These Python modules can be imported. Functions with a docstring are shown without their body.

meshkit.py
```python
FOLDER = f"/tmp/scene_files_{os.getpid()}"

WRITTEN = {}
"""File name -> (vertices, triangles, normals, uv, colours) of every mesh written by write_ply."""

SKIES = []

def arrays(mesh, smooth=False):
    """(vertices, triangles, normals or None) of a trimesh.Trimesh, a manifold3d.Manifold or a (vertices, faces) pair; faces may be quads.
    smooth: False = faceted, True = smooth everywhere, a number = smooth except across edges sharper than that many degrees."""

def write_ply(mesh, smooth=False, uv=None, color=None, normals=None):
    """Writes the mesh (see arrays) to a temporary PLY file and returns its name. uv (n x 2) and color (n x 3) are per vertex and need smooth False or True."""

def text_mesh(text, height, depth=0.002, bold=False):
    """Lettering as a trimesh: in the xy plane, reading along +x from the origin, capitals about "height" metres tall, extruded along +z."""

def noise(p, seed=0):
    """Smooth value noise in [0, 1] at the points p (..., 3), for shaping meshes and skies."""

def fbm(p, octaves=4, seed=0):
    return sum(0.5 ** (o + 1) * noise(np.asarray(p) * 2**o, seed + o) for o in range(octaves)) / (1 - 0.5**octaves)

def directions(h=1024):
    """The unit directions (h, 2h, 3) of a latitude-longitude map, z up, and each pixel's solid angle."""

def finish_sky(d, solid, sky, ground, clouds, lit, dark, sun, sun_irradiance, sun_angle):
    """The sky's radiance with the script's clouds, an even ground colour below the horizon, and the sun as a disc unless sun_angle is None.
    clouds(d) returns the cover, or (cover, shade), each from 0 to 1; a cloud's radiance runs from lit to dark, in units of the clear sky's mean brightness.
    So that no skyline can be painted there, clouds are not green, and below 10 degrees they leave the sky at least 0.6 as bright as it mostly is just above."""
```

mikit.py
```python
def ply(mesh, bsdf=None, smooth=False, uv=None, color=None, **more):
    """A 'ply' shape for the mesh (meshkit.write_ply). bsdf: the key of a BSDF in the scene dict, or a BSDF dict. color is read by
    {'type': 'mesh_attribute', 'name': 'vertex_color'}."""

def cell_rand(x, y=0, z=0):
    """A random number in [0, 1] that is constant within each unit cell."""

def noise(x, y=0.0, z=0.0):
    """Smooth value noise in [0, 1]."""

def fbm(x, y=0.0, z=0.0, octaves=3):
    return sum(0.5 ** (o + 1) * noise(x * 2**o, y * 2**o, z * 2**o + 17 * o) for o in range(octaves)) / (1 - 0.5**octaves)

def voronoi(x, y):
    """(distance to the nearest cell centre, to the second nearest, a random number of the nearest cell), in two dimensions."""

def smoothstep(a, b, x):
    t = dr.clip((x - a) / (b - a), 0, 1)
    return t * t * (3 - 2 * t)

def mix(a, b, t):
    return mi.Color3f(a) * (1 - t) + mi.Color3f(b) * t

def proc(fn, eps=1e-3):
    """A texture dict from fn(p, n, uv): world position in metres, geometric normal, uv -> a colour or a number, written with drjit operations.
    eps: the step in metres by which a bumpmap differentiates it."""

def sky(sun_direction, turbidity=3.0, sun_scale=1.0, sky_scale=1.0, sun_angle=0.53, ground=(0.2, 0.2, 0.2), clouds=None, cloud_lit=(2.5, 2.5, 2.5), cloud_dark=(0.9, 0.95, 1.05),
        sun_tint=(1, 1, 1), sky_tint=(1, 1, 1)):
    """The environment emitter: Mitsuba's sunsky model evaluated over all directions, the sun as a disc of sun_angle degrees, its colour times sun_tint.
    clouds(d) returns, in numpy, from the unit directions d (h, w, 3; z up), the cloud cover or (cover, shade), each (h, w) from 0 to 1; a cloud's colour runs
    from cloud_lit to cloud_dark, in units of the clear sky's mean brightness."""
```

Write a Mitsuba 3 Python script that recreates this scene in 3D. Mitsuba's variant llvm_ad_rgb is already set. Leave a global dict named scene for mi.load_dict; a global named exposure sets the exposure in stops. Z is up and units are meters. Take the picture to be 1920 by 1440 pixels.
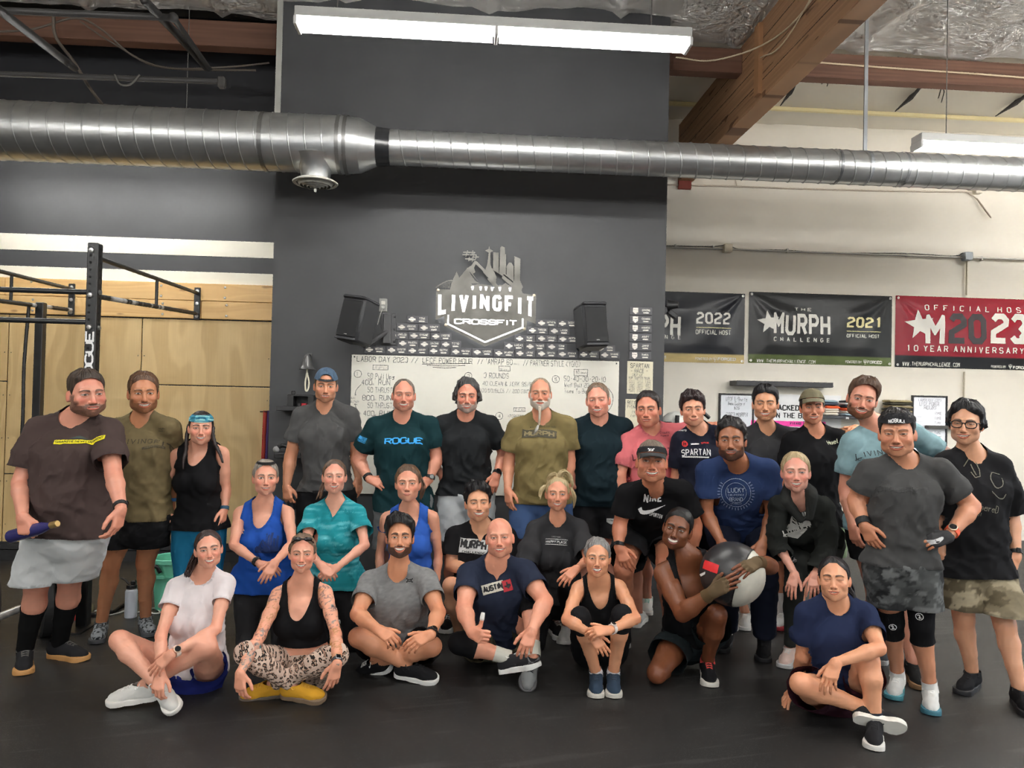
import math, random, time
import numpy as np, trimesh, mitsuba as mi, drjit as dr
import mikit, meshkit
from meshkit import fbm, noise
from shapely.geometry import Polygon, LineString, Point, box as sbox
from shapely.ops import unary_union
from shapely import affinity
T = mi.ScalarTransform4f
rng = np.random.default_rng(7)
random.seed(7)

# ------------------------------------------------------------------ camera, sky, lamps, exposure
H, F, YAW, PITCH, ROLL = 1.70, 1400.0, 0.0657, 0.01767, -0.0224
exposure = 2.62
LAMP, SKY = 13.5, 2.2
_f = np.array([math.sin(YAW)*math.cos(PITCH), math.cos(YAW)*math.cos(PITCH), math.sin(PITCH)])
_r = np.array([math.cos(YAW), -math.sin(YAW), 0.0])
_d = np.cross(_f, _r)
CR = math.cos(ROLL)*_r + math.sin(ROLL)*_d
CD = -math.sin(ROLL)*_r + math.cos(ROLL)*_d
CF = _f
EYE = np.array([0, 0, H])
scene, labels = {}, {}
scene['camera'] = {'type': 'perspective', 'fov': math.degrees(2*math.atan(960/F)), 'fov_axis': 'x', 'near_clip': 0.05, 'far_clip': 200.0,
                   'to_world': T().look_at(origin=EYE.tolist(), target=(EYE+CF).tolist(), up=(-CD).tolist())}
scene['sky'] = mikit.sky([0.3, -0.5, 0.75], turbidity=4.0, sun_scale=0.0, sky_scale=SKY, sky_tint=(1.25, 1.05, 0.85))

def ray(u, v):
    return CF + (u-960)/F*CR + (v-720)/F*CD
def at(u, v, depth):
    """The point seen at pixel (u, v) at this distance along the viewing axis."""
    return EYE + depth*ray(u, v)
def onY(u, v, Y):
    d = ray(u, v); return EYE + d*(Y/d[1])
def onZ(u, v, z=0.0):
    d = ray(u, v); return EYE + d*((z-H)/d[2])
def lin(c):
    c = np.asarray(c, float)/255.0
    return np.where(c <= 0.04045, c/12.92, ((c+0.055)/1.055)**2.4)
def sstep(a, b, x):
    t = np.clip((x-a)/(b-a), 0, 1); return t*t*(3-2*t)
def unit(v):
    v = np.asarray(v, float); return v/np.linalg.norm(v)
# ------------------------------------------------------------------ implicit surfaces
def net(Fv, o, h):
    """Surface nets of the grid Fv (negative inside)."""
    s = Fv < 0
    S = s.astype(np.int8)
    c = S[:-1,:-1,:-1]+S[1:,:-1,:-1]+S[:-1,1:,:-1]+S[1:,1:,:-1]+S[:-1,:-1,1:]+S[1:,:-1,1:]+S[:-1,1:,1:]+S[1:,1:,1:]
    cells = np.argwhere((c > 0) & (c < 8))
    idx = np.full(c.shape, -1, np.int64); idx[tuple(cells.T)] = np.arange(len(cells))
    corner = [(0,0,0),(1,0,0),(0,1,0),(1,1,0),(0,0,1),(1,0,1),(0,1,1),(1,1,1)]
    val = [Fv[cells[:,0]+a, cells[:,1]+b, cells[:,2]+d] for a,b,d in corner]
    acc, cnt = np.zeros((len(cells),3)), np.zeros(len(cells))
    for i in range(8):
        for ax, bit in ((0,1),(1,2),(2,4)):
            if i & bit: continue
            j = i | bit
            m = (val[i] < 0) != (val[j] < 0)
            t = val[i]/np.where(m, val[i]-val[j], 1)
            p = np.array(corner[i], float)+np.zeros((len(cells),3)); p[:,ax] += t
            acc += p*m[:,None]; cnt += m
    V = (cells+acc/np.maximum(cnt,1)[:,None])*h+o
    quads = []
    for ax in range(3):
        a, b = [k for k in range(3) if k != ax]
        sl0 = [slice(None)]*3; sl1 = [slice(None)]*3
        sl0[ax] = slice(0,-1); sl1[ax] = slice(1,None)
        ch = s[tuple(sl0)] != s[tuple(sl1)]
        e = np.argwhere(ch)
        e = e[(e[:,a]>0)&(e[:,b]>0)&(e[:,a]<c.shape[a])&(e[:,b]<c.shape[b])]
        if not len(e): continue
        def cell(da, db):
            q = e.copy(); q[:,a] -= da; q[:,b] -= db
            return idx[q[:,0],q[:,1],q[:,2]]
        q = np.stack([cell(1,1),cell(0,1),cell(0,0),cell(1,0)],1)
        inside = s[e[:,0],e[:,1],e[:,2]]
        if ax == 1: inside = ~inside
        q[~inside] = q[~inside][:,::-1]
        quads.append(q)
    q = np.vstack(quads)
    return V, np.vstack([q[:,[0,1,2]],q[:,[0,2,3]]])

class Cone:
    """Tapered capsule from a to b."""
    def __init__(s, a, b, ra, rb, k=0.02): s.a, s.b, s.ra, s.rb, s.k = np.asarray(a,float), np.asarray(b,float), ra, rb, k
    def box(s, m): 
        r = max(s.ra, s.rb)+m
        return np.minimum(s.a,s.b)-r, np.maximum(s.a,s.b)+r
    def d(s, P, inf=0.0):
        ab = s.b-s.a; L = max(ab@ab, 1e-9)
        q = P-s.a
        t = np.clip((q@ab)/L, 0, 1)
        q = q-t[...,None]*ab
        return np.sqrt(np.einsum('...i,...i',q,q))-(s.ra+(s.rb-s.ra)*t)-inf
class Ell:
    """Ellipsoid with axes (rows of R) and radii."""
    def __init__(s, c, R, r, k=0.02): s.c, s.R, s.r, s.k = np.asarray(c,float), np.asarray(R,float), np.asarray(r,float), k
    def box(s, m):
        e = np.sqrt(((s.R*s.r[:,None])**2).sum(0))+m
        return s.c-e, s.c+e
    def d(s, P, inf=0.0):
        r = s.r+inf
        q = (P-s.c)@s.R.T
        k0 = np.sqrt(((q/r)**2).sum(-1)); k1 = np.sqrt(((q/r**2)**2).sum(-1))
        return k0*(k0-1)/np.maximum(k1,1e-6)
class Slab:
    """One stretch of a trunk: elliptic tapered capsule, wide along 'lat'."""
    def __init__(s, a, b, lat, wa, wb, ta, tb, k=0.03):
        s.a, s.b, s.k = np.asarray(a,float), np.asarray(b,float), k
        z = unit(s.b-s.a); x = unit(lat-(lat@z)*z); y = np.cross(z, x)
        s.R, s.L, s.w, s.t = np.array([x,y,z]), np.linalg.norm(s.b-s.a), (wa,wb), (ta,tb)
    def box(s, m):
        r = max(*s.w, *s.t)+m
        return np.minimum(s.a,s.b)-r, np.maximum(s.a,s.b)+r
    def d(s, P, inf=0.0):
        q = (P-s.a)@s.R.T
        t = np.clip(q[...,2]/s.L, 0, 1)
        w = s.w[0]+(s.w[1]-s.w[0])*t+inf; th = s.t[0]+(s.t[1]-s.t[0])*t+inf
        dz = q[...,2]-t*s.L
        k0 = np.sqrt((q[...,0]/w)**2+(q[...,1]/th)**2+(dz/th)**2)
        k1 = np.sqrt((q[...,0]/w**2)**2+(q[...,1]/th**2)**2+(dz/th**2)**2)
        return k0*(k0-1)/np.maximum(k1,1e-6)

def field(P, prims, inf=0.0):
    out = np.full(P.shape[:-1], 1.0)
    for p in prims:
        v = p.d(P, inf); k = p.k
        hh = np.maximum(k-np.abs(out-v),0)/k
        out = np.minimum(out,v)-hh*hh*k/4
    return out

def iso(prims, h, inf=0.0, cuts=()):
    """Mesh of the smooth union of prims, inflated; cuts are (primitive) smoothly subtracted."""
    lo = np.min([p.box(inf+3*h)[0] for p in prims],0); hi = np.max([p.box(inf+3*h)[1] for p in prims],0)
    n = np.ceil((hi-lo)/h).astype(int)+1
    ax = [lo[i]+h*np.arange(n[i]) for i in range(3)]
    G = np.full(n, 0.2, np.float32)
    for p in prims:
        b0, b1 = p.box(inf+p.k+2.5*h)
        sl = tuple(slice(max(int((b0[i]-lo[i])/h),0), min(int((b1[i]-lo[i])/h)+2, n[i])) for i in range(3))
        P = np.stack(np.meshgrid(*[ax[i][sl[i]] for i in range(3)], indexing='ij'), -1)
        v = p.d(P, inf); g = G[sl]; k = p.k
        hh = np.maximum(k-np.abs(g-v),0)/k
        G[sl] = np.minimum(g,v)-hh*hh*k/4
    for p, k in cuts:
        b0, b1 = p.box(k+3*h)
        sl = tuple(slice(max(int((b0[i]-lo[i])/h),0), max(min(int((b1[i]-lo[i])/h)+2, n[i]),0)) for i in range(3))
        if any(q.stop-q.start < 1 for q in sl): continue
        P = np.stack(np.meshgrid(*[ax[i][sl[i]] for i in range(3)], indexing='ij'), -1)
        v = -p.d(P); g = G[sl]
        hh = np.maximum(k-np.abs(g-v),0)/k
        G[sl] = np.maximum(g,v)+hh*hh*k/4
    return net(G, lo, h)

def clip(V, Tr, f, extra=()):
    """The part of a triangle mesh where f >= 0, cut cleanly along f = 0; arrays in extra follow the vertices."""
    ins = f >= 0
    n = ins[Tr].sum(1)
    keep = Tr[n == 3]
    part = Tr[(n > 0) & (n < 3)]
    newV, newX, base = [V], [[e] for e in extra], len(V)
    edges = {}
    if len(part):
        def cross(i, j):
            t = (f[i]/(f[i]-f[j]))[:,None]
            return V[i]+t*(V[j]-V[i]), [e[i]+(t if e.ndim > 1 else t[:,0])*(e[j]-e[i]) for e in extra]
        m = ins[part].sum(1)
        out = []
        for cnt in (1, 2):
            P = part[m == cnt]
            if not len(P): continue
            odd = np.argmax(ins[P], 1) if cnt == 1 else np.argmin(ins[P], 1)
            a = P[np.arange(len(P)), odd]; b = P[np.arange(len(P)), (odd+1)%3]; c = P[np.arange(len(P)), (odd+2)%3]
            x, ex = cross(a, b); y, ey = cross(a, c)
            ix = base+np.arange(len(P)); iy = ix+len(P); base += 2*len(P)
            newV += [x, y]
            for k in range(len(extra)): newX[k] += [ex[k], ey[k]]
            if cnt == 1: out.append(np.stack([a, ix, iy], 1))
            else: out += [np.stack([ix, b, c], 1), np.stack([ix, c, iy], 1)]
        keep = np.vstack([keep]+out)
    V2 = np.vstack(newV); X2 = [np.concatenate(x) for x in newX]
    # weld cut vertices and drop unused ones
    used = np.zeros(len(V2), bool); used[keep] = True
    key = np.round(V2/1e-5).astype(np.int64)
    _, first, inv = np.unique(key, axis=0, return_index=True, return_inverse=True)
    inv = inv.ravel()
    keep = first[inv[keep]]
    keep = keep[(keep[:,0]!=keep[:,1])&(keep[:,1]!=keep[:,2])&(keep[:,0]!=keep[:,2])]
    u, k2 = np.unique(keep, return_inverse=True)
    return V2[u], k2.reshape(-1,3), [x[u] for x in X2]

def normals(V, Tr):
    n = np.zeros_like(V)
    fn = np.cross(V[Tr[:,1]]-V[Tr[:,0]], V[Tr[:,2]]-V[Tr[:,0]])
    for k in range(3): np.add.at(n, Tr[:,k], fn)
    return n/np.maximum(np.linalg.norm(n,axis=1,keepdims=True),1e-12)

# ------------------------------------------------------------------ entries of the scene
def mat(key, d):
    if key not in scene: scene[key] = {'type': 'twosided', 'bsdf': d} if d['type'] not in ('dielectric','thindielectric') else d
    return key
def solid(rgb, rough=0.6, metal=0.0, spec=0.5):
    key = 'mat_%02x%02x%02x_%d_%d' % (*[int(c) for c in rgb], int(rough*100), int(metal*100))
    return mat(key, {'type': 'principled', 'base_color': {'type': 'rgb', 'value': lin(rgb).tolist()}, 'roughness': rough, 'metallic': metal, 'specular': spec})
VC = {'type': 'mesh_attribute', 'name': 'vertex_color'}
mat('mat_skin', {'type': 'principled', 'base_color': VC, 'roughness': 0.42, 'specular': 0.45})
mat('mat_cloth', {'type': 'principled', 'base_color': VC, 'roughness': 0.85, 'specular': 0.12, 'sheen': 0.06})
mat('mat_hair', {'type': 'principled', 'base_color': VC, 'roughness': 0.45, 'specular': 0.4})
mat('mat_print', {'type': 'principled', 'base_color': VC, 'roughness': 0.7, 'specular': 0.3})
def numbered(key):
    if not any(k == key or k.startswith(key+'__') for k in scene): return key
    i = 1
    while any(k == '%s_%03d' % (key, i) or k.startswith('%s_%03d__' % (key, i)) for k in scene): i += 1
    return '%s_%03d' % (key, i)
def put(name, mesh, bsdf, parent=None, smooth=False, color=None, label=None, cat=None, group=None, kind=None, **more):
    key = numbered(parent+'__'+name if parent else name)
    scene[key] = mikit.ply(mesh, bsdf, smooth=smooth, color=color, **more)
    say(key, label, cat, group, kind)
    return key
def say(key, label=None, cat=None, group=None, kind=None):
    e = {k: v for k, v in (('label',label),('category',cat),('group',group),('kind',kind)) if v}
    if e: labels.setdefault(key, {}).update(e)
def boxm(c, s, R=None, bevel=0.0):
    """Box about c with full sizes s; rows of R are its axes."""
    if bevel:
        import manifold3d as m3
        hx = np.maximum(np.asarray(s)/2-bevel, 1e-4)
        pts = np.array([[x,y,z] for x in (-1,1) for y in (-1,1) for z in (-1,1)])*hx
        V = np.vstack([pts+bevel*np.array(d) for d in ((1,0,0),(-1,0,0),(0,1,0),(0,-1,0),(0,0,1),(0,0,-1))])
        m = trimesh.convex.convex_hull(V)
    else:
        m = trimesh.creation.box(s)
    V = np.array(m.vertices)
    if R is not None: V = V@np.asarray(R)
    return trimesh.Trimesh(V+np.asarray(c), m.faces, process=False)
def box2(lo, hi, bevel=0.0):
    lo, hi = np.minimum(lo,hi), np.maximum(lo,hi); return boxm((lo+hi)/2, hi-lo, None, bevel)
def tube(pts, r, n=10, cap=True):
    pts = np.asarray(pts, float); r = np.broadcast_to(r, len(pts))
    tg = np.gradient(pts, axis=0); tg /= np.linalg.norm(tg,axis=1,keepdims=True)
    up = np.array([0,0,1.0]) if abs(tg[0,2]) < 0.9 else np.array([1.0,0,0])
    x = unit(np.cross(up, tg[0])); V = []
    for p, t, rr in zip(pts, tg, r):
        x = unit(x-(x@t)*t); y = np.cross(t, x)
        a = np.arange(n)*2*np.pi/n
        V.append(p+rr*(np.cos(a)[:,None]*x+np.sin(a)[:,None]*y))
    V = np.vstack(V); i = np.arange(n); j = (i+1)%n; Fs = []
    for k in range(len(pts)-1):
        Fs += [np.stack([k*n+i,k*n+j,(k+1)*n+j],1), np.stack([k*n+i,(k+1)*n+j,(k+1)*n+i],1)]
    if cap:
        V = np.vstack([V,pts[0],pts[-1]]); c0, c1 = len(V)-2, len(V)-1
        Fs += [np.stack([j,i,np.full(n,c0)],1), np.stack([(len(pts)-1)*n+i,(len(pts)-1)*n+j,np.full(n,c1)],1)]
    return trimesh.Trimesh(V, np.vstack(Fs), process=False)
def cat_(*ms): return trimesh.util.concatenate([m if isinstance(m, trimesh.Trimesh) else trimesh.Trimesh(*m, process=False) for m in ms])
def curve(pts, n=24):
    """Smooth polyline through points (Catmull-Rom)."""
    p = np.asarray(pts, float)
    if len(p) < 3: return np.linspace(p[0], p[-1], n)
    q = np.vstack([2*p[0]-p[1], p, 2*p[-1]-p[-2]]); out = []
    for t in np.linspace(0, len(p)-1-1e-9, n):
        i = int(t); u = t-i; a,b,c,d = q[i:i+4]
        out.append(0.5*(2*b+(c-a)*u+(2*a-5*b+4*c-d)*u*u+(3*b-a-3*c+d)*u**3))
    return np.array(out)
def extrude(shape, depth):
    gs = [g for g in getattr(shape, 'geoms', [shape]) if g.geom_type == 'Polygon' and g.area > 1e-9]
    return trimesh.util.concatenate([trimesh.creation.extrude_polygon(g, depth, engine='earcut') for g in gs])
def place(mesh, o, x, y, z=None):
    """Put a mesh built in local (x, y, z) at o with these axes."""
    x, y = unit(x), unit(y); z = np.cross(x, y) if z is None else z
    return trimesh.Trimesh(np.array(mesh.vertices)@np.array([x,y,z])+np.asarray(o), mesh.faces, process=False)
def lathe(profile, n=32):
    """(r, z) profile turned about z."""
    pr = np.asarray(profile, float); a = np.arange(n)*2*np.pi/n
    V = np.vstack([np.stack([r*np.cos(a), r*np.sin(a), np.full(n,z)],1) for r,z in pr]); i = np.arange(n); j = (i+1)%n
    Fs = np.vstack([np.vstack([np.stack([k*n+i,k*n+j,(k+1)*n+j],1), np.stack([k*n+i,(k+1)*n+j,(k+1)*n+i],1)]) for k in range(len(pr)-1)])
    return trimesh.Trimesh(V, Fs, process=False)
def rot(axis, deg):
    return trimesh.transformations.rotation_matrix(math.radians(deg), axis)[:3,:3]
# ------------------------------------------------------------------ stroke lettering
GLYPH = {'A':'002640 1232','B':'000646554433 033340 41 0','C':'4536160501102031','D':'00062645411000','E':'46060040 0333','F':'460600 0333','G':'45361605011030414333','H':'0006 4046 0343',
'I':'2026','J':'3631201001','K':'0006 4603 1440','L':'060040','M':'0006234640','N':'00064046','O':'1030414536160501 10','P':'000636454433 0333','Q':'1030414536160501 10','R':'000636454433 0333 2340','S':'4536160504133341301001',
'T':'0646 2026','U':'060110304146','V':'062046','W':'0610243046','X':'0046 0640','Y':'0623 4623 2320','Z':'06460040','0':'1030414536160501 10','1':'152620','2':'0516364544020040','3':'0516364544332333424130100 1','4':'30360242',
'5':'4606043344413010','6':'361605011030414232230 1','7':'064610','8':'1333444536160504132201103041 42 33','9':'4434130516364541301001','-':'1333','/':'0046','(':'36140230','|':'2026',')':'16343210','&':'4001153635 0210 2042','$':'4435151423324130100 1 2126',
'!':'2622 2120','.':'2021',"'":'2624','#':'1016 3036 0242 0444','*':'2125 0333','"':'1614 3634',':':'2423 2120'}
GLYPH.update({'B':'00063645443343413000 0333','S':'453616050413334241301001','3':'051636454433423130100 1'.replace(' ',''),'5':'46060433424130100 1'.replace(' ',''),'6':'45361605011030414233130 2'.replace(' ',''),
'8':'1304051636454433130201103041423313'.replace(' ',''),'9':'4313040516364541301001','C':'45361605011030 41'.replace(' ',''),'O':'103041453616050110','0':'103041453616050110','Q':'103041453616050110 2240','D':'000626454120 00'.replace(' ',''),'P':'00063645443303','R':'00063645443303 2340','&':'40041526350210203142','$':'4435150413334231110 2 2026'.replace(' 2 ','02 '),
'a':'33130211204143 4340','l':'2620','u':'0401103043 4340','p':'0003 0333424131 01'.replace(' 01','01'),'s':'43130232313000','o':'1030414233130201 10'.replace(' ',''),'e':'02424333130201103041','m':'0003 03132220 22334340'.replace('4340','4340'),'i':'2023','n':'0003 03133342 4240','t':'2520 1434','h':'0006 03334240','r':'0003 021333','w':'0310223043','x':'0043 0340'})
def strokes(ch):
    s = GLYPH.get(ch) or GLYPH.get(ch.upper(), '')
    for st in s.split():
        if len(st) >= 4: yield [(int(st[i]), int(st[i+1])) for i in range(0, len(st)-1, 2)]
def lettering(text, h, w=None, thick=.1, gap=.35, jit=0.0, tech=False, width=None, seed=1):
    """Stroke text as a flat shapely shape, capitals h tall, from the origin; w: letter width over height; width: fit to this length."""
    w = w or .62; rr = np.random.default_rng(seed+len(text)); X = 0; out = []
    for ch in text:
        if ch == ' ': X += h*w*.8; continue
        narrow = .35 if ch in ("I1l|!.':i" if not tech else 'I') else 1.0
        for st in strokes(ch):
            p = np.array(st, float)*[h*w/4, h/6]
            if narrow < 1: p[:,0] = (p[:,0]-h*w/2)*.7+h*w/2*narrow
            p += rr.normal(0, jit*h, p.shape); p[:,0] += X+.06*jit*10*p[:,1]
            if len(p) < 2: continue
            out.append(LineString(p).buffer(thick*h/2, cap_style=2 if tech else 1, join_style=2 if tech else 1, quad_segs=2, mitre_limit=1.5))
        X += h*w*narrow+h*gap
    g = unary_union(out)
    if tech: g = affinity.translate(affinity.scale(g, 1, 1/(1+thick), origin=(0,0)), 0, h*thick/2/(1+thick))
    if width:
        b = g.bounds; g = affinity.scale(affinity.translate(g,-b[0],0), width/(b[2]-b[0]), 1, origin=(0,0))
    return g
_tm = {}
def inter(text, h, bold=True, width=None):
    """Inter lettering as a flat shapely shape."""
    if (text,bold) not in _tm:
        m = meshkit.text_mesh(text, 1.0, 0.1, bold)
        top = m.faces[(m.face_normals[:,2] > .9)]
        _tm[text,bold] = unary_union([Polygon(np.array(m.vertices)[t][:,:2]) for t in top]).buffer(.004).buffer(-.004)
    g = affinity.scale(_tm[text,bold], h, h, origin=(0,0))
    if width:
        b = g.bounds; g = affinity.scale(affinity.translate(g,-b[0],0), width/(b[2]-b[0]), 1, origin=(0,0))
    return g
def centred(g, cx=0, cy=0):
    b = g.bounds; return affinity.translate(g, cx-(b[0]+b[2])/2, cy-(b[1]+b[3])/2)
def left(g, x, y):
    b = g.bounds; return affinity.translate(g, x-b[0], y-b[1])
STAR = lambda r: Polygon([(r*(1 if i%2==0 else .42)*math.sin(i*math.pi/5), r*(1 if i%2==0 else .42)*math.cos(i*math.pi/5)) for i in range(10)])
# ------------------------------------------------------------------ the room
PY, LY, RY, CZ = 6.68, 7.65, 9.2, 5.25                 # pillar face, left wall, right wall, ceiling
PX0, PX1 = -1.69, 1.82
proc = mikit.proc
def pri(key, fn, rough, **k): return mat(key, {'type': 'principled', 'base_color': proc(fn), 'roughness': rough, **k})
def _rubber(q, n, uv):
    fl = mikit.noise(q.x*420, q.y*420, q.z*420)
    b = mikit.fbm(q.x*1.3, q.y*1.3, 0.0)
    sc = mikit.noise(q.x*2.2+q.y*5, q.y*40-q.x*9, 3.0)
    v = .014+.008*(b-.5)+.020*mikit.smoothstep(.74,.86,fl)+.010*mikit.smoothstep(.80,.95,sc)
    return mi.Color3f(v, v*.98, v*.96)
pri('mat_rubber', _rubber, .52, specular=.36)
def _ply(q, n, uv):
    w = mikit.fbm(q.x*2.2, q.z*.55, 4.0)
    g = mikit.noise(w*26+q.x*1.5, q.z*.4, 1.0); f = mikit.noise(q.x*160, q.z*5, 2.0)
    return mikit.mix((.54,.37,.165), (.64,.465,.23), mikit.smoothstep(.2,.8,g)*.7+f*.3)
pri('mat_plywood', _ply, .5)
def _pine(q, n, uv):
    g = mikit.noise(q.x*1.2, q.z*55+mikit.noise(q.x*2, q.z*8, 0.)*5, q.y*3); k = mikit.noise(q.x*5, q.z*16, 7.)
    return mikit.mix(mikit.mix((.58,.345,.13), (.70,.47,.21), g), (.36,.19,.07), mikit.smoothstep(.90,.97,k))
pri('mat_pine', _pine, .5)
def _beam(q, n, uv):
    lam = dr.abs(mikit.noise(q.y*.4, q.z*26, 1.)-.5)*2; g = mikit.noise(q.x*9+q.y*1.5, q.z*70, q.y*.6)
    k = mikit.noise(q.y*6, q.z*22, 7.)
    return mikit.mix(mikit.mix((.22,.115,.06), (.37,.21,.11), g*.6+lam*.4), (.13,.06,.03), mikit.smoothstep(.88,.95,k))
pri('mat_glulam', _beam, .6)
pri('mat_purlin', lambda q, n, uv: mikit.mix((.09,.040,.025), (.155,.075,.047), mikit.noise(q.x*1.5, q.z*60, q.y*9)), .7)
pri('mat_dark_wall', lambda q, n, uv: mikit.mix((.037,.0385,.042), (.044,.0455,.0485), mikit.fbm(q.x*3, q.z*3, q.y*3)), .55, specular=.5)
pri('mat_beige_wall', lambda q, n, uv: mikit.mix((.73,.69,.60), (.77,.73,.645), mikit.fbm(q.x*1.5, q.z*1.5, 1.)), .6, specular=.3)
def _crumple(q, n, uv):
    a = dr.abs(mikit.fbm(q.x*9, q.y*14, 1.0)-.5); b = dr.abs(mikit.noise(q.x*38+q.y*9, q.y*46, 4.0)-.5)
    return a*.9+b*.25
scene['mat_foil'] = {'type': 'twosided', 'bsdf': {'type': 'bumpmap', 'arbitrary': proc(_crumple, .006), 'scale': .14, 'bsdf': {'type': 'principled', 'base_color': {'type':'rgb','value':[.80,.775,.73]}, 'metallic': .6, 'roughness': .25}}}
mat('mat_galv', {'type': 'principled', 'base_color': proc(lambda q, n, uv: mikit.mix((.46,.47,.47), (.60,.61,.60), mikit.fbm(q.x*14, q.y*14, q.z*14))), 'metallic': .92, 'roughness': .34})
def S(name, mesh, m, parent=None, **k): return put(name, mesh, m, parent, kind=None if parent else 'structure', **k)

S('floor', boxm((0,.8,-.05),(19,17,.1)), 'mat_rubber')
S('wall_center', box2((PX0,PY,0),(PX1,RY,CZ+.2)), 'mat_dark_wall')
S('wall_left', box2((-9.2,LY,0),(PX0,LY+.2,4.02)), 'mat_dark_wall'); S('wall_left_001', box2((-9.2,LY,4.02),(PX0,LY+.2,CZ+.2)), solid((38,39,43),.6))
S('wall_right', box2((PX1,RY,0),(9.2,RY+.2,CZ+.2)), 'mat_beige_wall')
S('wall_west', box2((-9.4,-7.2,0),(-9.2,LY+.2,CZ+.2)), solid((176,170,158),.7))
for k, (a, b, z) in enumerate(((-7.2,.2,0),(6.4,RY+.2,0),(.2,6.4,3.7))): S('wall_east' if not k else 'wall_east_%03d' % k, box2((9.2,a,z),(9.4,b,CZ+.2)), solid((196,190,176),.7))
# the street side behind the camera: two open roll-up doorways
for k, (a, b) in enumerate(((-9.4,-6.0),(-1.6,1.4),(6.0,9.4))): S('wall_street' if not k else 'wall_street_%03d' % k, box2((a,-7.2,0),(b,-7.0,CZ+.2)), solid((196,190,176),.7))
S('trim_1', box2((-6.0,-7.2,3.7),(-1.6,-7.0,CZ+.2)), solid((196,190,176),.7)); S('trim_2', box2((1.4,-7.2,3.7),(6.0,-7.0,CZ+.2)), solid((196,190,176),.7))
S('ground', boxm((14,-7,-.12),(90,60,.1)), solid((150,146,140),.9))
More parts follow.
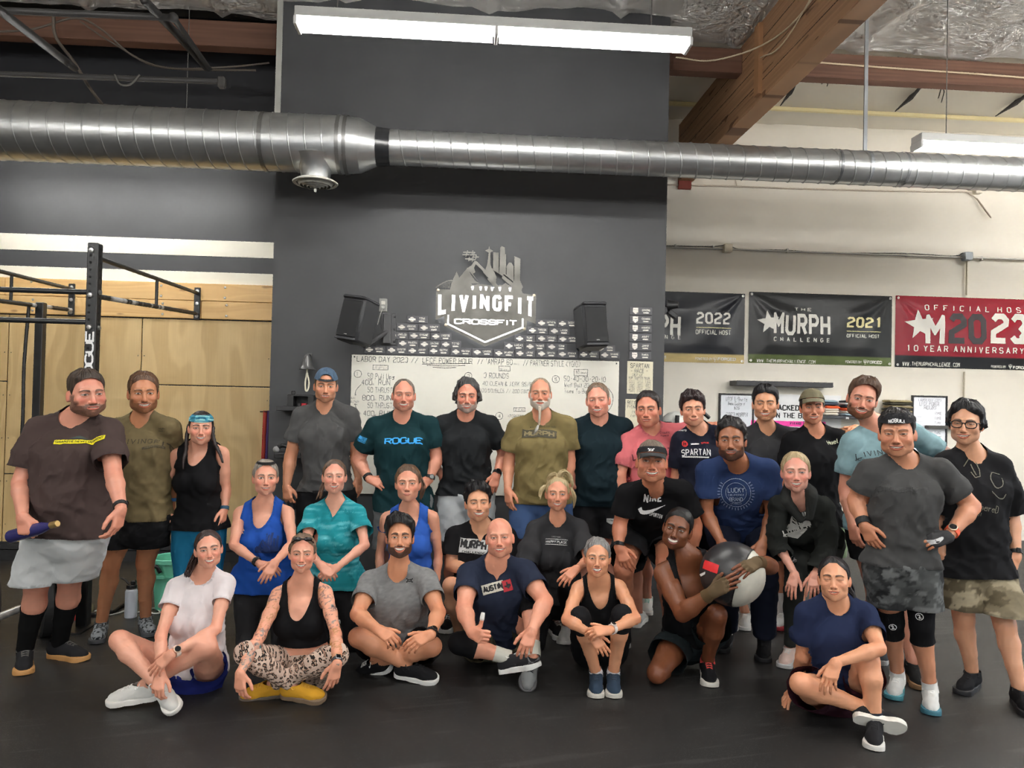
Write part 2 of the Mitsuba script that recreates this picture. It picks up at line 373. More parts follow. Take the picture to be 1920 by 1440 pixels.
# painted stripes, plywood and timber on the left wall
for z0, z1 in ((3.045,3.205),(2.76,2.885)): S('stripe', box2((-9.2,LY-.004,z0),(PX0,LY,z1)), solid((232,228,212),.6), 'wall_left')
for i, (x0, x1) in enumerate(((-8.06,-6.84),(-6.84,-5.62),(-5.62,-4.46),(-4.46,-3.19),(-3.19,-1.92))):
    zz = [.175,.84,2.405] if i == 3 else [.175,1.745,2.405]
    for z0, z1 in zip(zz[:-1],zz[1:]): S('plywood_panel', box2((x0+.005,LY-.020,z0+.005),(min(x1,PX0)-.005,LY,z1-.005),.003), 'mat_plywood', 'wall_left')
S('plywood_panel', box2((-1.915,LY-.020,.18),(PX0,LY,1.74)), 'mat_plywood', 'wall_left'); S('plywood_panel', box2((-1.915,LY-.020,1.75),(PX0,LY,2.40)), 'mat_plywood', 'wall_left')
for z0, z1, cuts in ((2.592,2.765,(-9.0,-6.6,-4.50,PX0)),(2.412,2.588,(-9.0,-7.2,-5.1,-2.62,PX0))):
    for a, b in zip(cuts[:-1],cuts[1:]):
        k = S('timber_board', box2((a+.003,LY-.040,z0),(b-.003,LY,z1),.004), 'mat_pine', 'wall_left')
        for x in np.arange(a+.25,b-.1,.62):
            for z in (z0+.035,z1-.035): S('bolt', place(lathe([(0,.008),(.009,.007),(.013,0)],8),(x,LY-.040,z),(1,0,0),(0,0,1),(0,-1,0)), solid((170,170,168),.35,.8), k)
rngs = np.random.default_rng(3)
sc = []
for i, (x0, x1) in enumerate(((-5.62,-4.46),(-4.46,-3.19),(-3.19,-1.92))):
    for x in (x0+.03,x1-.03):
        for z in np.arange(.35,2.4,.42): sc.append(boxm((x,LY-.0205,z),(.009,.002,.009)))
put('screw_heads', trimesh.util.concatenate(sc), solid((60,50,40),.6), 'wall_left', kind='stuff')
S('baseboard_left', box2((-9.2,LY-.03,.0),(PX0,LY,.10)), solid((26,26,28),.6)); S('baseboard_left_001', box2((-9.2,LY-.035,.112),(PX0,LY,.165)), solid((34,34,36),.6))
# ceiling: crumpled foil faced insulation; white facing by the right wall
def quilt(x0,x1,y0,y1,z,amp,st,seed):
    xs, ys = np.arange(x0,x1+st/2,st), np.arange(y0,y1+st/2,st)
    X, Y = np.meshgrid(xs,ys,indexing='ij'); P = np.stack([X,Y,X*0],-1)
    Z = z+amp*(fbm(P*1.3,3,seed)-.5)*2+amp*.55*np.abs(fbm(P*np.array([3.5,7,1]),3,seed+4)-.5)-amp*.7*np.exp(-(((X+20)%1.22-.61)/.05)**2)
    m, n = X.shape; i, j = np.meshgrid(np.arange(m-1),np.arange(n-1),indexing='ij'); a = (i*n+j).ravel()
    return np.stack([X,Y,Z],-1).reshape(-1,3), np.vstack([np.stack([a,a+1,a+n+1],1),np.stack([a,a+n+1,a+n],1)])
S('ceiling', quilt(-9.2,9.2,-7.0,7.05,CZ-.04,.09,.08,2), 'mat_foil', smooth=True)
S('ceiling_backing', boxm((0,1,CZ+.22),(19,17,.04)), solid((60,58,55),.8))
S('white_facing', quilt(PX1-3.6,9.2,7.05,9.25,CZ,.025,.08,5), solid((206,200,186),.7), 'ceiling', smooth=True)
S('batten', box2((PX1,8.60,CZ-.06),(9.2,8.64,CZ-.02)), solid((222,208,160),.6), 'ceiling')
for x in (3.55,4.95,6.2): S('torn_seam', tube(curve([(x-.25,7.25,CZ-.045),(x,7.9,CZ-.05),(x+.1,8.5,CZ-.05)],10),[.012,.03,.035,.03,.02,.02,.03,.02,.012,.006],6), solid((40,40,42),.7), 'ceiling')
fr = []
for x, y in ((3.62,7.4),(3.70,7.45),(4.3,7.2),(4.36,7.25),(5.0,7.6),(5.1,7.7),(6.1,7.3)): fr.append(tube([(x,y,CZ-.03),(x+.02,y,CZ-.15),(x-.01,y,CZ-.26)],.006,5))
put('torn_strips', trimesh.util.concatenate(fr), solid((70,66,60),.8), 'ceiling', kind='stuff')
# timber of the roof
k = put('roof_beam', box2((2.64,-7,4.46),(2.83,RY,5.18),.006), 'mat_glulam', label='thick laminated timber roof beam running towards the beige wall', cat='beam')
put('end_shoe', box2((2.64,RY-.05,4.36),(2.80,RY,4.47)), solid((122,52,40),.7), k, label='red painted end block')
for z in (4.62,4.80,5.0): put('lamination_joint', box2((2.6385,-7,z),(2.64,RY,z+.006)), solid((60,34,22),.8), k)
put('side_cleat', box2((2.60,6.55,4.50),(2.64,6.65,5.15)), solid((150,110,76),.7), k)
cab = [tube(curve([(2.62,3.2,4.75),(2.60,4.6,5.02),(2.61,5.6,4.80),(2.60,6.4,4.88),(2.2,6.6,4.80),(1.86,6.62,4.82)],30),.007,6), tube(curve([(2.62,3.2,4.70),(2.60,4.8,4.95),(2.61,6.0,4.72),(2.60,6.5,4.80)],30),.006,6)]
put('cables', trimesh.util.concatenate(cab), solid((190,176,150),.6), k)
k = put('roof_purlin', box2((-9.2,7.05,4.90),(2.64,7.19,5.14),.005), 'mat_purlin', label='brown timber purlin behind the duct, left of the thick roof beam', cat='beam')
k = put('roof_purlin', box2((2.83,7.0,4.88),(9.2,7.14,5.12),.005), 'mat_purlin', label='brown timber purlin right of the thick roof beam', cat='beam')
put('cable', tube(curve([(2.9,6.99,5.03),(4.0,6.985,5.0),(5.2,6.985,4.98),(6.3,6.98,4.94)],24),.009,6), solid((196,178,150),.6), k)
put('junction_box', box2((6.28,6.95,4.86),(6.42,7.0,5.02),.005), solid((150,154,156),.4,.6), k)
# the strip lights
def strip_light(x, y, z, label, L=2.44, group=None, chain=True, pole=False, hw=.070, power=1.0):
    key = numbered('ceiling_light'); labels[key] = {'label': label, 'category': 'light'}
    if group: labels[key]['group'] = group
    put('housing', box2((x-L/2,y-hw,z+.012),(x+L/2,y+hw,z+.075),.004), solid((205,205,202),.5), key)
    for sg in (-1,1):
        for h in (-1,1):
            a, b = x+h*L/2-h*.015, x+h*.02
            scene[numbered(key+'__tube')] = {'type':'cylinder','p0':[min(a,b),y+sg*.050,z-.016],'p1':[max(a,b),y+sg*.050,z-.016],'radius':.0185,
                'emitter':{'type':'area','radiance':{'type':'rgb','value':[LAMP*power,LAMP*.985*power,LAMP*.95*power]}}, 'bsdf':{'type':'ref','id':solid((230,230,230),.5)}}
    for h in (-1,0,1): put('socket', box2((x+h*(L/2-.006)-.010,y-.074,z-.038),(x+h*(L/2-.006)+.010,y+.074,z+.014),.003), solid((215,215,212),.5), key)
    for h in (-.40,.40): put('chain', tube([(x+h*L,y,z+.07),(x+h*L,y,CZ-.05)],.004,5), solid((120,120,118),.4,.7), key)
    if pole: put('conduit', tube([(x+.06,y,z+.05),(x+.06,y,CZ)],.014,8), solid((176,182,188),.35,.8), key)
    return key
strip_light(.155, 4.6, 3.955, 'long bright strip light hanging in front of the dark wall')
strip_light(4.72, 5.6, 3.75, 'bright strip light hanging by the duct at the right edge', pole=True)
strip_light(7.3, 5.6, 3.78, 'strip light of the row beyond the right edge'); strip_light(8.2, 7.7, 4.6, 'strip light near the beige wall beyond the right edge')  # the lamp near the beige wall is added, out of view, to brighten it
strip_light(-3.55, 6.95, 3.82, 'strip light hidden behind the wide duct at the left wall', hw=.12, power=.55)
for i, (x, y) in enumerate(((.2,1.3),(.2,-2.0),(4.72,3.3),(4.72,1.0),(4.6,-2.0),(7.3,3.3),(7.3,1.0),(-4.2,2.6),(-4.2,-.6),(-4.2,-3.6))): strip_light(x, y, 4.0, 'strip light hanging over the open gym floor, number %s of the rows' % ('one two three four five six seven eight nine ten'.split()[i]), group='strip lights over the gym floor')  # unseen fixtures; several on the right are added to brighten the beige wall

# the spiral duct
DZ, DY = 3.685, 6.02
def ring_mesh(x0, x1, r0, r1, n=48, flange=0):
    V, Fs = [], []
    a = np.arange(n)*2*np.pi/n
    for x, r in ((x0,r0),(x1,r1)): V.append(np.stack([np.full(n,x),DY+r*np.cos(a),DZ+r*np.sin(a)],1))
    i = np.arange(n); j = (i+1)%n
    return trimesh.Trimesh(np.vstack(V), np.vstack([np.stack([i,j,j+n],1),np.stack([i,j+n,i+n],1)]), process=False)
def helix(x0, x1, r, pitch, rt=.006):
    n = int((x1-x0)/pitch*30); t = np.linspace(0,(x1-x0)/pitch*2*np.pi,n)
    return tube(np.stack([np.linspace(x0,x1,n),DY+r*np.cos(t),DZ+r*np.sin(t)],1), rt, 5)
key = 'air_duct'; labels[key] = {'label': 'spiral galvanized air duct crossing the room below the ceiling', 'category': 'duct'}
R0, R1 = .225, .139
put('wide_section', ring_mesh(-9.2,-1.02,R0,R0), 'mat_galv', key, True)
put('seam', helix(-9.2,-1.04,R0,.127), 'mat_galv', key, True)
for x in (-1.62,-1.035,-.98): put('collar_ring', ring_mesh(x,x+.03,R0+.006,R0+.006), solid((140,140,138),.35,.9), key, True)
put('reducer', cat_(ring_mesh(-1.02,-.86,R0+.002,R0-.012),ring_mesh(-.86,-.73,R0-.012,R1+.012)), 'mat_galv', key, 30)
put('tape_band', ring_mesh(-.735,-.625,R1+.014,R1+.004), solid((30,31,33),.25), key, True)
put('narrow_section', ring_mesh(-.63,9.2,R1,R1), 'mat_galv', key, True)
put('seam', helix(-.6,9.2,R1,.132), 'mat_galv', key, True)
for x in (3.05,3.62): put('collar_ring', ring_mesh(x,x+.02,R1+.006,R1+.006), solid((140,142,144),.35,.9), key, True)
c = np.array([-1.205,DY-.03,0])
put('branch', trimesh.Trimesh(np.array((m:=lathe([(.19,DZ-.12),(.15,DZ-.17),(.118,DZ-.235),(.112,DZ-.30)],40)).vertices)+c, m.faces, process=False), 'mat_galv', key, True)
prof = [(.112,DZ-.30),(.150,DZ-.300),(.178,DZ-.318),(.172,DZ-.328),(.150,DZ-.322)]
k = put('diffuser', trimesh.Trimesh(np.array((m:=lathe(prof,44)).vertices)+c, m.faces, process=False), solid((196,194,184),.5), key, True)
for i, r in enumerate((.140,.112,.084,.056,.030)): put('cone_ring', trimesh.Trimesh(np.array((m:=lathe([(r,DZ-.318-.006*i),(r-.020,DZ-.345-.006*i),(r-.023,DZ-.345-.006*i),(r-.006,DZ-.318-.006*i)],40)).vertices)+c, m.faces, process=False), solid((150,150,142),.5), k, 30)
put('knob', trimesh.Trimesh(np.array((m:=lathe([(0,DZ-.395),(.010,DZ-.392),(.010,DZ-.36),(0,DZ-.35)],12)).vertices)+c, m.faces, process=False), solid((220,220,214),.5), k)
put('hanger_strap', box2((-1.545,DY-.01,DZ+R0),(-1.50,DY+.0,CZ)), solid((178,178,172),.4,.7), key)
put('hanger_strap', cat_(box2((3.30,DY-.012,DZ+R1),(3.33,DY,CZ)),ring_mesh(3.30,3.33,R1+.003,R1+.003)), solid((160,164,168),.4,.7), key)
# pipes in the left corner of the ceiling
PI_ = lambda u,v,Y: onY(u,v,Y)
def pipe(pts, r, label, n=8, **k): return put('ceiling_pipe', tube(curve(pts,k.get('n',2)) if k.get('c') else pts, r, n), solid((58,57,56),.5), label=label, cat='pipe', smooth=True)
a, b, c_ = PI_(-120,15,5.6), PI_(325,33,5.6), PI_(393,130,6.6)
k = pipe([a,b], .026, 'dark sprinkler pipe running along the ceiling at top left, upper one')
put('elbow', trimesh.Trimesh(np.array((m:=trimesh.creation.icosphere(2,.036)).vertices)+b,m.faces), solid((58,57,56),.5), k, True); put('drop', tube([b,c_],.022,8), solid((58,57,56),.5), k, True)
k = pipe([PI_(-150,133,6.2),PI_(416,153,6.2)], .024, 'dark sprinkler pipe running along the ceiling at top left, lower one')
put('end_cap', boxm(PI_(416,155,6.2),(.06,.06,.09),None,.01), solid((60,58,56),.5), k)
put('hanger', tube(curve([PI_(215,140,6.17),PI_(225,158,6.17),PI_(245,158,6.17),PI_(262,140,6.17)],12),.008,6), solid((90,88,84),.5), k)
pipe([PI_(-10,12,5.0),PI_(140,128,6.3)], .030, 'dark diagonal pipe in the top left corner')
pipe([PI_(270,0,5.3),PI_(330,62,6.0),PI_(388,128,6.6)], .030, 'dark diagonal pipe crossing behind the pipe elbow')
put('ceiling_cable', trimesh.util.concatenate([tube(curve([PI_(-20,60,6.8),PI_(60,55,6.8),PI_(140,34,6.8),PI_(190,55,6.8),PI_(250,105,6.9),PI_(320,128,6.9),PI_(480,132,7.0)],40),.010,6), tube(curve([PI_(100,30,6.5),PI_(105,70,6.5),PI_(140,118,6.5),PI_(165,160,6.4),PI_(195,200,6.2)],30),.014,6), tube(curve([PI_(150,40,6.8),PI_(210,80,6.8),PI_(300,125,6.8),PI_(420,126,6.9),PI_(505,118,7.0)],30),.008,6)]), solid((88,80,72),.6), label='loose cables strung between the pipes at top left', cat='cable', smooth=True)

# ------------------------------------------------------------------ on the dark wall
key = 'whiteboard'; labels[key] = {'label': 'large whiteboard covered with handwritten workout', 'category': 'whiteboard'}
bx0, bx1, bz0, bz1 = -.985, 1.405, .82, 2.045
BF = PY-.016
put('panel', box2((bx0,BF,bz0),(bx1,PY-.003,bz1),.002), solid((230,228,216),.28), key)
for x in (bx0+.025,bx1-.025):
    for z in (bz1-.02,bz0+.02): put('pin', boxm((x,BF-.002,z),(.012,.004,.012)), solid((40,40,40)), key)
MK = dict(w=.66, gap=.30, thick=.105, jit=.012)
def on_board(shape, y=None, th=.0012, color=(34,34,36), parent=key, name='writing', Y=None, label=None):
    """A flat shape drawn in (x, z) on a wall plane."""
    m = extrude(shape, th); V = np.array(m.vertices)
    Yp = BF if Y is None else Y
    return put(name, trimesh.Trimesh(np.stack([V[:,0], Yp-V[:,2], V[:,1]],1), m.faces, process=False), solid(color,.6), parent, label=label, kind='stuff' if name == 'writing' else None)
wl = []
def wr(t, u, v, h, Y=BF, width=None, **k):
    o = onY(u, v, Y); kk = dict(MK); kk.update(k); scl = Y/1400*1.0
    g = lettering(t, h*.84*scl, width=width*scl if width else None, seed=int(u), **kk)
    wl.append(left(g, o[0], o[2])); return wl[-1]
wr('LABOR DAY 2023 //', 669,678,11,width=113); wr('LFCF POWER HOUR', 792,680.5,11,width=93); wr("// 'AMRAP 60", 895,683,12,width=66); wr('min',963,684,5,width=10); wr('// PARTNER STYLE (YGIG)', 981,686,12,width=108)
wr('50 Pull Ups',689,711,12,width=50); wr('400',678,722,11,width=19); wr('m',698,722,5); wr('RUN',709,722,11,width=22); wr('50 THRUSTERS',689,736,11,width=62); wr('800',679,751,11,width=22); wr('m',702,751,5); wr('RUN',711,751,11,width=22); wr('50 THRUSTERS',689,765,11,width=62); wr('400',681,780,11,width=20); wr('m',702,780,5); wr('RUN',711,780,11,width=24); wr('50 THRUSTERS',689,794,11,width=62)
wr('15-22 min',702,691,4,width=24); wr('RUN',656,748,4,width=9); wr('TOGETHER',655,755,4,width=17)
wr('3 ROUNDS',907,709,11,width=47); wr('40 CLEAN & JERK 95/65',905,723,9,width=98); wr('100 DOUBLES // 200 SINGLES',901,736,8,width=105); wr('15 min',937,695,4.5,width=17)
wr('50-40-30-20-10',1057,715,11,width=80); wr('Wall Ball 20/14',1058,726,9,width=60); wr('Toes To Bar',1058,737,9,width=46); wr('10 min',1080,701,7,width=20)
wr('*PERFORM',952,783,6,width=30); wr('200',955,795,7,width=18); wr('*IN',954,806,6,width=14); wr('2-4 min',966,770,4.5,width=17); wr('RUN',825,832,7,width=20); wr('800',822,820,6,width=18); wr('12 min',812,794,4.5,width=16)
for u, v, t in ((671,701,'1'),(878,705,'3'),(1042,711,'5'),(936,780,'4')):
    o = onY(u,v,BF); wl.append(Point(o[0],o[2]).buffer(.034).difference(Point(o[0],o[2]).buffer(.030))); wr(t,u-2,v+3.5,7)
for u0,v0,u1,v1 in ((699,684,728,694),(935,686,957,696.5),(1076,692,1102,705),(963,764,985,772)):
    a, b = onY(u0,v0,BF), onY(u1,v1,BF); q = sbox(a[0],b[2],b[0],a[2]); wl.append(q.difference(q.buffer(-.004)))
for pts, w_ in (([(792,682.5),(830,682),(882,681.5)],.006),([(800,685),(835,686),(872,685.5)],.005),([(812,688.5),(835,690),(855,689)],.005),([(677,721),(668,731),(665.5,741)],.004),([(667,738),(665.5,741),(668,740)],.004),([(676,775),(669,768),(666,758)],.004),([(664,759),(666,757.5),(669,759)],.004),([(1141,728),(1149,742),(1147,760),(1137,775)],.004)):
    p3 = curve([onY(u,v,BF) for u,v in pts],14); wl.append(LineString([(q[0],q[2]) for q in p3]).buffer(w_/2))
on_board(unary_union(wl), label='black marker writing')

# backlit sign
key = 'wall_sign'; labels[key] = {'label': 'backlit metal gym sign with mountain and skyline above a badge', 'category': 'sign'}
SY, o = PY-.055, onY(912,560,PY-.055); q_ = (PY-.055)/1400*1.002/6.545
cv = lambda pts: Polygon([((x-733)*q_+o[0], -(y-720)*q_+o[2]-(x-733)*q_*.0) for x,y in pts]).buffer(0)
plate = cv([(118,1000),(118,640),(150,622),(285,622),(300,560),(325,480),(362,400),(395,475),(430,430),(490,350),(540,320),(575,262),(600,262),(712,366),(735,290),(748,152),(705,130),(745,108),(753,72),(761,108),(802,130),(768,152),(772,290),(790,345),(805,345),(805,148),(870,148),(875,400),(885,400),(888,85),(908,68),(945,85),(950,165),(962,165),(965,415),(975,415),(970,310),(1000,268),(1030,268),(1058,315),(1062,490),(1068,490),(1066,185),(1140,215),(1140,480),(1180,565),(1160,605),(1200,640),(1345,655),(1345,1015),(1240,975),(1230,1095),(728,1310),(235,1075),(222,950)])
plate = plate.union(unary_union([cv([(x-18,640),(x,540),(x+18,640)]) for x in (600,690,765,845,935,985,1110)]))
cuts = [cv(c) for c in ([(592,300),(680,380),(690,405),(755,470),(735,475),(835,590),(790,560),(700,545),(620,545),(560,560),(540,540),(665,535),(600,480),(560,420),(590,400),(572,350)],[(512,385),(560,440),(610,490),(680,540),(640,535),(590,505),(540,440)],[(815,370),(925,435),(915,460),(1000,530),(1055,575),(960,520),(930,545),(870,555),(845,520),(850,450)],[(925,420),(945,415),(1060,500),(1055,515)])]
cuts += [cv([(x-17,566),(x+17,566),(x+16,585),(x+6,622),(x-6,622),(x-16,585)]) for x in (560,660,725,800,895,1020)]
cuts.append(cv([(180,596),(290,596),(280,618),(165,618)])); cuts.append(cv([(1165,612),(1320,650),(1320,662),(1180,640)]))
g = lettering('LIVINGFIT',210,w=.46,gap=.46,thick=.24,tech=True,width=1165)
import shapely
def arch(P):
    P = np.array(P); x = P[:,0]; y = P[:,1]/210; t = (x/1165-.5)*2
    return np.stack([145+x, 870+95*np.abs(t)**1.6-y*(188+95*np.abs(t)**1.6)+6*t],1)
g = shapely.transform(shapely.segmentize(left(g,0,0),40), lambda P: np.stack([(arch(P)[:,0]-733)*q_+o[0], -(arch(P)[:,1]-720)*q_+o[2]],1))
cuts.append(g.buffer(0))
g2 = lettering('CROSSFIT',70,w=1.15,gap=.22,thick=.26,tech=True,width=770); cuts.append(affinity.affine_transform(left(g2,0,0),[q_,0,0,q_,o[0]+(342-733)*q_,o[2]-(1043-720)*q_]))
cuts.append(LineString([((x-733)*q_+o[0],-(y-720)*q_+o[2]) for x,y in ((272,935),(272,1045),(728,1255),(1185,1062),(1185,950))]).buffer(9*q_,cap_style=2,join_style=2))
face = plate.difference(unary_union([c.buffer(0) for c in cuts]))
pri('mat_steel_sign', lambda q, n, uv: mikit.mix((.085,.082,.073), (.17,.165,.15), mikit.fbm(q.x*9, q.z*9, 1.)), .42, metallic=.55)
on_board(face, th=.006, parent=key, name='face_plate', Y=SY); scene[key+'__face_plate']['bsdf'] = {'type':'ref','id':'mat_steel_sign'}
low = cv([(128,1000),(128,650),(1335,665),(1335,1005),(1240,960),(1222,1085),(728,1298),(243,1065),(228,945)]).union(cv([(520,560),(1060,560),(1080,650),(520,650)])).buffer(-10*q_)
bk = extrude(low, .012); V = np.array(bk.vertices)
scene[key+'__light_panel'] = mikit.ply(trimesh.Trimesh(np.stack([V[:,0],SY+.030-V[:,2],V[:,1]],1),bk.faces,process=False), solid((235,235,235),.5), emitter={'type':'area','radiance':{'type':'rgb','value':[1.3,1.3,1.27]}})
for x, y in ((140,635),(1318,662),(245,1058),(1205,1078)): put('stud', place(lathe([(0,.012),(.012,.010),(.014,0)],12),((x-733)*q_+o[0],SY-.006,-(y-720)*q_+o[2]),(1,0,0),(0,0,1),(0,-1,0)), solid((210,200,180),.3,.8), key)
for x, y in ((250,1050),(1205,1070),(140,640),(1315,665)): put('standoff', tube([((x-733)*q_+o[0],SY+.002,-(y-720)*q_+o[2]),((x-733)*q_+o[0],PY,-(y-720)*q_+o[2])],.007,8), solid((160,160,158),.4,.8), key)
jets = []
for x, y in ((480,160),(470,190),(505,240),(560,190),(545,160),(590,215),(548,250)):
    jets.append(unary_union([LineString([((x-733-38)*q_+o[0],-(y-720)*q_+o[2]),((x-733+34)*q_+o[0],-(y-720-3)*q_+o[2])]).buffer(7*q_),LineString([((x-733+8)*q_+o[0],-(y-720-22)*q_+o[2]),((x-733)*q_+o[0],-(y-720+22)*q_+o[2])]).buffer(6*q_)]))
on_board(unary_union(jets), th=.005, parent=key, name='jets', Y=SY); scene[key+'__jets']['bsdf'] = {'type':'ref','id':'mat_steel_sign'}
br = [LineString([((x-733)*q_+o[0],-(600-90*math.sin((x-118)/205*1.75)-720)*q_+o[2]) for x in range(118,312,12)]).buffer(6*q_)]+[LineString([((x-733)*q_+o[0],-(600-90*math.sin((x-118)/205*1.75)-720)*q_+o[2]),((x-733)*q_+o[0],-(605-720)*q_+o[2])]).buffer(2.5*q_) for x in range(130,310,17)]
on_board(unary_union(br), th=.005, parent=key, name='bridge', Y=SY); scene[key+'__bridge']['bsdf'] = {'type':'ref','id':'mat_steel_sign'}

# name plates
def name_plate(u, v, text, label, w=.184, h=.068, group='dark name plates around the sign', shield=False):
    k = numbered('name_plate'); labels[k] = {'label': label, 'category': 'name plate', 'group': group}
    o = onY(u,v,PY-.006)
    put('plate', boxm((o[0],PY-.004,o[2]),(w,.008,h),None,.002), solid((72,72,76),.35), k)
    c0 = Point(0,0).buffer(.021) if not shield else Polygon([(-.024,.028),(.024,.028),(.024,-.010),(0,-.030),(-.024,-.010)])
    em = affinity.translate(c0.union(sbox(-.031,-.007,.031,.007) if not shield else sbox(0,0,0.001,.001)), o[0]-w*.25, o[2])
    em = em.simplify(.0012).difference(affinity.translate(sbox(-.02,.008,.02,.011).union(sbox(-.018,-.012,.018,-.0095)), o[0]-w*.25, o[2]))
    tx = centred(inter(text,.018,width=min(.075,.014*len(text)+.01)).simplify(.0008), o[0]+w*.22, o[2]+.009).union(sbox(o[0]+w*.22-.026,o[2]-.020,o[0]+w*.22+.026,o[2]-.010))
    on_board(em.union(tx), th=.0008, color=(226,222,214), parent=k, Y=PY-.008)
ordn = ['first','second','third','fourth','fifth','sixth','seventh','eighth','ninth','tenth','eleventh','twelfth']
rows = [('topmost left-hand',[(782.5,599,'TIM')]),('second left-hand',[(763,613.5,'MARCUS'),(805,615,'TRACY')]),('third left-hand',[(746,629,'EMILIE'),(786,629.6,'SHANE'),(827,631,'CHRISTINE')]),('fourth left-hand',[(765,644,'MARCUS'),(805.5,645.6,'JONATHAN'),(845.5,646,'TITO')]),
 ('topmost right-hand',[(1025,606,'KATHRYN'),(1064,607,'SCOTT')]),('second right-hand',[(1008,620,'THERESA'),(1049,621,'LANA')]),('third right-hand',[(984,635,'TOM'),(1025,635,'THOMAS'),(1065,636,'NICK')]),('fourth right-hand',[(964,649,'LUCAS'),(1003.5,650,'THOMAS'),(1044,650.6,'TIM'),(1135,653.5,'REN')]),
 ('bottom',[(702.5,657,'MICHAEL'),(744,658,'CHRISTINE'),(783,659,'ABBY'),(823,659.5,'BETH'),(864.5,661,'MELISSA'),(904.5,661.7,'CARRIE'),(945,663.7,'MAUREEN'),(984.6,664,'JANE'),(1025,664.6,'CRYSTAL'),(1064,665.5,'CONNOR'),(1104,666,'GISELLE'),(1143.5,667,'SHANE')])]
for rn, ps in rows:
    for i, (u,v,t) in enumerate(ps): name_plate(u, v-(1.2 if rn == 'bottom' else 0), t, 'small dark name plate, %s from left in the %s row by the sign' % (ordn[i], rn))
for i, (v,t) in enumerate(((583.3,'SHANE'),(599.6,'CONNOR'),(616,'MAUREEN'),(633,'ABBY'),(650,'JAKE'),(667,'SARA'))):
    name_plate(1202-i*.35, v, t, 'grey shield name plate, %s from top in the column over the paper posters' % ordn[i], w=.205, h=.074, group='shield plates in a column', shield=True)
# paper posters
def poster(u0,v0,u1,v1,label,lines,Y=PY,color=(216,210,186)):
    k = numbered('poster'); labels[k] = {'label': label, 'category': 'poster'}
    a, b = onY(u0,v0,Y-.003), onY(u1,v1,Y-.003)
    put('sheet', box2((a[0],Y-.003,b[2]),(b[0],Y,a[2])), solid(color,.7), k)
    g = []
    for t,u,v,h,w in lines: o = onY(u,v,Y-.003); g.append(left(lettering(t,h*Y/1400,width=w*Y/1400,w=.62,gap=.3,thick=.12,jit=.015,seed=int(v)),o[0],o[2]))
    on_board(unary_union(g), parent=k, Y=Y-.003, color=(40,38,36)); return k
rows_ = [('-----',1179+c*15.5,715+i*3.4,3,11) for c in range(3) for i in range(7)]
poster(1176.5,677,1223.5,739,'handwritten paper poster about a race, pinned below the shield plates',[('SPARTAN',1182,690,8,36),('- RACE -',1183,699,7,32),('SEP 17',1185,705,4,20),('10K SUPER RUN',1179,711,4.5,40)]+[(random.choice(['JAMES','MARIA','SCOTT','LANA','NICKO']),u,v,2.2,w) for t,u,v,h,w in rows_])
poster(1173,748,1218,822,'handwritten paper poster behind the pink tee man\'s head',[('RECORD',1176,758,6,26),('FITNESS',1176,766,6,28),('COME',1185,775,4,16),('(10 MIN',1182,782,4,20)])
# speakers
def speaker(u, v, D, yaw, pitch, roll, label, bracket):
    k = numbered('loudspeaker'); labels[k] = {'label': label, 'category': 'speaker'}
    o = onY(u,v,D); R = (rot([0,0,1],yaw)@rot([1,0,0],pitch)@rot([0,1,0],roll)).T
    w, d, h = .225, .24, .375
    put('cabinet', boxm(o, (w,d,h), R, .022), solid((36,37,40),.6), k, 40)
    put('grille', boxm(o-R[1]*(d/2+.003)-R[2]*.0, (w*.86,.012,h*.82), R, .005), solid((14,15,18),.7), k)
    put('top_cap', boxm(o+R[2]*(h/2-.006)-R[1]*.01, (w*.98,d*1.04,.03), R, .012), solid((42,43,46),.5), k, 40)
    put('handle', boxm(o+R[2]*(h/2+.012)+R[1]*.01, (.09,.04,.012), R, .004), solid((30,30,32),.5), k)
    put('badge', boxm(o-R[1]*(d/2+.010)-R[2]*h*.36, (.028,.002,.004), R), solid((190,190,188),.4), k)
    put('lower_port', boxm(o-R[1]*(d/2+.004)-R[2]*h*.455, (w*.9,.014,.018), R, .004), solid((52,53,56),.5), k)
    bx, bz = bracket
    put('wall_plate', box2((bx-.035,PY-.01,bz-.14),(bx+.095,PY,bz+.14),.003), solid((66,66,68),.5), k); put('wall_post', box2((bx-.01,PY-.06,bz-.13),(bx+.055,PY-.008,bz+.13),.004), solid((74,74,76),.5), k)
    e = o+R[1]*d*.5-R[2]*h*.42
    put('arm', tube([np.array([bx+.02,PY-.05,bz-.03]),e+np.array([.02,.02,-.03]),e],.018,6), solid((60,60,62),.5), k)
    for z in (-.11,0,.11): put('bolt', boxm((bx+.085,PY-.014,bz+z),(.018,.012,.018),None,.003), solid((50,50,52),.4,.6), k)
o = onY(722,617,PY); speaker(671,603,6.32,-26,-8,8,'dark wall speaker turned left, by the socket left of the sign',(o[0],o[2]))
o = onY(1112,625,PY); speaker(1108,614,6.36,12,-8,-3,'dark wall speaker right of the sign above the whiteboard',(o[0],o[2]))
k = 'wall_socket'; labels[k] = {'label': 'metal power socket with a plugged in cord beside the left speaker', 'category': 'socket'}
o = onY(718.5,572,PY-.006); put('plate', boxm((o[0],PY-.005,o[2]),(.072,.01,.118),None,.003), solid((120,120,116),.35,.5), k); put('outlets', boxm((o[0],PY-.011,o[2]+.02),(.034,.004,.03),None,.001), solid((190,188,180),.5), k)
put('plug', boxm((o[0],PY-.022,o[2]-.022),(.03,.03,.03),None,.006), solid((170,170,165),.5), k); put('cord', tube(curve([(o[0],PY-.03,o[2]-.03),(o[0]-.02,PY-.04,o[2]-.09),(o[0]-.04,PY-.05,o[2]-.18)],10),.004,6), solid((160,160,156),.5), k)
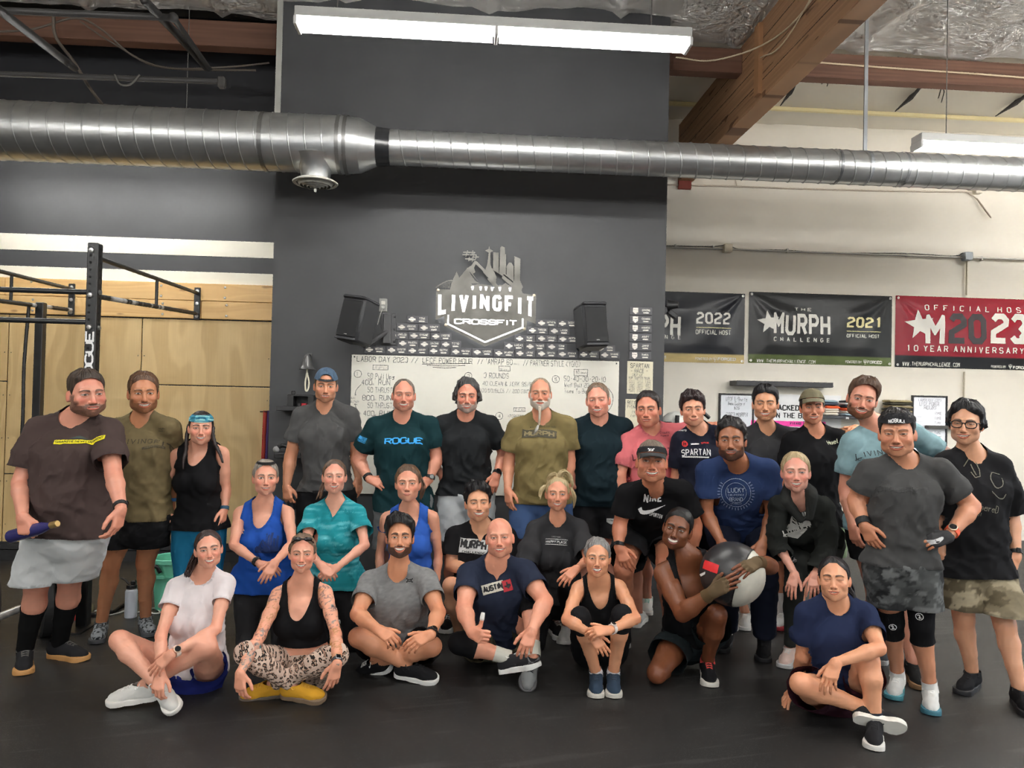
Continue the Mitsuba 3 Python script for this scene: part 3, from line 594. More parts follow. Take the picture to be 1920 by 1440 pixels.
# bell
k = 'wall_bell'; labels[k] = {'label': 'grey metal wall bell with a white rope loop', 'category': 'bell'}
o = onY(576,680,PY-.10)
m = lathe([(.0,.068),(.018,.066),(.028,.055),(.036,.02),(.046,-.02),(.062,-.048),(.074,-.058),(.070,-.060),(.055,-.045),(.03,.02)],36); put('shell', trimesh.Trimesh(np.array(m.vertices)+o,m.faces,process=False), solid((104,104,104),.35,.7), k, 35)
put('bracket', cat_(box2((o[0]-.012,o[1]-.01,o[2]+.064),(o[0]+.012,PY,o[2]+.076)),box2((o[0]-.02,PY-.008,o[2]+.01),(o[0]+.02,PY,o[2]+.09))), solid((80,80,80),.4,.6), k)
put('rope', tube(curve([o+[0,0,-.03],o+[.002,0,-.09],o+[.020,0,-.17],o+[.012,0,-.235],o+[-.006,0,-.24],o+[-.012,0,-.17],o+[0,0,-.09]],40),.007,8), solid((222,216,198),.8), k, True)
# shelves left of the whiteboard
def shelf(u0,u1,v,Y0,depth,label,name='wall_shelf',th=.04):
    a, b = onY(u0,v,Y0-depth), onY(u1,v,Y0-depth)
    return put(name, box2((a[0],Y0-depth,a[2]-th/2),(b[0],Y0,a[2]+th/2),.003), solid((36,36,38),.5), label=label, cat='shelf'), a[2]+th/2
_, z = shelf(518,612,765.5,PY,.20,'black wall shelf under the bell carrying a black box')
o = onY(566,752,PY-.12); k = 'timer_box'; labels[k] = {'label': 'black open box with a red clip on the upper shelf behind the capped man', 'category': 'box'}
for nm, lo, hi in (('back',(-.11,.06,0),(.11,.07,.095)),('side',(-.11,-.06,0),(-.06,.07,.095)),('side',(.06,-.06,0),(.11,.07,.095)),('top',(-.11,-.06,.085),(.11,.07,.10))): put(nm, box2(np.array(lo)+[o[0],PY-.12,z],np.array(hi)+[o[0],PY-.12,z],.003), solid((24,24,25),.5), k)
put('knob', boxm((o[0]-.075,PY-.12,z+.115),(.03,.03,.03),None,.005), solid((24,24,25),.5), k)
put('phone_clip', box2((o[0]-.03,PY-.16,z),(o[0]+.0,PY-.10,z+.028),.003), solid((20,20,22),.4), label='small black clip inside the black box on the shelf', cat='clip'); put('red_block', box2((o[0]+.005,PY-.165,z),(o[0]+.045,PY-.12,z+.026),.003), solid((190,40,52),.5), label='small red block inside the black box on the shelf', cat='block')
_, z = shelf(514,600,854.5,PY,.20,'lower black wall shelf beside the grey tee man\'s arm')
o = onY(526,848,PY-.12); k = 'strapped_gear'; labels[k] = {'label': 'black strapped gear lying on the lower shelf', 'category': 'gear'}
put('roll', tube(curve([(o[0]-.03,PY-.12,z+.025),(o[0],PY-.12,z+.06),(o[0]+.05,PY-.12,z+.055),(o[0]+.06,PY-.11,z+.02)],16),.018,8), solid((26,26,28),.5), k, True); put('cup', trimesh.Trimesh(np.array((m:=trimesh.creation.icosphere(2,.028)).vertices)+[o[0]-.035,PY-.13,z+.028],m.faces), solid((150,150,150),.5), k, True)
# resistance bands on the left wall
for i, (u, c, t) in enumerate(((497.5,(168,52,40),'red'),(503.5,(66,42,96),'purple'))):
    a, b = onY(u,770,LY-.06), onY(u-5,890,LY-.06)
    put('resistance_band', tube([a,(a+b)/2+[.0,-.005,0],b],[.020-.006*i]*3,8), solid(c,.6), label='%s resistance band hanging on the plywood beside the dark wall' % t, cat='band', smooth=True)
put('band_hook', tube([onY(488,772,LY-.02),onY(500,772,LY-.10)],.006,6), solid((30,30,32),.5), label='black wall hook holding the red band', cat='hook')
# camera light on the pillar's edge
k = 'spotlight'; labels[k] = {'label': 'black clamp spotlight sticking out of the dark wall\'s right edge', 'category': 'lamp'}
o = onY(1262,572,PY+.15)
put('head', place(lathe([(0,-.05),(.03,-.05),(.045,.03),(.052,.05),(.046,.05),(.04,.02)],24), o, (0,0,1), (.4,.9,.1)), solid((26,27,29),.45), k, 30)
put('lens', place(lathe([(0,.035),(.042,.035)],20), o, (0,0,1), (.4,.9,.1)), solid((120,130,150),.1), k)
put('body', boxm(o+[.0,.02,-.085],(.10,.06,.05),rot([0,1,0],-35),.008), solid((30,31,33),.5), k); put('clamp_arm', tube([o+[-.02,.0,.0],np.array([PX1-.005,PY+.15,o[2]-.02]),np.array([PX1-.005,PY+.15,o[2]-.12])],.012,8), solid((26,27,29),.5), k)
# ------------------------------------------------------------------ on the beige wall
def banner(x0, x1, z0, z1, label, base, strip, items, strip_h=.115, seed=1, streaks=True):
    k = numbered('banner'); labels[k] = {'label': label, 'category': 'banner'}
    nx, nz = 90, 46
    X, Z = np.meshgrid(np.linspace(0,1,nx), np.linspace(0,1,nz), indexing='ij')
    def bulge(a, b):                                              # soft folds that run from the pinned corners
        f = .012+.010*(np.sin(9*(a+b*.6)+seed)*.5)*np.exp(-3*np.abs(b-.6))
        for cx in (0,1):
            ang = np.arctan2(1-b+1e-6, np.abs(a-cx)*2+1e-6); r = np.hypot(np.abs(a-cx)*2,1-b)
            f = f+.016*np.exp(-r*1.6)*np.sin(ang*11+seed)*np.clip(r*6,0,1)
        edge = np.minimum(np.minimum(a,1-a)*8,np.minimum(b,1-b)*4)
        return np.maximum(.004, .006+f*np.clip(edge,0,1)+.004*np.clip(edge,0,1))
    V = np.stack([x0+(x1-x0)*X, RY-bulge(X,Z), z0+(z1-z0)*Z],-1).reshape(-1,3)
    i, j = np.meshgrid(np.arange(nx-1),np.arange(nz-1),indexing='ij'); a = (i*nz+j).ravel(); Tr = np.vstack([np.stack([a,a+nz,a+nz+1],1),np.stack([a,a+nz+1,a+1],1)])
    zz = Z.ravel()*(z1-z0)
    C = np.where((zz < strip_h)[:,None], lin(strip), lin(base))
    if streaks: C = C*(.75+.7*fbm(np.stack([V[:,0]*5+V[:,2]*4,V[:,2]*14,V[:,0]*0],1),3,seed))[:,None]
    mat('mat_vinyl', {'type':'principled','base_color':VC,'roughness':.30,'specular':.3})
    put('sheet', (V,Tr), 'mat_vinyl', k, True, np.clip(C,.003,.9))
    for shape, color, nm in items:
        shape = shape.intersection(sbox(x0+.01,z0+.01,x1-.01,z1-.01))
        gs = [g for g in getattr(shape,'geoms',[shape]) if g.geom_type == 'Polygon' and g.area > 1e-6]
        vs, fs, n = [], [], 0
        for g in gs:
            p_, f_ = trimesh.creation.triangulate_polygon(g, engine='earcut'); vs.append(p_); fs.append(np.asarray(f_)+n); n += len(p_)
        p_ = np.vstack(vs); f_ = np.vstack(fs); p3, f_ = trimesh.remesh.subdivide_to_size(np.column_stack([p_,np.zeros(len(p_))]), f_, .05, max_iter=8)
        W3 = np.stack([p3[:,0], RY-.0035-bulge((p3[:,0]-x0)/(x1-x0),(p3[:,1]-z0)/(z1-z0)), p3[:,1]],1)
        put(nm, (W3, f_[:, ::1]), solid(color,.4), k)
    for x in (x0+.03,x1-.03):
        for z in (z0+.03,z1-.03): put('eyelet', place(lathe([(.006,.003),(.016,.003),(.016,0)],14),(x,RY-.016,z),(1,0,0),(0,0,1),(0,-1,0)), solid((190,190,186),.35,.7), k)
def txt(t, u, v, hpx, wpx, w=.6, thick=.18, tech=True, gap=.3):
    o = onY(u,v,RY); sc = RY/1400*1.02
    return left(lettering(t, hpx*sc, w=w, gap=gap, thick=thick, tech=tech, width=wpx*sc), o[0], o[2])
def star(u, v, r): o = onY(u,v,RY); return affinity.translate(affinity.rotate(STAR(r*RY/1400),8,origin=(0,0)), o[0], o[2])
def line(u0,u1,v,t=.006): a, b = onY(u0,v,RY), onY(u1,v,RY); return sbox(a[0],a[2]-t,b[0],a[2]+t)
def trident(u, v, h): o = onY(u,v,RY); s_ = h*RY/1400; return unary_union([LineString([(o[0],o[2]-s_*.6),(o[0],o[2]+s_*.6)]).buffer(s_*.07),LineString([(o[0]-s_*.35,o[2]+s_*.5),(o[0]-s_*.3,o[2]-s_*.05),(o[0]+s_*.3,o[2]-s_*.05),(o[0]+s_*.35,o[2]+s_*.5)]).buffer(s_*.07)])
WT, YL = (226,224,216), (226,216,160)
a, b = onY(1404.5,547,RY), onY(1670.5,687,RY)
banner(a[0],b[0],b[2],a[2],'dark challenge banner with olive strip and a pale yellow 2021',(20,22,25),(84,96,54),[
  (star(1440,604,23),WT,'star'),(txt('MURPH',1449,628,41,110,w=.5,thick=.20),WT,'lettering'),(txt('THE',1489,583,6,32,w=.9,gap=.9),WT,'lettering'),(txt('CHALLENGE',1449,640,8,108,w=.55,gap=1.1),WT,'lettering'),
  (txt('2021',1586,614,20,65,w=.5,thick=.22),YL,'lettering'),(line(1586,1650,621,.004),YL,'rule'),(txt('OFFICIAL HOST',1586,633,7,64),WT,'lettering'),(txt('WWW.THEMURPHCHALLENGE.COM',1418,680,7,114),WT,'lettering'),(txt('POWERED BY',1584,681,5,32),WT,'lettering'),(trident(1621,679,8),WT,'emblem'),(txt('FORGED',1625,682,6,29,w=.9,thick=.3),WT,'lettering')],seed=2)
a, b = onY(1130,541,RY), onY(1394.5,682,RY); 
banner(a[0],b[0],b[2],a[2]-.01,'dark challenge banner with tan strip and a white 2022, partly behind the dark wall',(25,28,36),(190,170,118),[
  (txt('MURPH',1166,629,41,110,w=.5,thick=.20),WT,'lettering'),(txt('CHALLENGE',1172,634,8,104,w=.55,gap=1.1),WT,'lettering'),
  (txt('2022',1304,607,22,66,w=.5,thick=.20),WT,'lettering'),(line(1304,1370,614,.004),YL,'rule'),(txt('OFFICIAL HOST',1303,627,9,67),WT,'lettering'),(txt('WWW.THEMURPHCHALLENGE.COM',1140,671,7,109),WT,'lettering'),(txt('POWERED BY',1303,675,5,33),WT,'lettering'),(trident(1340,674,8),WT,'emblem'),(txt('FORGED',1345,676,6,35,w=.9,thick=.3),WT,'lettering')],seed=5)
a, b = onY(1679,554,RY), onY(1948,695,RY)
banner(a[0],b[0],b[2],a[2],'red anniversary banner with large 2023 and black strip',(140,26,42),(17,19,24),[
  (star(1722,609,30),WT,'star'),(txt('M',1733,644,58,38,w=.62,thick=.22),WT,'lettering'),(txt('20',1776,644,58,76,w=.55,thick=.24),(40,34,40),'lettering'),(txt('23',1855,644,58,76,w=.55,thick=.24),WT,'lettering'),
  (txt('OFFICIAL HOST',1732,582,11,210,w=.55,gap=.9,thick=.16),WT,'lettering'),(txt('10 YEAR ANNIVERSARY',1700,659,12,232,w=.55,gap=.6,thick=.17),WT,'lettering'),(txt('WWW.THEMURPHCHALLENGE.COM',1691,686,8,114),WT,'lettering'),(txt('POWERED BY',1857,690,5,30),WT,'lettering'),(trident(1893,688,8),WT,'emblem'),(txt('FORGED',1898,692,6,32,w=.9,thick=.3),WT,'lettering')],strip_h=.16,seed=8,streaks=False)
# conduits
def wpt(u, v, off=.03): return onY(u, v, RY-off)
k = put('wall_conduit', tube([wpt(1247,463.5),wpt(1990,489)],.012,8), solid((176,174,168),.4,.5), label='thin metal conduit with boxes running along the beige wall above the banners', cat='conduit', smooth=True)
for u, v, c in ((1364,466,(206,196,176)),(1813,481,(150,158,164))): o = wpt(u,v,.045); put('junction_box', boxm((o[0],RY-.045,o[2]),(.105,.09,.105),None,.006), solid(c,.5), k)
put('loose_wire', tube(curve([wpt(1247,461,.02),wpt(1330,462,.02),wpt(1358,460,.05)],14),.006,5), solid((60,60,62),.5), k); put('loose_wire', tube(curve([wpt(1370,462,.06),wpt(1392,468,.02),wpt(1470,469,.02),wpt(1560,474,.02),wpt(1700,475,.02),wpt(1786,480,.02),wpt(1806,474,.06)],50),.006,5), solid((60,60,62),.5), k)
put('drop', tube([wpt(1813,488),wpt(1812,553)],.011,8), solid((186,176,156),.5), k, True); put('drop', tube([wpt(1808,697),wpt(1806,800)],.011,8), solid((186,176,156),.5), k, True)
for u, v in ((1266,462),(1337,464),(1476,470),(1700,478.5),(1840,485)): o = wpt(u,v,.02); put('strap', boxm(o,(.02,.04,.05)), solid((170,168,160),.4,.5), k)
k = put('wall_cable', tube(curve([wpt(1240,346,.02),wpt(1310,348,.02),wpt(1376,349.5,.02),wpt(1500,354,.02),wpt(1660,358,.02),wpt(1822,360,.02)],40),.010,6), solid((186,176,160),.5), label='beige cable clipped to the wall just under the duct', cat='cable', smooth=True)
put('cable_end', tube(curve([wpt(1815,361,.02),wpt(1830,372,.03),wpt(1845,392,.03),wpt(1858,408,.04),wpt(1850,396,.05),wpt(1832,372,.04)],24),.008,6), solid((186,176,160),.5), k, True); o = wpt(1833,355,.04); put('junction_box', boxm((o[0],RY-.04,o[2]),(.09,.08,.12),None,.006), solid((214,206,190),.5), k)
put('cable_riser', tube([wpt(1376,325,.02),wpt(1382,350,.02)],.006,5), solid((186,176,160),.5), k)
# black shelf, framed boards, sign, shelves of folded clothes
a, b = onY(1380,713,RY-.22), onY(1561,727,RY-.22)
put('wall_shelf', box2((a[0],RY-.24,b[2]+.0),(b[0],RY,b[2]+.062),.004), solid((40,40,44),.4), label='long empty black floating shelf on the beige wall under the banners', cat='shelf')
def framed(u0,v0,u1,v1,label,lines,sheet=(226,230,236)):
    k = numbered('framed_board'); labels[k] = {'label': label, 'category': 'board'}
    a, b = onY(u0,v0,RY-.03), onY(u1,v1,RY-.03); t = .022
    for nm, lo, hi in (('frame_side',(a[0],b[2]),(a[0]+t,a[2])),('frame_side',(b[0]-t,b[2]),(b[0],a[2])),('frame_rail',(a[0]+t,a[2]-t),(b[0]-t,a[2])),('frame_rail',(a[0]+t,b[2]),(b[0]-t,b[2]+t))):
        put(nm, box2((lo[0],RY-.03,lo[1]),(hi[0],RY,hi[1]),.003), solid((26,26,28),.4), k)
    put('panel', box2((a[0]+t,RY-.018,b[2]+t),(b[0]-t,RY,a[2]-t)), solid(sheet,.3), k)
    g = [left(lettering(tt,h*RY/1400,width=w*RY/1400,w=.6,gap=.3,thick=.13,jit=.02,seed=int(v)),*onY(u,v,RY-.018)[[0,2]]) for tt,u,v,h,w in lines]
    on_board(unary_union(g), parent=k, Y=RY-.0185, color=(70,72,78) if sheet[0] < 235 else (150,150,158))
framed(1349,737,1413,838,'black framed whiteboard with shirt prices behind the boy in navy',[('LFCF T-Shirts',1361,752,7,42),('New Colors',1365,760,7,33),('$25',1376,768,5,11),('2023 MURPH',1361,781,7,42),('T-Shirts',1366,790,6,27)])
framed(1711,741,1776,856,'black framed board with a faint handwritten sheet beside the glasses youth',[('LABOR DAY 2023',1722,752,4,46),('LFCF POWER',1724,761,7,40),('HOUR!',1732,768,7,25)]+[('-----',1716,782+i*9,5,14) for i in range(6)]+[('TIME',1752,778+i*9,5,14) for i in range(7)],(236,238,244))
k = 'product_sign'; labels[k] = {'label': 'white sign with bold black words and a pink strip between two smiling men', 'category': 'sign'}
a, b = onY(1408,738,RY-.02), onY(1576,846,RY-.02); put('panel', box2((a[0],RY-.02,b[2]),(b[0],RY,a[2])), solid((226,226,226),.4), k)
a, b = onY(1408,788,RY-.02), onY(1548,801,RY-.02); put('strip', box2((a[0],RY-.0225,b[2]),(b[0],RY-.02,a[2])), solid((232,60,160),.4), k)
on_board(unary_union([txt('PACKED',1449,769.5,11,50,w=.55,thick=.24,gap=.25),txt('WITH',1502,769.5,11,30,w=.5,thick=.2,gap=.25),txt('IN THE BLEND',1450,784,10.5,88,w=.5,thick=.18,gap=.25)]), parent=k, Y=RY-.021, color=(24,24,26), name='lettering')
o = onY(1490,794,RY); on_board(unary_union([txt('FITAID',1480,796,4.5,21,w=.6,thick=.25),affinity.translate(sbox(-.03,-.03,.03,.03).difference(sbox(-.024,-.024,.024,.024)),onY(1509,794,RY)[0],o[2])]), parent=k, Y=RY-.0235, color=(60,30,56), name='lettering')
a, b = onY(1538,779,RY-.26), onY(1632,786,RY-.26)
k = put('clothes_shelf', box2((a[0],RY-.28,b[2]),(b[0],RY,a[2]),.004), solid((44,45,50),.45), label='dark shelf of folded clothes between the capped man and the tall bearded man', cat='shelf'); top = a[2]
put('size_letter', trimesh.Trimesh(np.stack([(m:=extrude(txt('M',1565,785,4.5,5,thick=.2),.001)).vertices[:,0],RY-.2805-m.vertices[:,2],m.vertices[:,1]],1),m.faces,process=False), solid((225,225,225),.5), k)
rr = np.random.default_rng(5)
def folded(u, z, w, cols, label, Y=RY-.14):
    for i, c in enumerate(cols):
        x = onY(u,780,Y)[0]+rr.normal(0,.008); h = .030+rr.uniform(0,.012)
        V, Tr = iso([Slab((x-w/2+.03,Y,z+h/2),(x+w/2-.03,Y,z+h/2+rr.normal(0,.003)),np.array([0,1.,0]),.10,.10,h/2,h/2,.01)],.012)
        V = V+.006*(noise(V*16,i+int(u))-.5)[:,None]
        put('folded_shirt', (V,Tr), solid(c,.9), smooth=True, label=label % ordn[i], cat='shirt', group='folded clothes on the dark shelf'); z += h-.004
folded(1554,top,.22,[(214,206,190),(206,198,184),(216,208,194),(232,96,52),(60,70,84),(140,160,170)],'folded garment, %s from bottom in the left pile on the dark shelf')
folded(1590,top,.20,[(150,172,184),(196,190,178),(226,92,50),(40,44,52),(206,210,210),(60,62,66)],'folded garment, %s from bottom in the middle pile on the dark shelf')
folded(1683,top+.02,.34,[(60,58,46),(150,136,100),(54,54,46),(142,128,96),(58,56,44),(150,138,104)],'folded camouflage garment, %s from bottom in the pile right of the tall bearded man')
a, b = onY(1640,781,RY-.26), onY(1712,789,RY-.26); put('clothes_shelf', box2((a[0],RY-.28,b[2]),(b[0],RY,a[2]),.004), solid((44,45,50),.45), label='dark shelf of camouflage clothes left of the framed sheet', cat='shelf')
# white fan guard and black machine behind the pink tee man
k = 'exercise_machine'; labels[k] = {'label': 'white domed exercise machine with black bars behind the pink tee man and the boy', 'category': 'machine'}
o = onY(1268,800,7.6)
m = trimesh.creation.icosphere(3,1); V = np.array(m.vertices)*[.175,.12,.16]+o; put('dome', trimesh.Trimesh(V,m.faces,process=False), solid((222,222,216),.4), k, True)
for dx, h in ((-.03,.12),(.10,.10),(.17,.06)): put('bar', box2((o[0]+dx-.018,o[1]-.15,o[2]-.08),(o[0]+dx+.018,o[1]-.11,o[2]+h),.005), solid((22,22,24),.4), k)
put('handle', tube([o+[-.17,-.1,.03],o+[-.10,-.16,.03]],.024,8), solid((24,24,26),.5), k); put('stand', box2((o[0]-.05,o[1]-.05,0),(o[0]+.05,o[1]+.05,o[2]-.1),.01), solid((30,30,32),.5), k); put('base', box2((o[0]-.3,o[1]-.2,0),(o[0]+.3,o[1]+.3,.08),.01), solid((30,30,32),.5), k)
put('black_handle', tube([onY(1315,770,7.7),onY(1330,784,7.7)],.02,8), solid((26,26,28),.5), k)
put('window_sill_ledge', box2((5.9,RY-.10,1.42),(6.6,RY,1.46)), solid((60,58,54),.5), label='dark ledge on the beige wall at the far right edge', cat='ledge')

# ------------------------------------------------------------------ pull-up rig at the left
BLK = solid((26,27,29),.42)
k = 'pull_up_rig'; labels[k] = {'label': 'black steel pull-up rig with lettered upright and bars to the timber wall', 'category': 'rig'}
ux, uy = -2.655, 5.53
put('upright', box2((ux-.038,uy-.038,0),(ux+.038,uy+.038,2.735),.006), BLK, k); put('foot', box2((ux-.07,uy-.18,0),(ux+.07,uy+.18,.012)), BLK, k)
hl = []
for z in np.arange(.4,2.7,.051): hl += [boxm((ux-.012,uy-.0385,z),(.016,.002,.016)), boxm((ux+.0385,uy,z),(.002,.016,.016))]
put('holes', trimesh.util.concatenate(hl), solid((6,6,7),.9), k, kind='stuff')
m = extrude(lettering('ROGUE',.062,w=1.15,gap=.25,thick=.26,tech=True,width=.40),.001); V = np.array(m.vertices); put('lettering', trimesh.Trimesh(np.stack([ux+.030-V[:,1],uy-.0395-V[:,2]*0-.0005*(V[:,2]>0),1.70+V[:,0]],1),m.faces,process=False), solid((230,230,230),.5), k, label='white vertical lettering')
for z in (2.68,2.36,2.13): put('bolt', place(lathe([(0,.014),(.017,.012),(.019,0)],6),(ux-.005,uy-.039,z),(1,0,0),(0,0,1),(0,-1,0)), solid((170,170,168),.3,.8), k)
for z in (2.385,2.13): put('bolt', place(lathe([(0,.014),(.017,.012),(.019,0)],6),(ux+.039,uy,z),(0,1,0),(0,0,1),(1,0,0)), solid((170,170,168),.3,.8), k)
chalk = pri('mat_chalk_bar', lambda q, n, uv: mikit.mix((.012,.012,.013), (.45,.44,.42), mikit.smoothstep(.58,.75,mikit.fbm(q.x*7,q.y*7,3.0))), .5)
for x in (ux,-3.86):
    put('pull_up_bar', tube([(x,uy,2.64),(x,LY-.05,2.665)],.017,10), BLK, k, True); put('pull_up_bar', tube([(x,uy,2.36),(x,LY-.05,2.46)],.019,10), chalk, k, True)
    put('bar_brace', tube([(x,6.62,2.41),(x,6.62,2.655)],.013,8), BLK, k)
    q = put('wall_bracket', box2((x-.03,LY-.055,2.40),(x+.03,LY-.040,2.72),.004), BLK, k)
    for z in (2.435,2.56,2.685): put('bolt', place(lathe([(0,.010),(.016,.008),(.018,0)],12),(x,LY-.055,z),(1,0,0),(0,0,1),(0,-1,0)), solid((200,200,198),.3,.8), q)
put('upright', box2((-3.90,uy-.038,0),(-3.824,uy+.038,2.735),.006), BLK, k)
for z in (2.385,2.17): put('cross_bar', tube([(-5.2,uy,z),(ux-.03,uy,z)],.019,10), BLK, k, True)
put('rear_upright', box2((-3.86,6.98,0),(-3.79,7.05,2.46),.006), BLK, k); put('hanging_strap', tube(curve([(-3.90,6.96,2.44),(-3.92,6.95,1.9),(-3.915,6.95,1.4),(-3.93,6.95,.9)],10),.014,6), BLK, k)
# weights on the floor
def plate_mesh(R=.225, w=.075): return lathe([(.025,-w/2),(.05,-w/2),(.055,-w/2+.008),(.10,-w/2+.012),(.165,-w/2+.012),(.18,-w/2),(R-.012,-w/2),(R,-w/2+.012),(R,w/2-.012),(R-.012,w/2),(.18,w/2),(.165,w/2-.012),(.10,w/2-.012),(.055,w/2-.008),(.05,w/2),(.025,w/2),(.025,-w/2)],56)
def axle(o, d, m):
    d = unit(d); x = np.array([0,0,1.0]); return trimesh.Trimesh(np.array(m.vertices)@np.array([x,np.cross(d,x),d])+o, m.faces, process=False)
ax = unit(np.array([.82,.57,0])); pm = plate_mesh()
g1 = onZ(-18,1196); g1[2] = .225
put('weight_plate', axle(g1, ax, pm), solid((30,30,31),.55), label='black bumper weight plate cut by the left picture edge', cat='weight plate', smooth=35)
g2 = onZ(82,1192); g2[2] = .225
put('weight_plate', axle(g2, ax, pm), solid((28,28,29),.55), label='black bumper weight plate standing behind the brown tee man\'s legs', cat='weight plate', smooth=35)
put('weight_plate', axle(g2+ax*.085+[0,0,0], ax, pm), solid((33,33,34),.55), label='black bumper weight plate standing just behind the middle weight plate', cat='weight plate', smooth=35)
bo = onZ(38,1192); bo[2] = .225; k = 'barbell'; labels[k] = {'label': 'steel barbell end sticking out before the black plates at the left edge', 'category': 'barbell'}
b0, b1 = at(-60,1180,4.62), at(38,1141,4.95)
put('sleeve', tube([b0,b1],.025,14), solid((186,184,180),.3,.7), k, 30); put('collar', tube([b0-(b1-b0)*.1,b0],.036,14), solid((150,150,150),.3,.8), k, 30); put('shaft', tube([b0-(b1-b0)*3,b0-(b1-b0)*.1],.014,10), solid((150,150,150),.3,.8), k)
# bottle, bin and gear by the left wall
o = onZ(245,1157); k = 'water_bottle'; labels[k] = {'label': 'tall white steel bottle with black spout lid standing on the floor', 'category': 'bottle'}
def turned(prof, o, n=32): m = lathe(prof,n); return trimesh.Trimesh(np.array(m.vertices)+o, m.faces, process=False)
put('flask', turned([(0,0),(.040,0),(.043,.004),(.043,.19),(.038,.205),(.031,.212),(0,.212)],o), solid((196,202,212),.35), k, 35); put('lid', turned([(.034,.212),(.036,.215),(.036,.238),(.030,.243),(0,.243)],o), solid((24,24,26),.4), k, 30)
put('steel_ring', turned([(.0345,.206),(.0365,.208),(.0365,.214),(.034,.216)],o), solid((180,180,180),.25,.8), k, 30)
put('spout', boxm(o+[.012,0,.258],(.036,.034,.034),None,.008), solid((24,24,26),.4), k); put('straw_handle', tube([o+[-.02,0,.245],o+[-.045,0,.275],o+[-.075,0,.29]],.008,6), solid((26,26,28),.4), k)
o = onZ(322,1139)*[1,1,0]; k = 'bin'; labels[k] = {'label': 'mint green plastic bin behind the woman in white tee', 'category': 'bin'}
put('tub', turned([(.115,.0),(.120,.004),(.150,.36),(.150,.375),(.146,.375),(.115,.012),(0,.01)],o,40), solid((112,200,168),.5), k, 35)
put('rim', turned([(.148,.362),(.162,.365),(.162,.395),(.154,.400),(.146,.392),(.148,.362)],o,40), solid((120,212,180),.45), k, 30)
put('grip', boxm(o+[-.05,-.158,.27],(.10,.02,.03),None,.006), solid((100,184,154),.5), k); put('band', turned([(.142,.25),(.150,.252),(.151,.268),(.143,.27)],o,40), solid((104,190,160),.5), k)
put('ear_muff', tube(curve([o+[-.085,-.17,.28],o+[-.10,-.18,.33],o+[-.06,-.18,.36],o+[-.03,-.17,.31]],16),.014,8), solid((22,22,24),.4), label='black strap looped over the side of the mint bin', cat='strap', smooth=True)
def floor_tube(pts, r, c, label, cat, rough=.5): return put(cat.replace(' ','_'), tube(curve([onZ(u,v)+np.array([0,0,r]) for u,v in pts],30), r, 7), solid(c,rough), label=label, cat=cat, smooth=True)
floor_tube([(205,1155),(222,1151),(232,1147)],.006,(220,218,210),'white cable on the floor left of the bottle','cable'); floor_tube([(258,1150),(270,1146),(290,1142),(300,1150),(288,1152),(280,1146),(300,1138)],.006,(214,212,204),'white coiled cable on the floor right of the bottle','cable')
floor_tube([(208,1152),(226,1140),(240,1133)],.016,(26,26,28),'black jump rope handle lying against the bottle','rope handle'); floor_tube([(140,1150),(155,1134),(172,1140),(170,1152)],.014,(52,58,40),'olive strap in a heap by the rig foot','strap')
o = onZ(146,1160); put('red_pouch', trimesh.Trimesh(np.array(trimesh.convex.convex_hull(np.array([[-.05,-.03,0],[.07,-.06,0],[.09,.04,0],[-.04,.05,0],[.0,0,.05],[.06,.0,.045]])).vertices)+o, trimesh.convex.convex_hull(np.array([[-.05,-.03,0],[.07,-.06,0],[.09,.04,0],[-.04,.05,0],[.0,0,.05],[.06,.0,.045]])).faces,process=False), solid((196,44,46),.5), label='red pouch on the floor behind the brown tee man', cat='pouch')
o = onZ(172,1158); put('black_clip', boxm(o+[0,0,.02],(.08,.05,.04),None,.01), solid((26,26,28),.5), label='black clip on the floor beside the red pouch', cat='clip')
floor_tube([(178,1148),(190,1144),(200,1150)],.007,(214,214,210),'white strap end on the floor near the rig foot','strap')
o = onZ(1340,1118); put('paper_scrap', boxm(o+[0,0,.004],(.10,.06,.008),rot([0,0,1],20),.002), solid((226,226,222),.7), label='white towel scrap on the floor behind the navy trousers', cat='towel') if False else None
# ------------------------------------------------------------------ heads
# head space: x to the image right, y out of the face, z up, metres, middle of the head at the origin
def _grid():
    def steps(segs):
        out = [segs[0][0]]
        for a, b, s in segs:
            n = max(int(round((b-a)/s)),1); out += list(np.linspace(a,b,n+1)[1:])
        return np.array(out)
    ph = steps([(0,.56,.0195),(.56,1.25,.055),(1.25,1.95,.052),(1.95,math.pi,.15)])
    ph = np.concatenate([-ph[1:-1][::-1], ph])       # open at the back, wraps round
    th = steps([(-1.5,-.95,.09),(-.95,-.72,.03),(-.72,-.36,.0165),(-.36,-.12,.024),(-.12,.40,.019),(.40,.5,.03),(.5,1.5,.075)])
    A, B = np.meshgrid(ph, th)
    D = np.stack([np.sin(A)*np.cos(B), np.cos(A)*np.cos(B), np.sin(B)], -1).reshape(-1,3)
    m, n = len(th), len(ph)
    i, j = np.meshgrid(np.arange(m-1), np.arange(n), indexing='ij')
    a = (i*n+j).ravel(); b = (i*n+(j+1)%n).ravel(); c = ((i+1)*n+(j+1)%n).ravel(); d = ((i+1)*n+j).ravel()
    Tr = np.vstack([np.stack([a,c,b],1), np.stack([a,d,c],1)])
    N = len(D); D = np.vstack([D,[[0,0,-1],[0,0,1]]]); j = np.arange(n)
    Tr = np.vstack([Tr, np.stack([np.full(n,N),j,(j+1)%n],1), np.stack([np.full(n,N+1),(m-1)*n+(j+1)%n,(m-1)*n+j],1)])
    return D, Tr
HD, HT = _grid(); HT = HT[:, ::-1].copy()
HC = np.array([0,-.004,-.012])
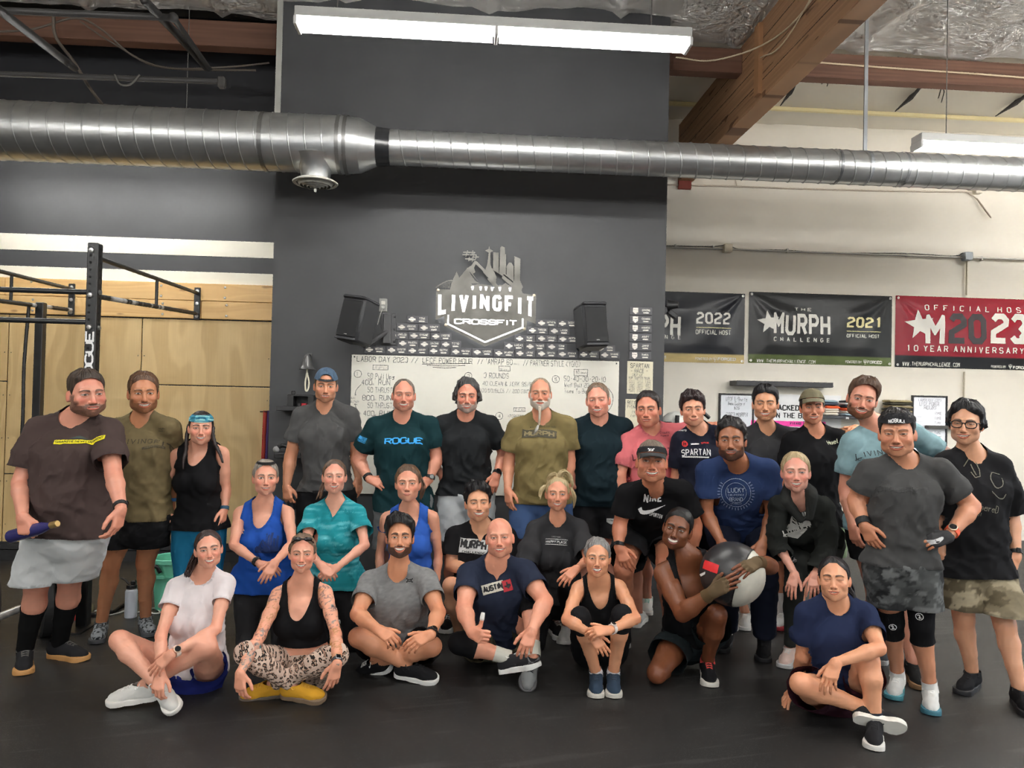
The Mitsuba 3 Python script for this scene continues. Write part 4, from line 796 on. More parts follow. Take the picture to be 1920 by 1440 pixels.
def _head_prims(f):
    I = np.eye(3); E = lambda c, r, k=.015, R=I: Ell(np.array(c)*[1,1,1], R, r, k)
    P = [E((0,-.014,.030),(.0745,.097,.084)), E((0,.022,-.026),(.061,.066,.080),.03), E((0,.030,-.070),(.049-.004*f,.046,.038),.03),
         E((0,.070,-.098),(.021-.004*f,.015,.015),.025)]
    for s in (-1,1):
        P += [E((s*.050,.004,-.062),(.015,.026,.026),.03), E((s*.043,.056,-.026),(.021,.022,.022),.025),
              Cone((s*.012,.087,.020),(s*.044,.071,.021),.0095-.002*f,.0085,.014)]
    P += [E((0,.072,-.066),(.031,.020,.022),.02), Cone((0,.086,.006),(0,.108,-.036),.0075,.0115,.010)]
    for s in (-1,1): P += [E((s*.0115,.098,-.041),(.0075,.010,.0075),.007)]
    return P
def _head_field(Q, f):
    v = field(Q, _head_prims(f))
    for s in (-1,1):                                            # sockets, then lids over the eyeballs
        d = Ell((s*.031,.099,-.001), np.eye(3), (.0175,.014,.0125)).d(Q)
        k = .012; hh = np.maximum(k-np.abs(v+d),0)/k; v = np.maximum(v,-d)+hh*hh*k/4
        d = Ell((s*.031,.0745,-.001), np.eye(3), (.0135,.0128,.0122)).d(Q)
        k = .005; hh = np.maximum(k-np.abs(v-d),0)/k; v = np.minimum(v,d)-hh*hh*k/4
    for s in (-1,1):
        R = np.array([[math.cos(.45*s),-math.sin(.45*s),0],[math.sin(.45*s),math.cos(.45*s),0],[0,0,1]])
        d = Ell((s*.077,-.010,-.010), R.T, (.0065,.018,.029)).d(Q)
        d = np.maximum(d, -Ell((s*.088,-.004,-.008), R.T, (.007,.010,.018)).d(Q)-.001)
        k = .006; hh = np.maximum(k-np.abs(v-d),0)/k; v = np.minimum(v,d)-hh*hh*k/4
    return v
def _cast(f):
    t = np.full(len(HD), .19)
    for _ in range(26):
        v = _head_field(HC+HD*t[:,None], f); t = np.maximum(t-np.clip(v,-.01,.05)*.8, .03)
    return t
HR = [_cast(0.0), _cast(1.0)]

def make_head(p):
    """Vertices (head space), triangles, colours, and the bare radii direction for hair; p: the look of a face."""
    g = p.get
    fem = g('fem', 0.0)
    r0 = HR[0]*(1-fem)+HR[1]*fem
    P = HC+HD*r0[:,None]
    x, y, z = P.T; ax = np.abs(x)
    front = sstep(.02,.05,y)
    smile, opn = g('smile',.7), g('open',.0095)*1.25
    w = (.0235+.0100*smile)*(1-.06*fem)*g('mouthw',1)
    xm = np.clip(ax/w,0,1.6); arch = np.sqrt(np.clip(1-xm**2,0,1))*np.clip(1.25*(1-xm**4),0,1)
    zm = -.0655-.001*smile+smile*.0095*np.minimum(xm,1.2)**2
    zu, zl = zm+opn*.45*arch, zm-opn*.6*arch
    inm = (xm < 1)*front
    up_t, lo_t = (.0062*g('lips',1))*np.clip(1-xm**3,0,1), (.0082*g('lips',1))*np.clip(1-xm**3,0,1)
    lipu = front*sstep(.0008,-.0008,z-(zu+up_t))*sstep(-.0008,.0008,z-zu)*(xm<1.02)
    lipl = front*sstep(.0008,-.0008,zl-lo_t-z+0)*0+front*sstep(-.0010,.0008,z-(zl-lo_t))*sstep(.0008,-.0008,z-zl)*(xm<1.02)
    gap = inm*sstep(.0006,-.0006,z-zu)*sstep(-.0006,.0006,z-zl)*(opn>.002)
    # relief
    dr_ = np.zeros(len(r0))
    dr_ += .0022*lipu+.003*lipl-.0035*gap
    dr_ += smile*.004*np.exp(-(((ax-.043)/.016)**2+((z+.034)/.016)**2))*front
    fold = np.abs(ax-(.020+.40*(-.030-z)))                       # nasolabial fold
    dr_ -= (.0006+.0012*smile*g('age',.5)*2)*np.exp(-(fold/.0035)**2)*front*sstep(-.075,-.065,z)*sstep(-.03,-.04,z)
    eo = g('eye',.0048)
    ex = (ax-.031)/.0160
    tilt = g('slant',0.)*(ax-.031)
    eu, el = eo*np.clip(1-ex**2,0,1)+tilt, -.8*eo*np.clip(1-ex**2,0,1)+tilt
    eye = front*(np.abs(ex)<1)*(z<eu)*(z>el) if eo > .001 else np.zeros(len(z))
    dr_ += .0012*front*(np.abs(ex)<1.2)*np.exp(-((z-eu-.0035)/.0025)**2)
    dr_ += .0016*g('bags',.3)*front*np.exp(-(((ax-.031)/.014)**2+((z+.013)/.004)**2))
    beard = g('beard',0.0); st = g('stubble',0.0)
    # where a beard grows
    jaw = sstep(-.028,-.046,z+.35*np.clip(.055-ax,0,.05)*0) * sstep(-.06,-.02,y)
    side = sstep(.058,.066,ax)*sstep(.008,-.016,z)*sstep(-.002,.010,y)*sstep(.05,.035,y)
    lowc = sstep(-.050,-.058,z+np.clip((.034-ax)*.1,0,1)) 
    cheek = sstep(.050,.060,ax)*sstep(-.022,-.042,z)
    mous = sstep(.033,.026,ax)*sstep(-.046,-.0500,z)*front
    region = np.clip(np.maximum.reduce([lowc*sstep(-.03,0,y), side*sstep(-.03,0,y), cheek*sstep(-.02,.01,y), mous]),0,1)
    region *= 1-np.clip((np.abs(lipu)+np.abs(lipl)+gap),0,1)
    region *= 1-.75*np.exp(-(((ax)/.010)**2+((z+.083)/.004)**2))*front
    region *= g('only_chin',0)*sstep(.04,.02,ax)*sstep(-.045,-.05,z)+1-g('only_chin',0)
    nz = fbm(P*260, 2, 3)
    dr_ += beard*region*(.35+.9*nz)
    chin = np.exp(-((ax/.03)**2+((z+.105)/.02)**2))*front
    dr_ += beard*chin*g('chin_beard',.5)
    jw = g('jaw',1.0-.07*fem); sc_low = sstep(.0,-.08,z)
    V = HC+HD*(r0+dr_)[:,None]
    V[:,0] *= (1+(jw-1)*sc_low)*g('width',1.0)
    # nose
    nose = np.exp(-((x/.016)**2+((z+.03)/.022)**2))*sstep(.085,.105,y)
    V[:,1] += nose*(g('nose',1.0)-1)*.02
    V[:,0] *= 1+nose*(g('nosew',1.0)-1)
    # colours
    skin = lin(g('skin',(205,150,120))); C = np.tile(skin,(len(V),1))
    def blend(c, a):
        nonlocal C
        a = np.clip(a,0,1)[:,None]; C = C*(1-a)+np.asarray(c)*a
    blotch = fbm(P*45,3,11); C *= (.88+.20*blotch)[:,None]
    red = g('red',.3); rc = skin*np.array([1.02,.62,.58])
    blend(rc, red*.9*np.exp(-(((ax-.042)/.022)**2+((z+.026)/.022)**2))*front)
    blend(rc, red*.8*np.exp(-((x/.013)**2+((z+.034)/.014)**2))*sstep(.09,.1,y))
    blend(rc, red*.45*sstep(.03,.06,z)*front)
    blend(rc, .5*sstep(.072,.078,ax)*sstep(.02,-.01,y)*sstep(.03,.02,z))          # ears
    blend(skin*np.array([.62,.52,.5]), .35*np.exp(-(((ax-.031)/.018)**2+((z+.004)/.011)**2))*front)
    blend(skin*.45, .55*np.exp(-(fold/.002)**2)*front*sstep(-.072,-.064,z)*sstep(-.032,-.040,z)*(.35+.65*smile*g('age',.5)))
    bc = lin(g('beard_color', g('hair',(60,45,35))))
    blend(bc*.9+skin*.1, region*np.clip(st,0,1)*(.75+.5*(nz-.5)))
    if beard: blend(bc*1.0, np.clip(region*1.4*(.85+.5*(nz-.5)),0,1)*min(1,beard/.004))
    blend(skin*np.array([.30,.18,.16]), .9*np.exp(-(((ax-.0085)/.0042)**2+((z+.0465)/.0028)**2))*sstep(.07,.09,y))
    lipc = lin(g('lip', tuple(np.array(g('skin',(205,150,120)))*np.array([.86,.62,.60]))))
    blend(lipc, .85*np.clip(lipu+lipl,0,1))
    mouthline = front*np.exp(-((z-zm)/.0014)**2)*(xm<1.08)
    if opn < .002: blend(skin*.22, .9*mouthline)
    else:
        blend(lin((70,25,25)), gap)
        teeth = gap*sstep(.0004,.0022,z-zl-.08*opn)*sstep(.99,.90,xm)
        blend(lin((236,228,214)), teeth*.95)
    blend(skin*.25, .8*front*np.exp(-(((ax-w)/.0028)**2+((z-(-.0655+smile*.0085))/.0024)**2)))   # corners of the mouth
    bz = .0175+g('brow_z',0)+.0050*np.sin(np.pi*np.clip((ax-.011)/.042,0,1))-.10*np.clip(ax-.04,0,.02)
    bt = .0042*g('brow',1.0)*(1.1-.6*np.clip((ax-.02)/.03,0,1))
    blend(lin(g('brow_color', g('hair',(60,45,35)))), g('brow_a',.85)*front*sstep(bt+.0016,bt-.0008,np.abs(z-bz))*sstep(.009,.013,ax)*sstep(.053,.049,ax))
    if eo > .001:
        blend(lin((205,198,190)), eye*.9)
        gx = (ax-.031)-g('gaze',0.)*np.sign(x)
        ir = np.sqrt(gx**2+(z-.0004)**2)
        blend(lin(g('iris',(70,45,30))), eye*sstep(.0068,.0058,ir)); blend((.004,.004,.004), eye*sstep(.0032,.0024,ir))
    lash = front*(np.abs(ex)<1.08)*np.exp(-((z-eu-.0004)/.0015)**2)
    blend(lin((25,18,15)), .9*lash)
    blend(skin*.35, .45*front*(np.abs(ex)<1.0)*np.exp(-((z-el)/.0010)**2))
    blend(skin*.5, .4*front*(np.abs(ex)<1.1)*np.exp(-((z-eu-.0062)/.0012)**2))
    return V, HT, np.clip(C,0.002,.95), P, r0

def hair_shell(P, r0, g, sc=None):
    """A cap of hair over the bare head: g gives the hairline (front, temple, sideburn, over the ear, nape) and thickness."""
    az = np.arctan2(np.abs(P[:,0]), P[:,1])
    if g.get('long'): line = np.interp(az, [0,.35,.75,1.0,1.15,1.28,1.55,1.8,2.2,3.15], [g.get('zf',.078),g.get('zf',.078)-.002,g.get('zt',.060),.045,.018,-.004,.022,.014,-.05,-.075])
    else: line = np.interp(az, [0,.40,.72,.96,1.10,1.22,1.40,1.6,1.9,2.2,3.15], [g.get('zf',.074),g.get('zf',.074),g.get('zt',.060),g.get('zt',.060)-.010,.022,.004,g.get('zs',-.012),.018,.012,-.035,-.055])
    if g.get('cover'): line = line-g['cover']*sstep(1.12,1.30,az)*sstep(2.6,2.1,az)
    line = line+(.006*(noise(P*70,5)-.5)+.008*(noise(P*28,9)-.5))*g.get('ragged',1)
    if 'part' in g: line = line-.020*np.exp(-((P[:,0]-g['part'])/.02)**2)*sstep(.0,.05,P[:,1])*g.get('partd',1)
    f = P[:,2]-line
    if g.get('bald'): f = np.minimum(f, g['bald']-P[:,2]+.3*np.abs(P[:,0]))
    th = np.where(P[:,2] > .05, 1, 0)
    topw = sstep(.0,.08,P[:,2])
    t = (g.get('side',.007)*(1-topw)+g.get('top',.016)*topw)*sstep(-.001,.014,f)
    fr = np.exp(-((P[:,2]-.085)/.03)**2)*sstep(.02,.07,P[:,1]); t = t+fr*g.get('quiff',0)
    if 'sweep' in g: t = t+.010*sstep(-.05,.05,P[:,0]*g['sweep'])*topw
    az2 = np.arctan2(P[:,0],P[:,1])
    strand = noise(np.stack([az2*g.get('sf',26), P[:,2]*22, P[:,1]*20],1), 4)
    wave = noise(P*g.get('wf',45), 8)
    t = t*(1+g.get('rough',.35)*(strand-.5)*1.4+g.get('wavy',.25)*(wave-.5)*2)
    V = HC+HD*(r0+np.maximum(t,0)+.0008)[:,None]
    c0, c1 = .55*lin(g.get('hair',(50,38,30))), .60*lin(g.get('hair2', tuple(np.minimum(np.array(g.get('hair',(50,38,30)))*1.5+8,255))))
    m = np.clip((noise(np.stack([az2*60, P[:,2]*14, P[:,1]*30],1), 14)-.32)*1.6,0,1)[:,None]
    C = c0*(1-m)+c1*m
    V, Tr, (C,) = clip(V, HT, f, (C,))
    return V, Tr, C
# ------------------------------------------------------------------ people
CAMUP = np.array([0,0,1.0])
def camdir(v, p):
    """Direction given as (right, up, towards the camera) at point p."""
    t = unit(EYE-p); r = unit(np.cross(CAMUP, t)); r = r*np.sign(r@CR)
    u = np.cross(t, r); u = u*np.sign(u[2])
    return unit(v[0]*r+v[1]*u+v[2]*t)

def hand_prims(w, X, Z, right, s, curl=.35, spread=1.0, thumb=0.5, fingers=None, glove=False):
    """Palm and fingers of a hand whose wrist is at w, fingers along X, back of the hand along Z."""
    X = unit(X); Z = unit(Z-(Z@X)*X); Y = np.cross(Z, X)*(1 if right else -1)
    P = lambda p: w+s*(p[0]*X+p[1]*Y+p[2]*Z)
    out, fing = [], []
    my = [.030,.0105,-.0095,-.0275]; mx = [.090,.094,.089,.081]
    ln = [(.043,.026,.021),(.048,.030,.022),(.044,.028,.022),(.034,.021,.019)]
    for i in range(4):
        out.append(Cone(P((.004,my[i]*.62,0)), P((mx[i],my[i],.001)), .0145*s, .0120*s, .014*s))
        c = (fingers[i] if fingers else curl+.06*i)
        p = np.array([mx[i],my[i],.001]); a = 0.0; sp = spread*(.10,.02,-.06,-.16)[i]
        r = (.0098,.0101,.0096,.0084)[i]
        for k in range(3):
            a += c*(.9,1.15,.7)[k]
            q = p+ln[i][k]*np.array([math.cos(a)*math.cos(sp), math.sin(sp)*math.cos(a), -math.sin(a)])
            fing.append(Cone(P(p), P(q), r*s*(1-.07*k), r*s*(1-.07*(k+1)), .0035*s))
            p = q
    out.append(Cone(P((-.006,0,0)), P((.016,0,0)), .0235*s, .0225*s, .02*s))
    # thumb: 0 alongside the palm, 1 stuck out; 2 straight up
    if thumb == 2: t = [(.022,.026,-.010),(.052,.050,-.012),(.060,.086,-.008),(.062,.116,-.004)]
    else: t = [(.020,.024,-.010),(.050,.040+.018*thumb,-.022+.006*thumb),(.080,.046+.036*thumb,-.027+.010*thumb),(.104,.046+.046*thumb,-.030+.012*thumb)]
    rr = [.0150,.0125,.0110,.0090]
    tp = [Cone(P(t[i]), P(t[i+1]), rr[i]*s, rr[i+1]*s, (.012,.005,.004)[i]*s) for i in range(3)]
    if glove: return out+tp[:2]+[Cone(f.a, f.a+.55*(f.b-f.a), f.ra, f.rb, f.k) for f in fing[::3]]
    return out+tp+fing

_shoe = None
def shoe_template():
    """Sole, upper, laces of a trainer: toe along +y, sole at z = 0, ankle over the origin."""
    global _shoe
    if _shoe: return _shoe
    h = .0090
    outline = [(-.072,.030),(-.055,.036),(0,.036),(.06,.040),(.12,.048),(.165,.044),(.195,.028)]
    sole = [Cone((0,-.040,.016),(0,.05,.016),.036,.037,.03), Cone((0,.05,.016),(.004,.135,.016),.037,.046,.03), Cone((.004,.135,.016),(.002,.150,.017),.046,.044,.03)]
    V, Tr = iso(sole, .0095); V[:,2] = np.clip(V[:,2]+.004*sstep(.13,.19,V[:,1]), 0, .030)
    V[:,2] = np.where(V[:,2] < .013, 0+.006*sstep(.15,.20,V[:,1]), V[:,2])
    sole_m = (V, Tr)
    up = [Cone((0,-.036,.042),(0,.03,.045),.034,.034,.03), Cone((0,.03,.048),(.003,.11,.036),.034,.036,.03), Cone((.003,.11,.034),(.002,.155,.030),.037,.031,.03),
          Cone((0,-.028,.055),(0,-.020,.092),.036,.039,.03), Cone((0,.0,.085),(0,.07,.064),.030,.022,.03)]
    V, Tr = iso(up, h)
    V, Tr, _ = clip(V, Tr, V[:,2]-.020)
    f = .098+.10*np.abs(V[:,1]+.01)*0-V[:,2]
    V, Tr, _ = clip(V, Tr, f)
    ups = (V, Tr)
    lac = []
    m = trimesh.Trimesh(V, Tr, process=False)
    for k in range(5):
        yy = .022+.019*k; xs = np.linspace(-.021+.001*k,.021-.001*k,6)
        for sl in (.006,-.006):
            o = np.stack([xs, yy+sl*xs/.02, np.full(6,.2)],1)
            loc, ir, _ = m.ray.intersects_location(o, np.tile([0,0,-1.],(6,1)), multiple_hits=False)
            if len(loc) > 3: lac.append(tube(loc[np.argsort(ir)]+[0,0,.001], .0024, 5))
    lac.append(tube(curve([(0,.018,.102),(.030,.005,.104),(.042,.020,.084),(.020,.030,.090)],10),.0024,5))
    lac.append(tube(curve([(0,.018,.102),(-.030,.008,.104),(-.042,.026,.082),(-.022,.034,.090)],10),.0024,5))
    _shoe = (trimesh.Trimesh(*sole_m, process=False), m, trimesh.util.concatenate(lac))
    return _shoe

PEOPLE = []
class Person:
    def __init__(s, label, D, J, head, s_=None, fem=0.0, skin=(205,150,120), build=1.0, belly=0.0, muscle=1.0, look=(0,0,0), face=None, hair=None,
                 hands=None, feet=None, h=.017, arm_tattoo=None, bust=1.0, group=None, neck=1.0, bend=0.0, red=.3, hh=.0048):
        PEOPLE.append(s); s.name = numbered("person"); s.D, s.fem, s.skin = D, fem, skin
        s.s = s_ or (.92 if fem else 1.0)
        labels[s.name] = {'label': label, 'category': 'person'}
        s.J = {}
        u = s.s
        bones = {'el':('sl',.295),'er':('sr',.295),'wl':('el',.262),'wr':('er',.262),'kl':('hl',.43),'kr':('hr',.43),'al':('kl',.43),'ar':('kr',.43)}
        order = ['sl','sr','hl','hr','al','ar','el','er','wl','wr','kl','kr']
        for pas in (0,1):
            for k in order:
                if k in s.J or k not in J: continue
                q = J[k]; z = q[2] if len(q) > 2 else (None if k in ('kl','kr') else 0.0)
                if z == 'g': s.J[k] = onZ(q[0],q[1],(q[3] if len(q) > 3 else .088)*u)
                elif z is None:
                    h0, a0 = s.J.get('h'+k[1]), s.J.get('a'+k[1])
                    if a0 is None: continue
                    s.J[k] = at(q[0],q[1],((h0-EYE)@CF+(a0-EYE)@CF)/2-.03)
                elif isinstance(z, str):
                    par, L = bones[k]
                    if par not in s.J: continue
                    o = s.J[par]-EYE; d = ray(q[0],q[1]); L *= u
                    b = o@d/(d@d); disc = b*b-(o@o-L*L)/(d@d)
                    t = b+(math.sqrt(disc) if disc > 0 else 0)*(1 if z == '+' else -1)
                    s.J[k] = EYE+t*d
                else: s.J[k] = at(q[0],q[1],D+z)
        G = s.J
        for c in 'lr':
            if 'a'+c not in G: G['a'+c] = np.array([*(G['h'+c]+.05*(EYE-G['h'+c])/4)[:2], .088*u])
            if 'k'+c not in G: G['k'+c] = (G['h'+c]+G['a'+c])/2+.03*unit(EYE-G['h'+c])
        s.Hm, s.Sm = (G['hl']+G['hr'])/2, (G['sl']+G['sr'])/2
        s.up = unit(s.Sm-s.Hm); s.L = np.linalg.norm(s.Sm-s.Hm)
        ls, lh = unit(G['sr']-G['sl']), unit(G['hr']-G['hl'])
        s.lat = unit(ls-(ls@s.up)*s.up); s.lath = unit(lh-(lh@s.up)*s.up)
        s.fwd = np.cross(s.lat, s.up)
        s.skin = skin = tuple(255*np.where((q:=lin(skin)*np.array([.94,.86,.78]))<=.0031308,12.92*q,1.055*q**(1/2.4)-.055))
        s.N = s.Sm+s.up*(.058+.012*fem)*u
        s.build, s.belly, s.muscle = build, belly, muscle
        # head
        dz = head[3] if len(head) > 3 else -.04
        Dh = (s.Sm-EYE)@CF+dz
        s.hc = at(head[0],head[1],Dh); s.hs = head[2]*Dh/F/.226
        t = unit(EYE-s.hc); r = unit(np.cross([0,0,1.0],t))
        r = r if r@CR > 0 else -r
        uu = np.cross(t, r); uu = uu if uu[2] > 0 else -uu
        B = np.array([r,t,uu])
        R = rot(uu, look[0]); t, r = R@t, R@r
        R = rot(r, look[1]); t, uu = R@t, R@uu
        R = rot(t, look[2]); r, uu = R@r, R@uu
        s.hB = np.array([r,t,uu])
        fc = dict(skin=skin, fem=fem, red=red); fc.update(face or {})
        if hair and 'hair' in hair: fc.setdefault('hair', hair['hair'])
        s.face = fc
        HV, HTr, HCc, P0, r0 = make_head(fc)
        s.P0, s.r0 = P0, r0
        s.widthf = (fc.get('width',1.0))
        HVw = s.h2w(HV)
        # trunk
        b, f = build, fem
        s.ws = np.linalg.norm(G['sr']-G['sl'])/2
        k = np.clip(s.ws/(.170*u),.85,1.25)
        m = lambda a, c: a*(1-f)+c*f
        s.st = [(-.12, m(.135,.145)*u*b, m(.095,.100)*u*b, -.005), (.06, m(.160,.172)*u*b, m(.112,.115)*u*b, -.01), (.34, m(.146,.128)*u*b, m(.102,.090)*u*b, .0),
                (.62, m(.156,.134)*u*k*b**.5, m(.116,.098)*u*b**.5, .0), (.82, m(.160,.138)*u*k, m(.110,.092)*u, -.008), (.97, m(.115,.100)*u*k, m(.064,.056)*u, -.018)]
        s.bend = bend
        s.trunk = s.slabs(s.st)
        s.trunk += [Cone(s.N+s.up*.030*u-s.fwd*.020, G[c]*.86+s.N*.14-s.fwd*.012+s.up*.008*u, .047*u*m(1,.76), .042*u*m(1,.76), .04*u) for c in ('sl','sr')]
        if f: s.trunk += [Ell(s.tp(.64,x*.072*u,.070*u), [s.lat,s.fwd,s.up], np.array([.060,.056,.062])*u*bust, .035) for x in (-1,1)]
        else: s.trunk += [Ell(s.tp(.76,x*.080*u,.062*u), [s.lat,s.fwd,s.up], np.array([.078,.045,.055])*u*muscle, .05) for x in (-1,1)]
        if belly: s.trunk.append(Ell(s.tp(.28,0,.045*u), [s.lat,s.fwd,s.up], np.array([.13,.085+belly,.15])*u, .06))
        am = m(1,.76)*muscle
        s.arm = {}
        for c in ('l','r'):
            S_, E_, W_ = G['s'+c], G['e'+c], G['w'+c]
            s.arm[c] = ([Cone(S_, S_+.18*(E_-S_), .055*u*am, .053*u*am, .035), Cone(S_, S_+.5*(E_-S_), .053*u*am, .051*u*am, .016), Cone(S_+.5*(E_-S_), E_, .050*u*am, .041*u*am, .016)],
                        [Cone(E_, E_+.28*(W_-E_), .042*u*am, .045*u*am, .016), Cone(E_+.28*(W_-E_), W_, .043*u*am, .0275*u*(1+am)/2, .016)])
        s.leg = {}
        lm = m(1,.96)*b**.6
        for c in ('l','r'):
            Hh, K, A = G['h'+c], G['k'+c], G['a'+c]
            td, sd = unit(K-Hh), unit(A-K)
            bk = sd-(sd@td)*td
            bk = unit(bk) if np.linalg.norm(bk) > .25 else unit(-s.fwd-(-s.fwd@sd)*sd)
            back = unit(bk-(bk@sd)*sd) if np.linalg.norm(bk-(bk@sd)*sd) > .05 else -s.fwd
            Cf = K+.30*(A-K)+back*.014*u
            s.leg[c] = ([Cone(Hh, Hh+.45*(K-Hh), .088*u*lm, .080*u*lm, .03), Cone(Hh+.45*(K-Hh), K, .079*u*lm, .058*u*lm, .02)],
                        [Cone(K, Cf, .054*u*lm, .058*u*lm, .02), Cone(Cf, K+.62*(A-K), .057*u*lm, .044*u*lm, .016), Cone(K+.62*(A-K), A, .043*u*lm, .037*u*lm, .012)])
        neckr = .0545*u*m(1,.76)*neck
        hb = s.hc-s.hB[2]*.055*s.hs-s.hB[1]*.022*s.hs
        s.neckp = [Cone(s.N-s.up*.03*u-s.fwd*.012, hb, neckr*1.08, neckr, .045)]
        prims = s.trunk+s.neckp+sum([s.arm[c][0]+s.arm[c][1]+s.leg[c][0]+s.leg[c][1] for c in 'lr'],[])
        s.h = h
        BV, BT = iso(prims, h)
        if len(BV) > 400000: raise ValueError(label)
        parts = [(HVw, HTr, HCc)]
        sk = lin(skin)
        def tone(V, amt=1.0):
            return sk*(.90+.20*fbm(V*14,3,5))[:,None]*(1-.10*(fbm(V*60,2,9)-.5))[:,None]*np.array([1,.985,.97])
        C = tone(BV)
        for c in 'lr':                                           # redder knees and elbows
            for j in ('k','e'):
                a = .30*np.exp(-(np.linalg.norm(BV-G[j+c],axis=1)/(.07*u))**4)
                C = C*(1-a[:,None])+a[:,None]*sk*np.array([.92,.62,.55])
        if arm_tattoo is not None:
            C = arm_tattoo(s, BV, C)
        parts.append((BV, BT, np.clip(C,.002,.95)))
        s.hand = {}
        for c in 'lr':
            hd = dict(tip=None, nrm=(0,0,1), curl=.35); hd.update((hands or {}).get(c, {}))
            W_, E_ = G['w'+c], G['e'+c]
            if hd.get('dir') is not None: X = camdir(hd['dir'], W_)
            elif hd['tip']:
                X = at(hd['tip'][0],hd['tip'][1],(W_-EYE)@CF+(hd['tip'][2] if len(hd['tip'])>2 else 0))-W_
            else: X = W_-E_
            Z = camdir(hd['nrm'], W_)
            hs_ = u*m(.96,.88)*hd.get('size',1)
            args = (W_, X, Z, c == 'l', hs_, hd['curl'], hd.get('spread',1.0), hd.get('thumb',.5), hd.get('fingers'))
            s.hand[c] = args
            V, Tr = iso(hand_prims(*args), max(hd.get('res',hh),.0034))
            parts.append((V, Tr, np.clip(tone(V)*np.array([1.0,.93,.90]),.002,.95)))
        n = 0; Vs, Ts, Cs = [], [], []
        for V, Tr, C in parts: Vs.append(V); Ts.append(Tr+n); Cs.append(C); n += len(V)
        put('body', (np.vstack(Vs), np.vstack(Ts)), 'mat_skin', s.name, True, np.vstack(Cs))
        if hair is not None and not hair.get('none'):
            V, Tr, C = hair_shell(P0, r0, hair)
            put('hair', (s.h2w(V), Tr), 'mat_hair', s.name, True, C)
        s.hairp = hair or {}
        for c in 'lr':
            if feet and c in feet: s.shoe(c, **feet[c])

    def h2w(s, V):
        V = np.array(V, float)
        V[:,0] *= s.face.get('bodyw',1.0)
        return s.hc+(V*s.hs)@s.hB
    def tp(s, t, x, y):
        bow = s.bend*4*t*(1-t) if 0 < t < 1 else 0
        return s.Hm+s.up*s.L*t+s.lat*x+s.fwd*(y-bow)
    def slabs(s, st, k=.022):
        out = []
        for (t0,w0,d0,y0),(t1,w1,d1,y1) in zip(st[:-1],st[1:]):
            tm = (t0+t1)/2; lat = unit(s.lath*(1-np.clip(tm,0,1))+s.lat*np.clip(tm,0,1))
            out.append(Slab(s.tp(t0,0,y0), s.tp(t1,0,y1), lat, w0, w1, d0, d1, k))
        return out
    def tpar(s, V): return (V-s.Hm)@s.up/s.L

    def garment(s, name, prims, inf, h, cutf, color, wrinkle=.006, fold=(7,7,3), bsdf='mat_cloth', seed=0, pattern=None, edge=.0, label=None, tuck=None):
        V, Tr = iso(prims, h, inf)
        n = normals(V, Tr)
        q = np.stack([(V-s.Hm)@s.lat, (V-s.Hm)@s.fwd, (V-s.Hm)@s.up],1)
        q = q+.10*(fbm(q*4,2,seed+3)-.5)[:,None]
        w = np.abs(fbm(q*np.array(fold)*1.6,3,seed)-.5)*2
        w2 = np.abs(noise(q*np.array(fold)*np.array([1.5,1.5,2.2])+q[:,[2,2,0]]*np.array([5,3,6]),seed+7)-.5)*2
        wrinkle = wrinkle*(1-.75*sstep(.78,1.0,s.tpar(V))*(name != 'hoodie'))
        V = V+n*(wrinkle*((1-w)**3*1.7+(1-w2)**4*1.2-.35))[:,None]
        if tuck is not None: V = V-n*tuck(V)[:,None]
        V, Tr, (n,) = clip(V, Tr, cutf(V), (n,))
        f = cutf(V)
        C = np.tile(lin(color),(len(V),1))*(.92+.16*fbm(V*22,2,seed+1))[:,None]
        if pattern is not None: C = pattern(V, C, s)
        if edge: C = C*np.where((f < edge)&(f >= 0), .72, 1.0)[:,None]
        key = put(name, (V, Tr), bsdf, s.name, True, np.clip(C,.001,.95), label=label)
        s.mesh = (V, Tr); return key

    def top(s, color, kind='tee', sleeve=.62, hem=-.14, fit=.014, loose=.85, neck=1.0, vneck=0.0, pattern=None, wrinkle=.010, name=None, seed=0, hemtuck=None, scoop=0.0, h=None, sleevew=1.0, label=None):
        u, G = s.s, s.J
        st = []
        chest = s.st[4]
        for t,w,d,y in s.st:
            if t < .7: w, d = max(w, chest[1]*loose*1.0), max(d, chest[2]*loose*.98)
            st.append((t,w,d,y))
        st[0] = (min(hem-.05,-.12), st[1][1]*1.0, st[1][2]*1.0, st[0][3])
        tr = s.slabs(st)+s.trunk[len(s.st)-1:]
        s.hemt = hem
        if kind in ('tee','tank') and hem < .15 and unit(G['kl']-G['hl'])@-s.up > .5: tr = tr+[Cone(G['h'+c], G['h'+c]+min(.22,max(.05,.10-hem))*(G['k'+c]-G['h'+c]), s.leg[c][0][0].ra+.004, s.leg[c][0][0].ra+.004, .06) for c in 'lr']
        arms = {c: s.arm[c][0][:2]+([Cone(G['s'+c]+.5*(G['e'+c]-G['s'+c]), G['e'+c], .050*u*s.muscle*sleevew, .046*u*s.muscle*sleevew,.03)] if sleeve > .5 else []) for c in 'lr'}
        if sleeve >= 1: arms = {c: s.arm[c][0]+s.arm[c][1] for c in 'lr'}
        N = s.N
        hasarm = kind in ('tee','hoodie')
        allp = tr+(sum(arms.values(),[]) if hasarm else [s.arm[c][0][0] for c in 'lr']+s.neckp)
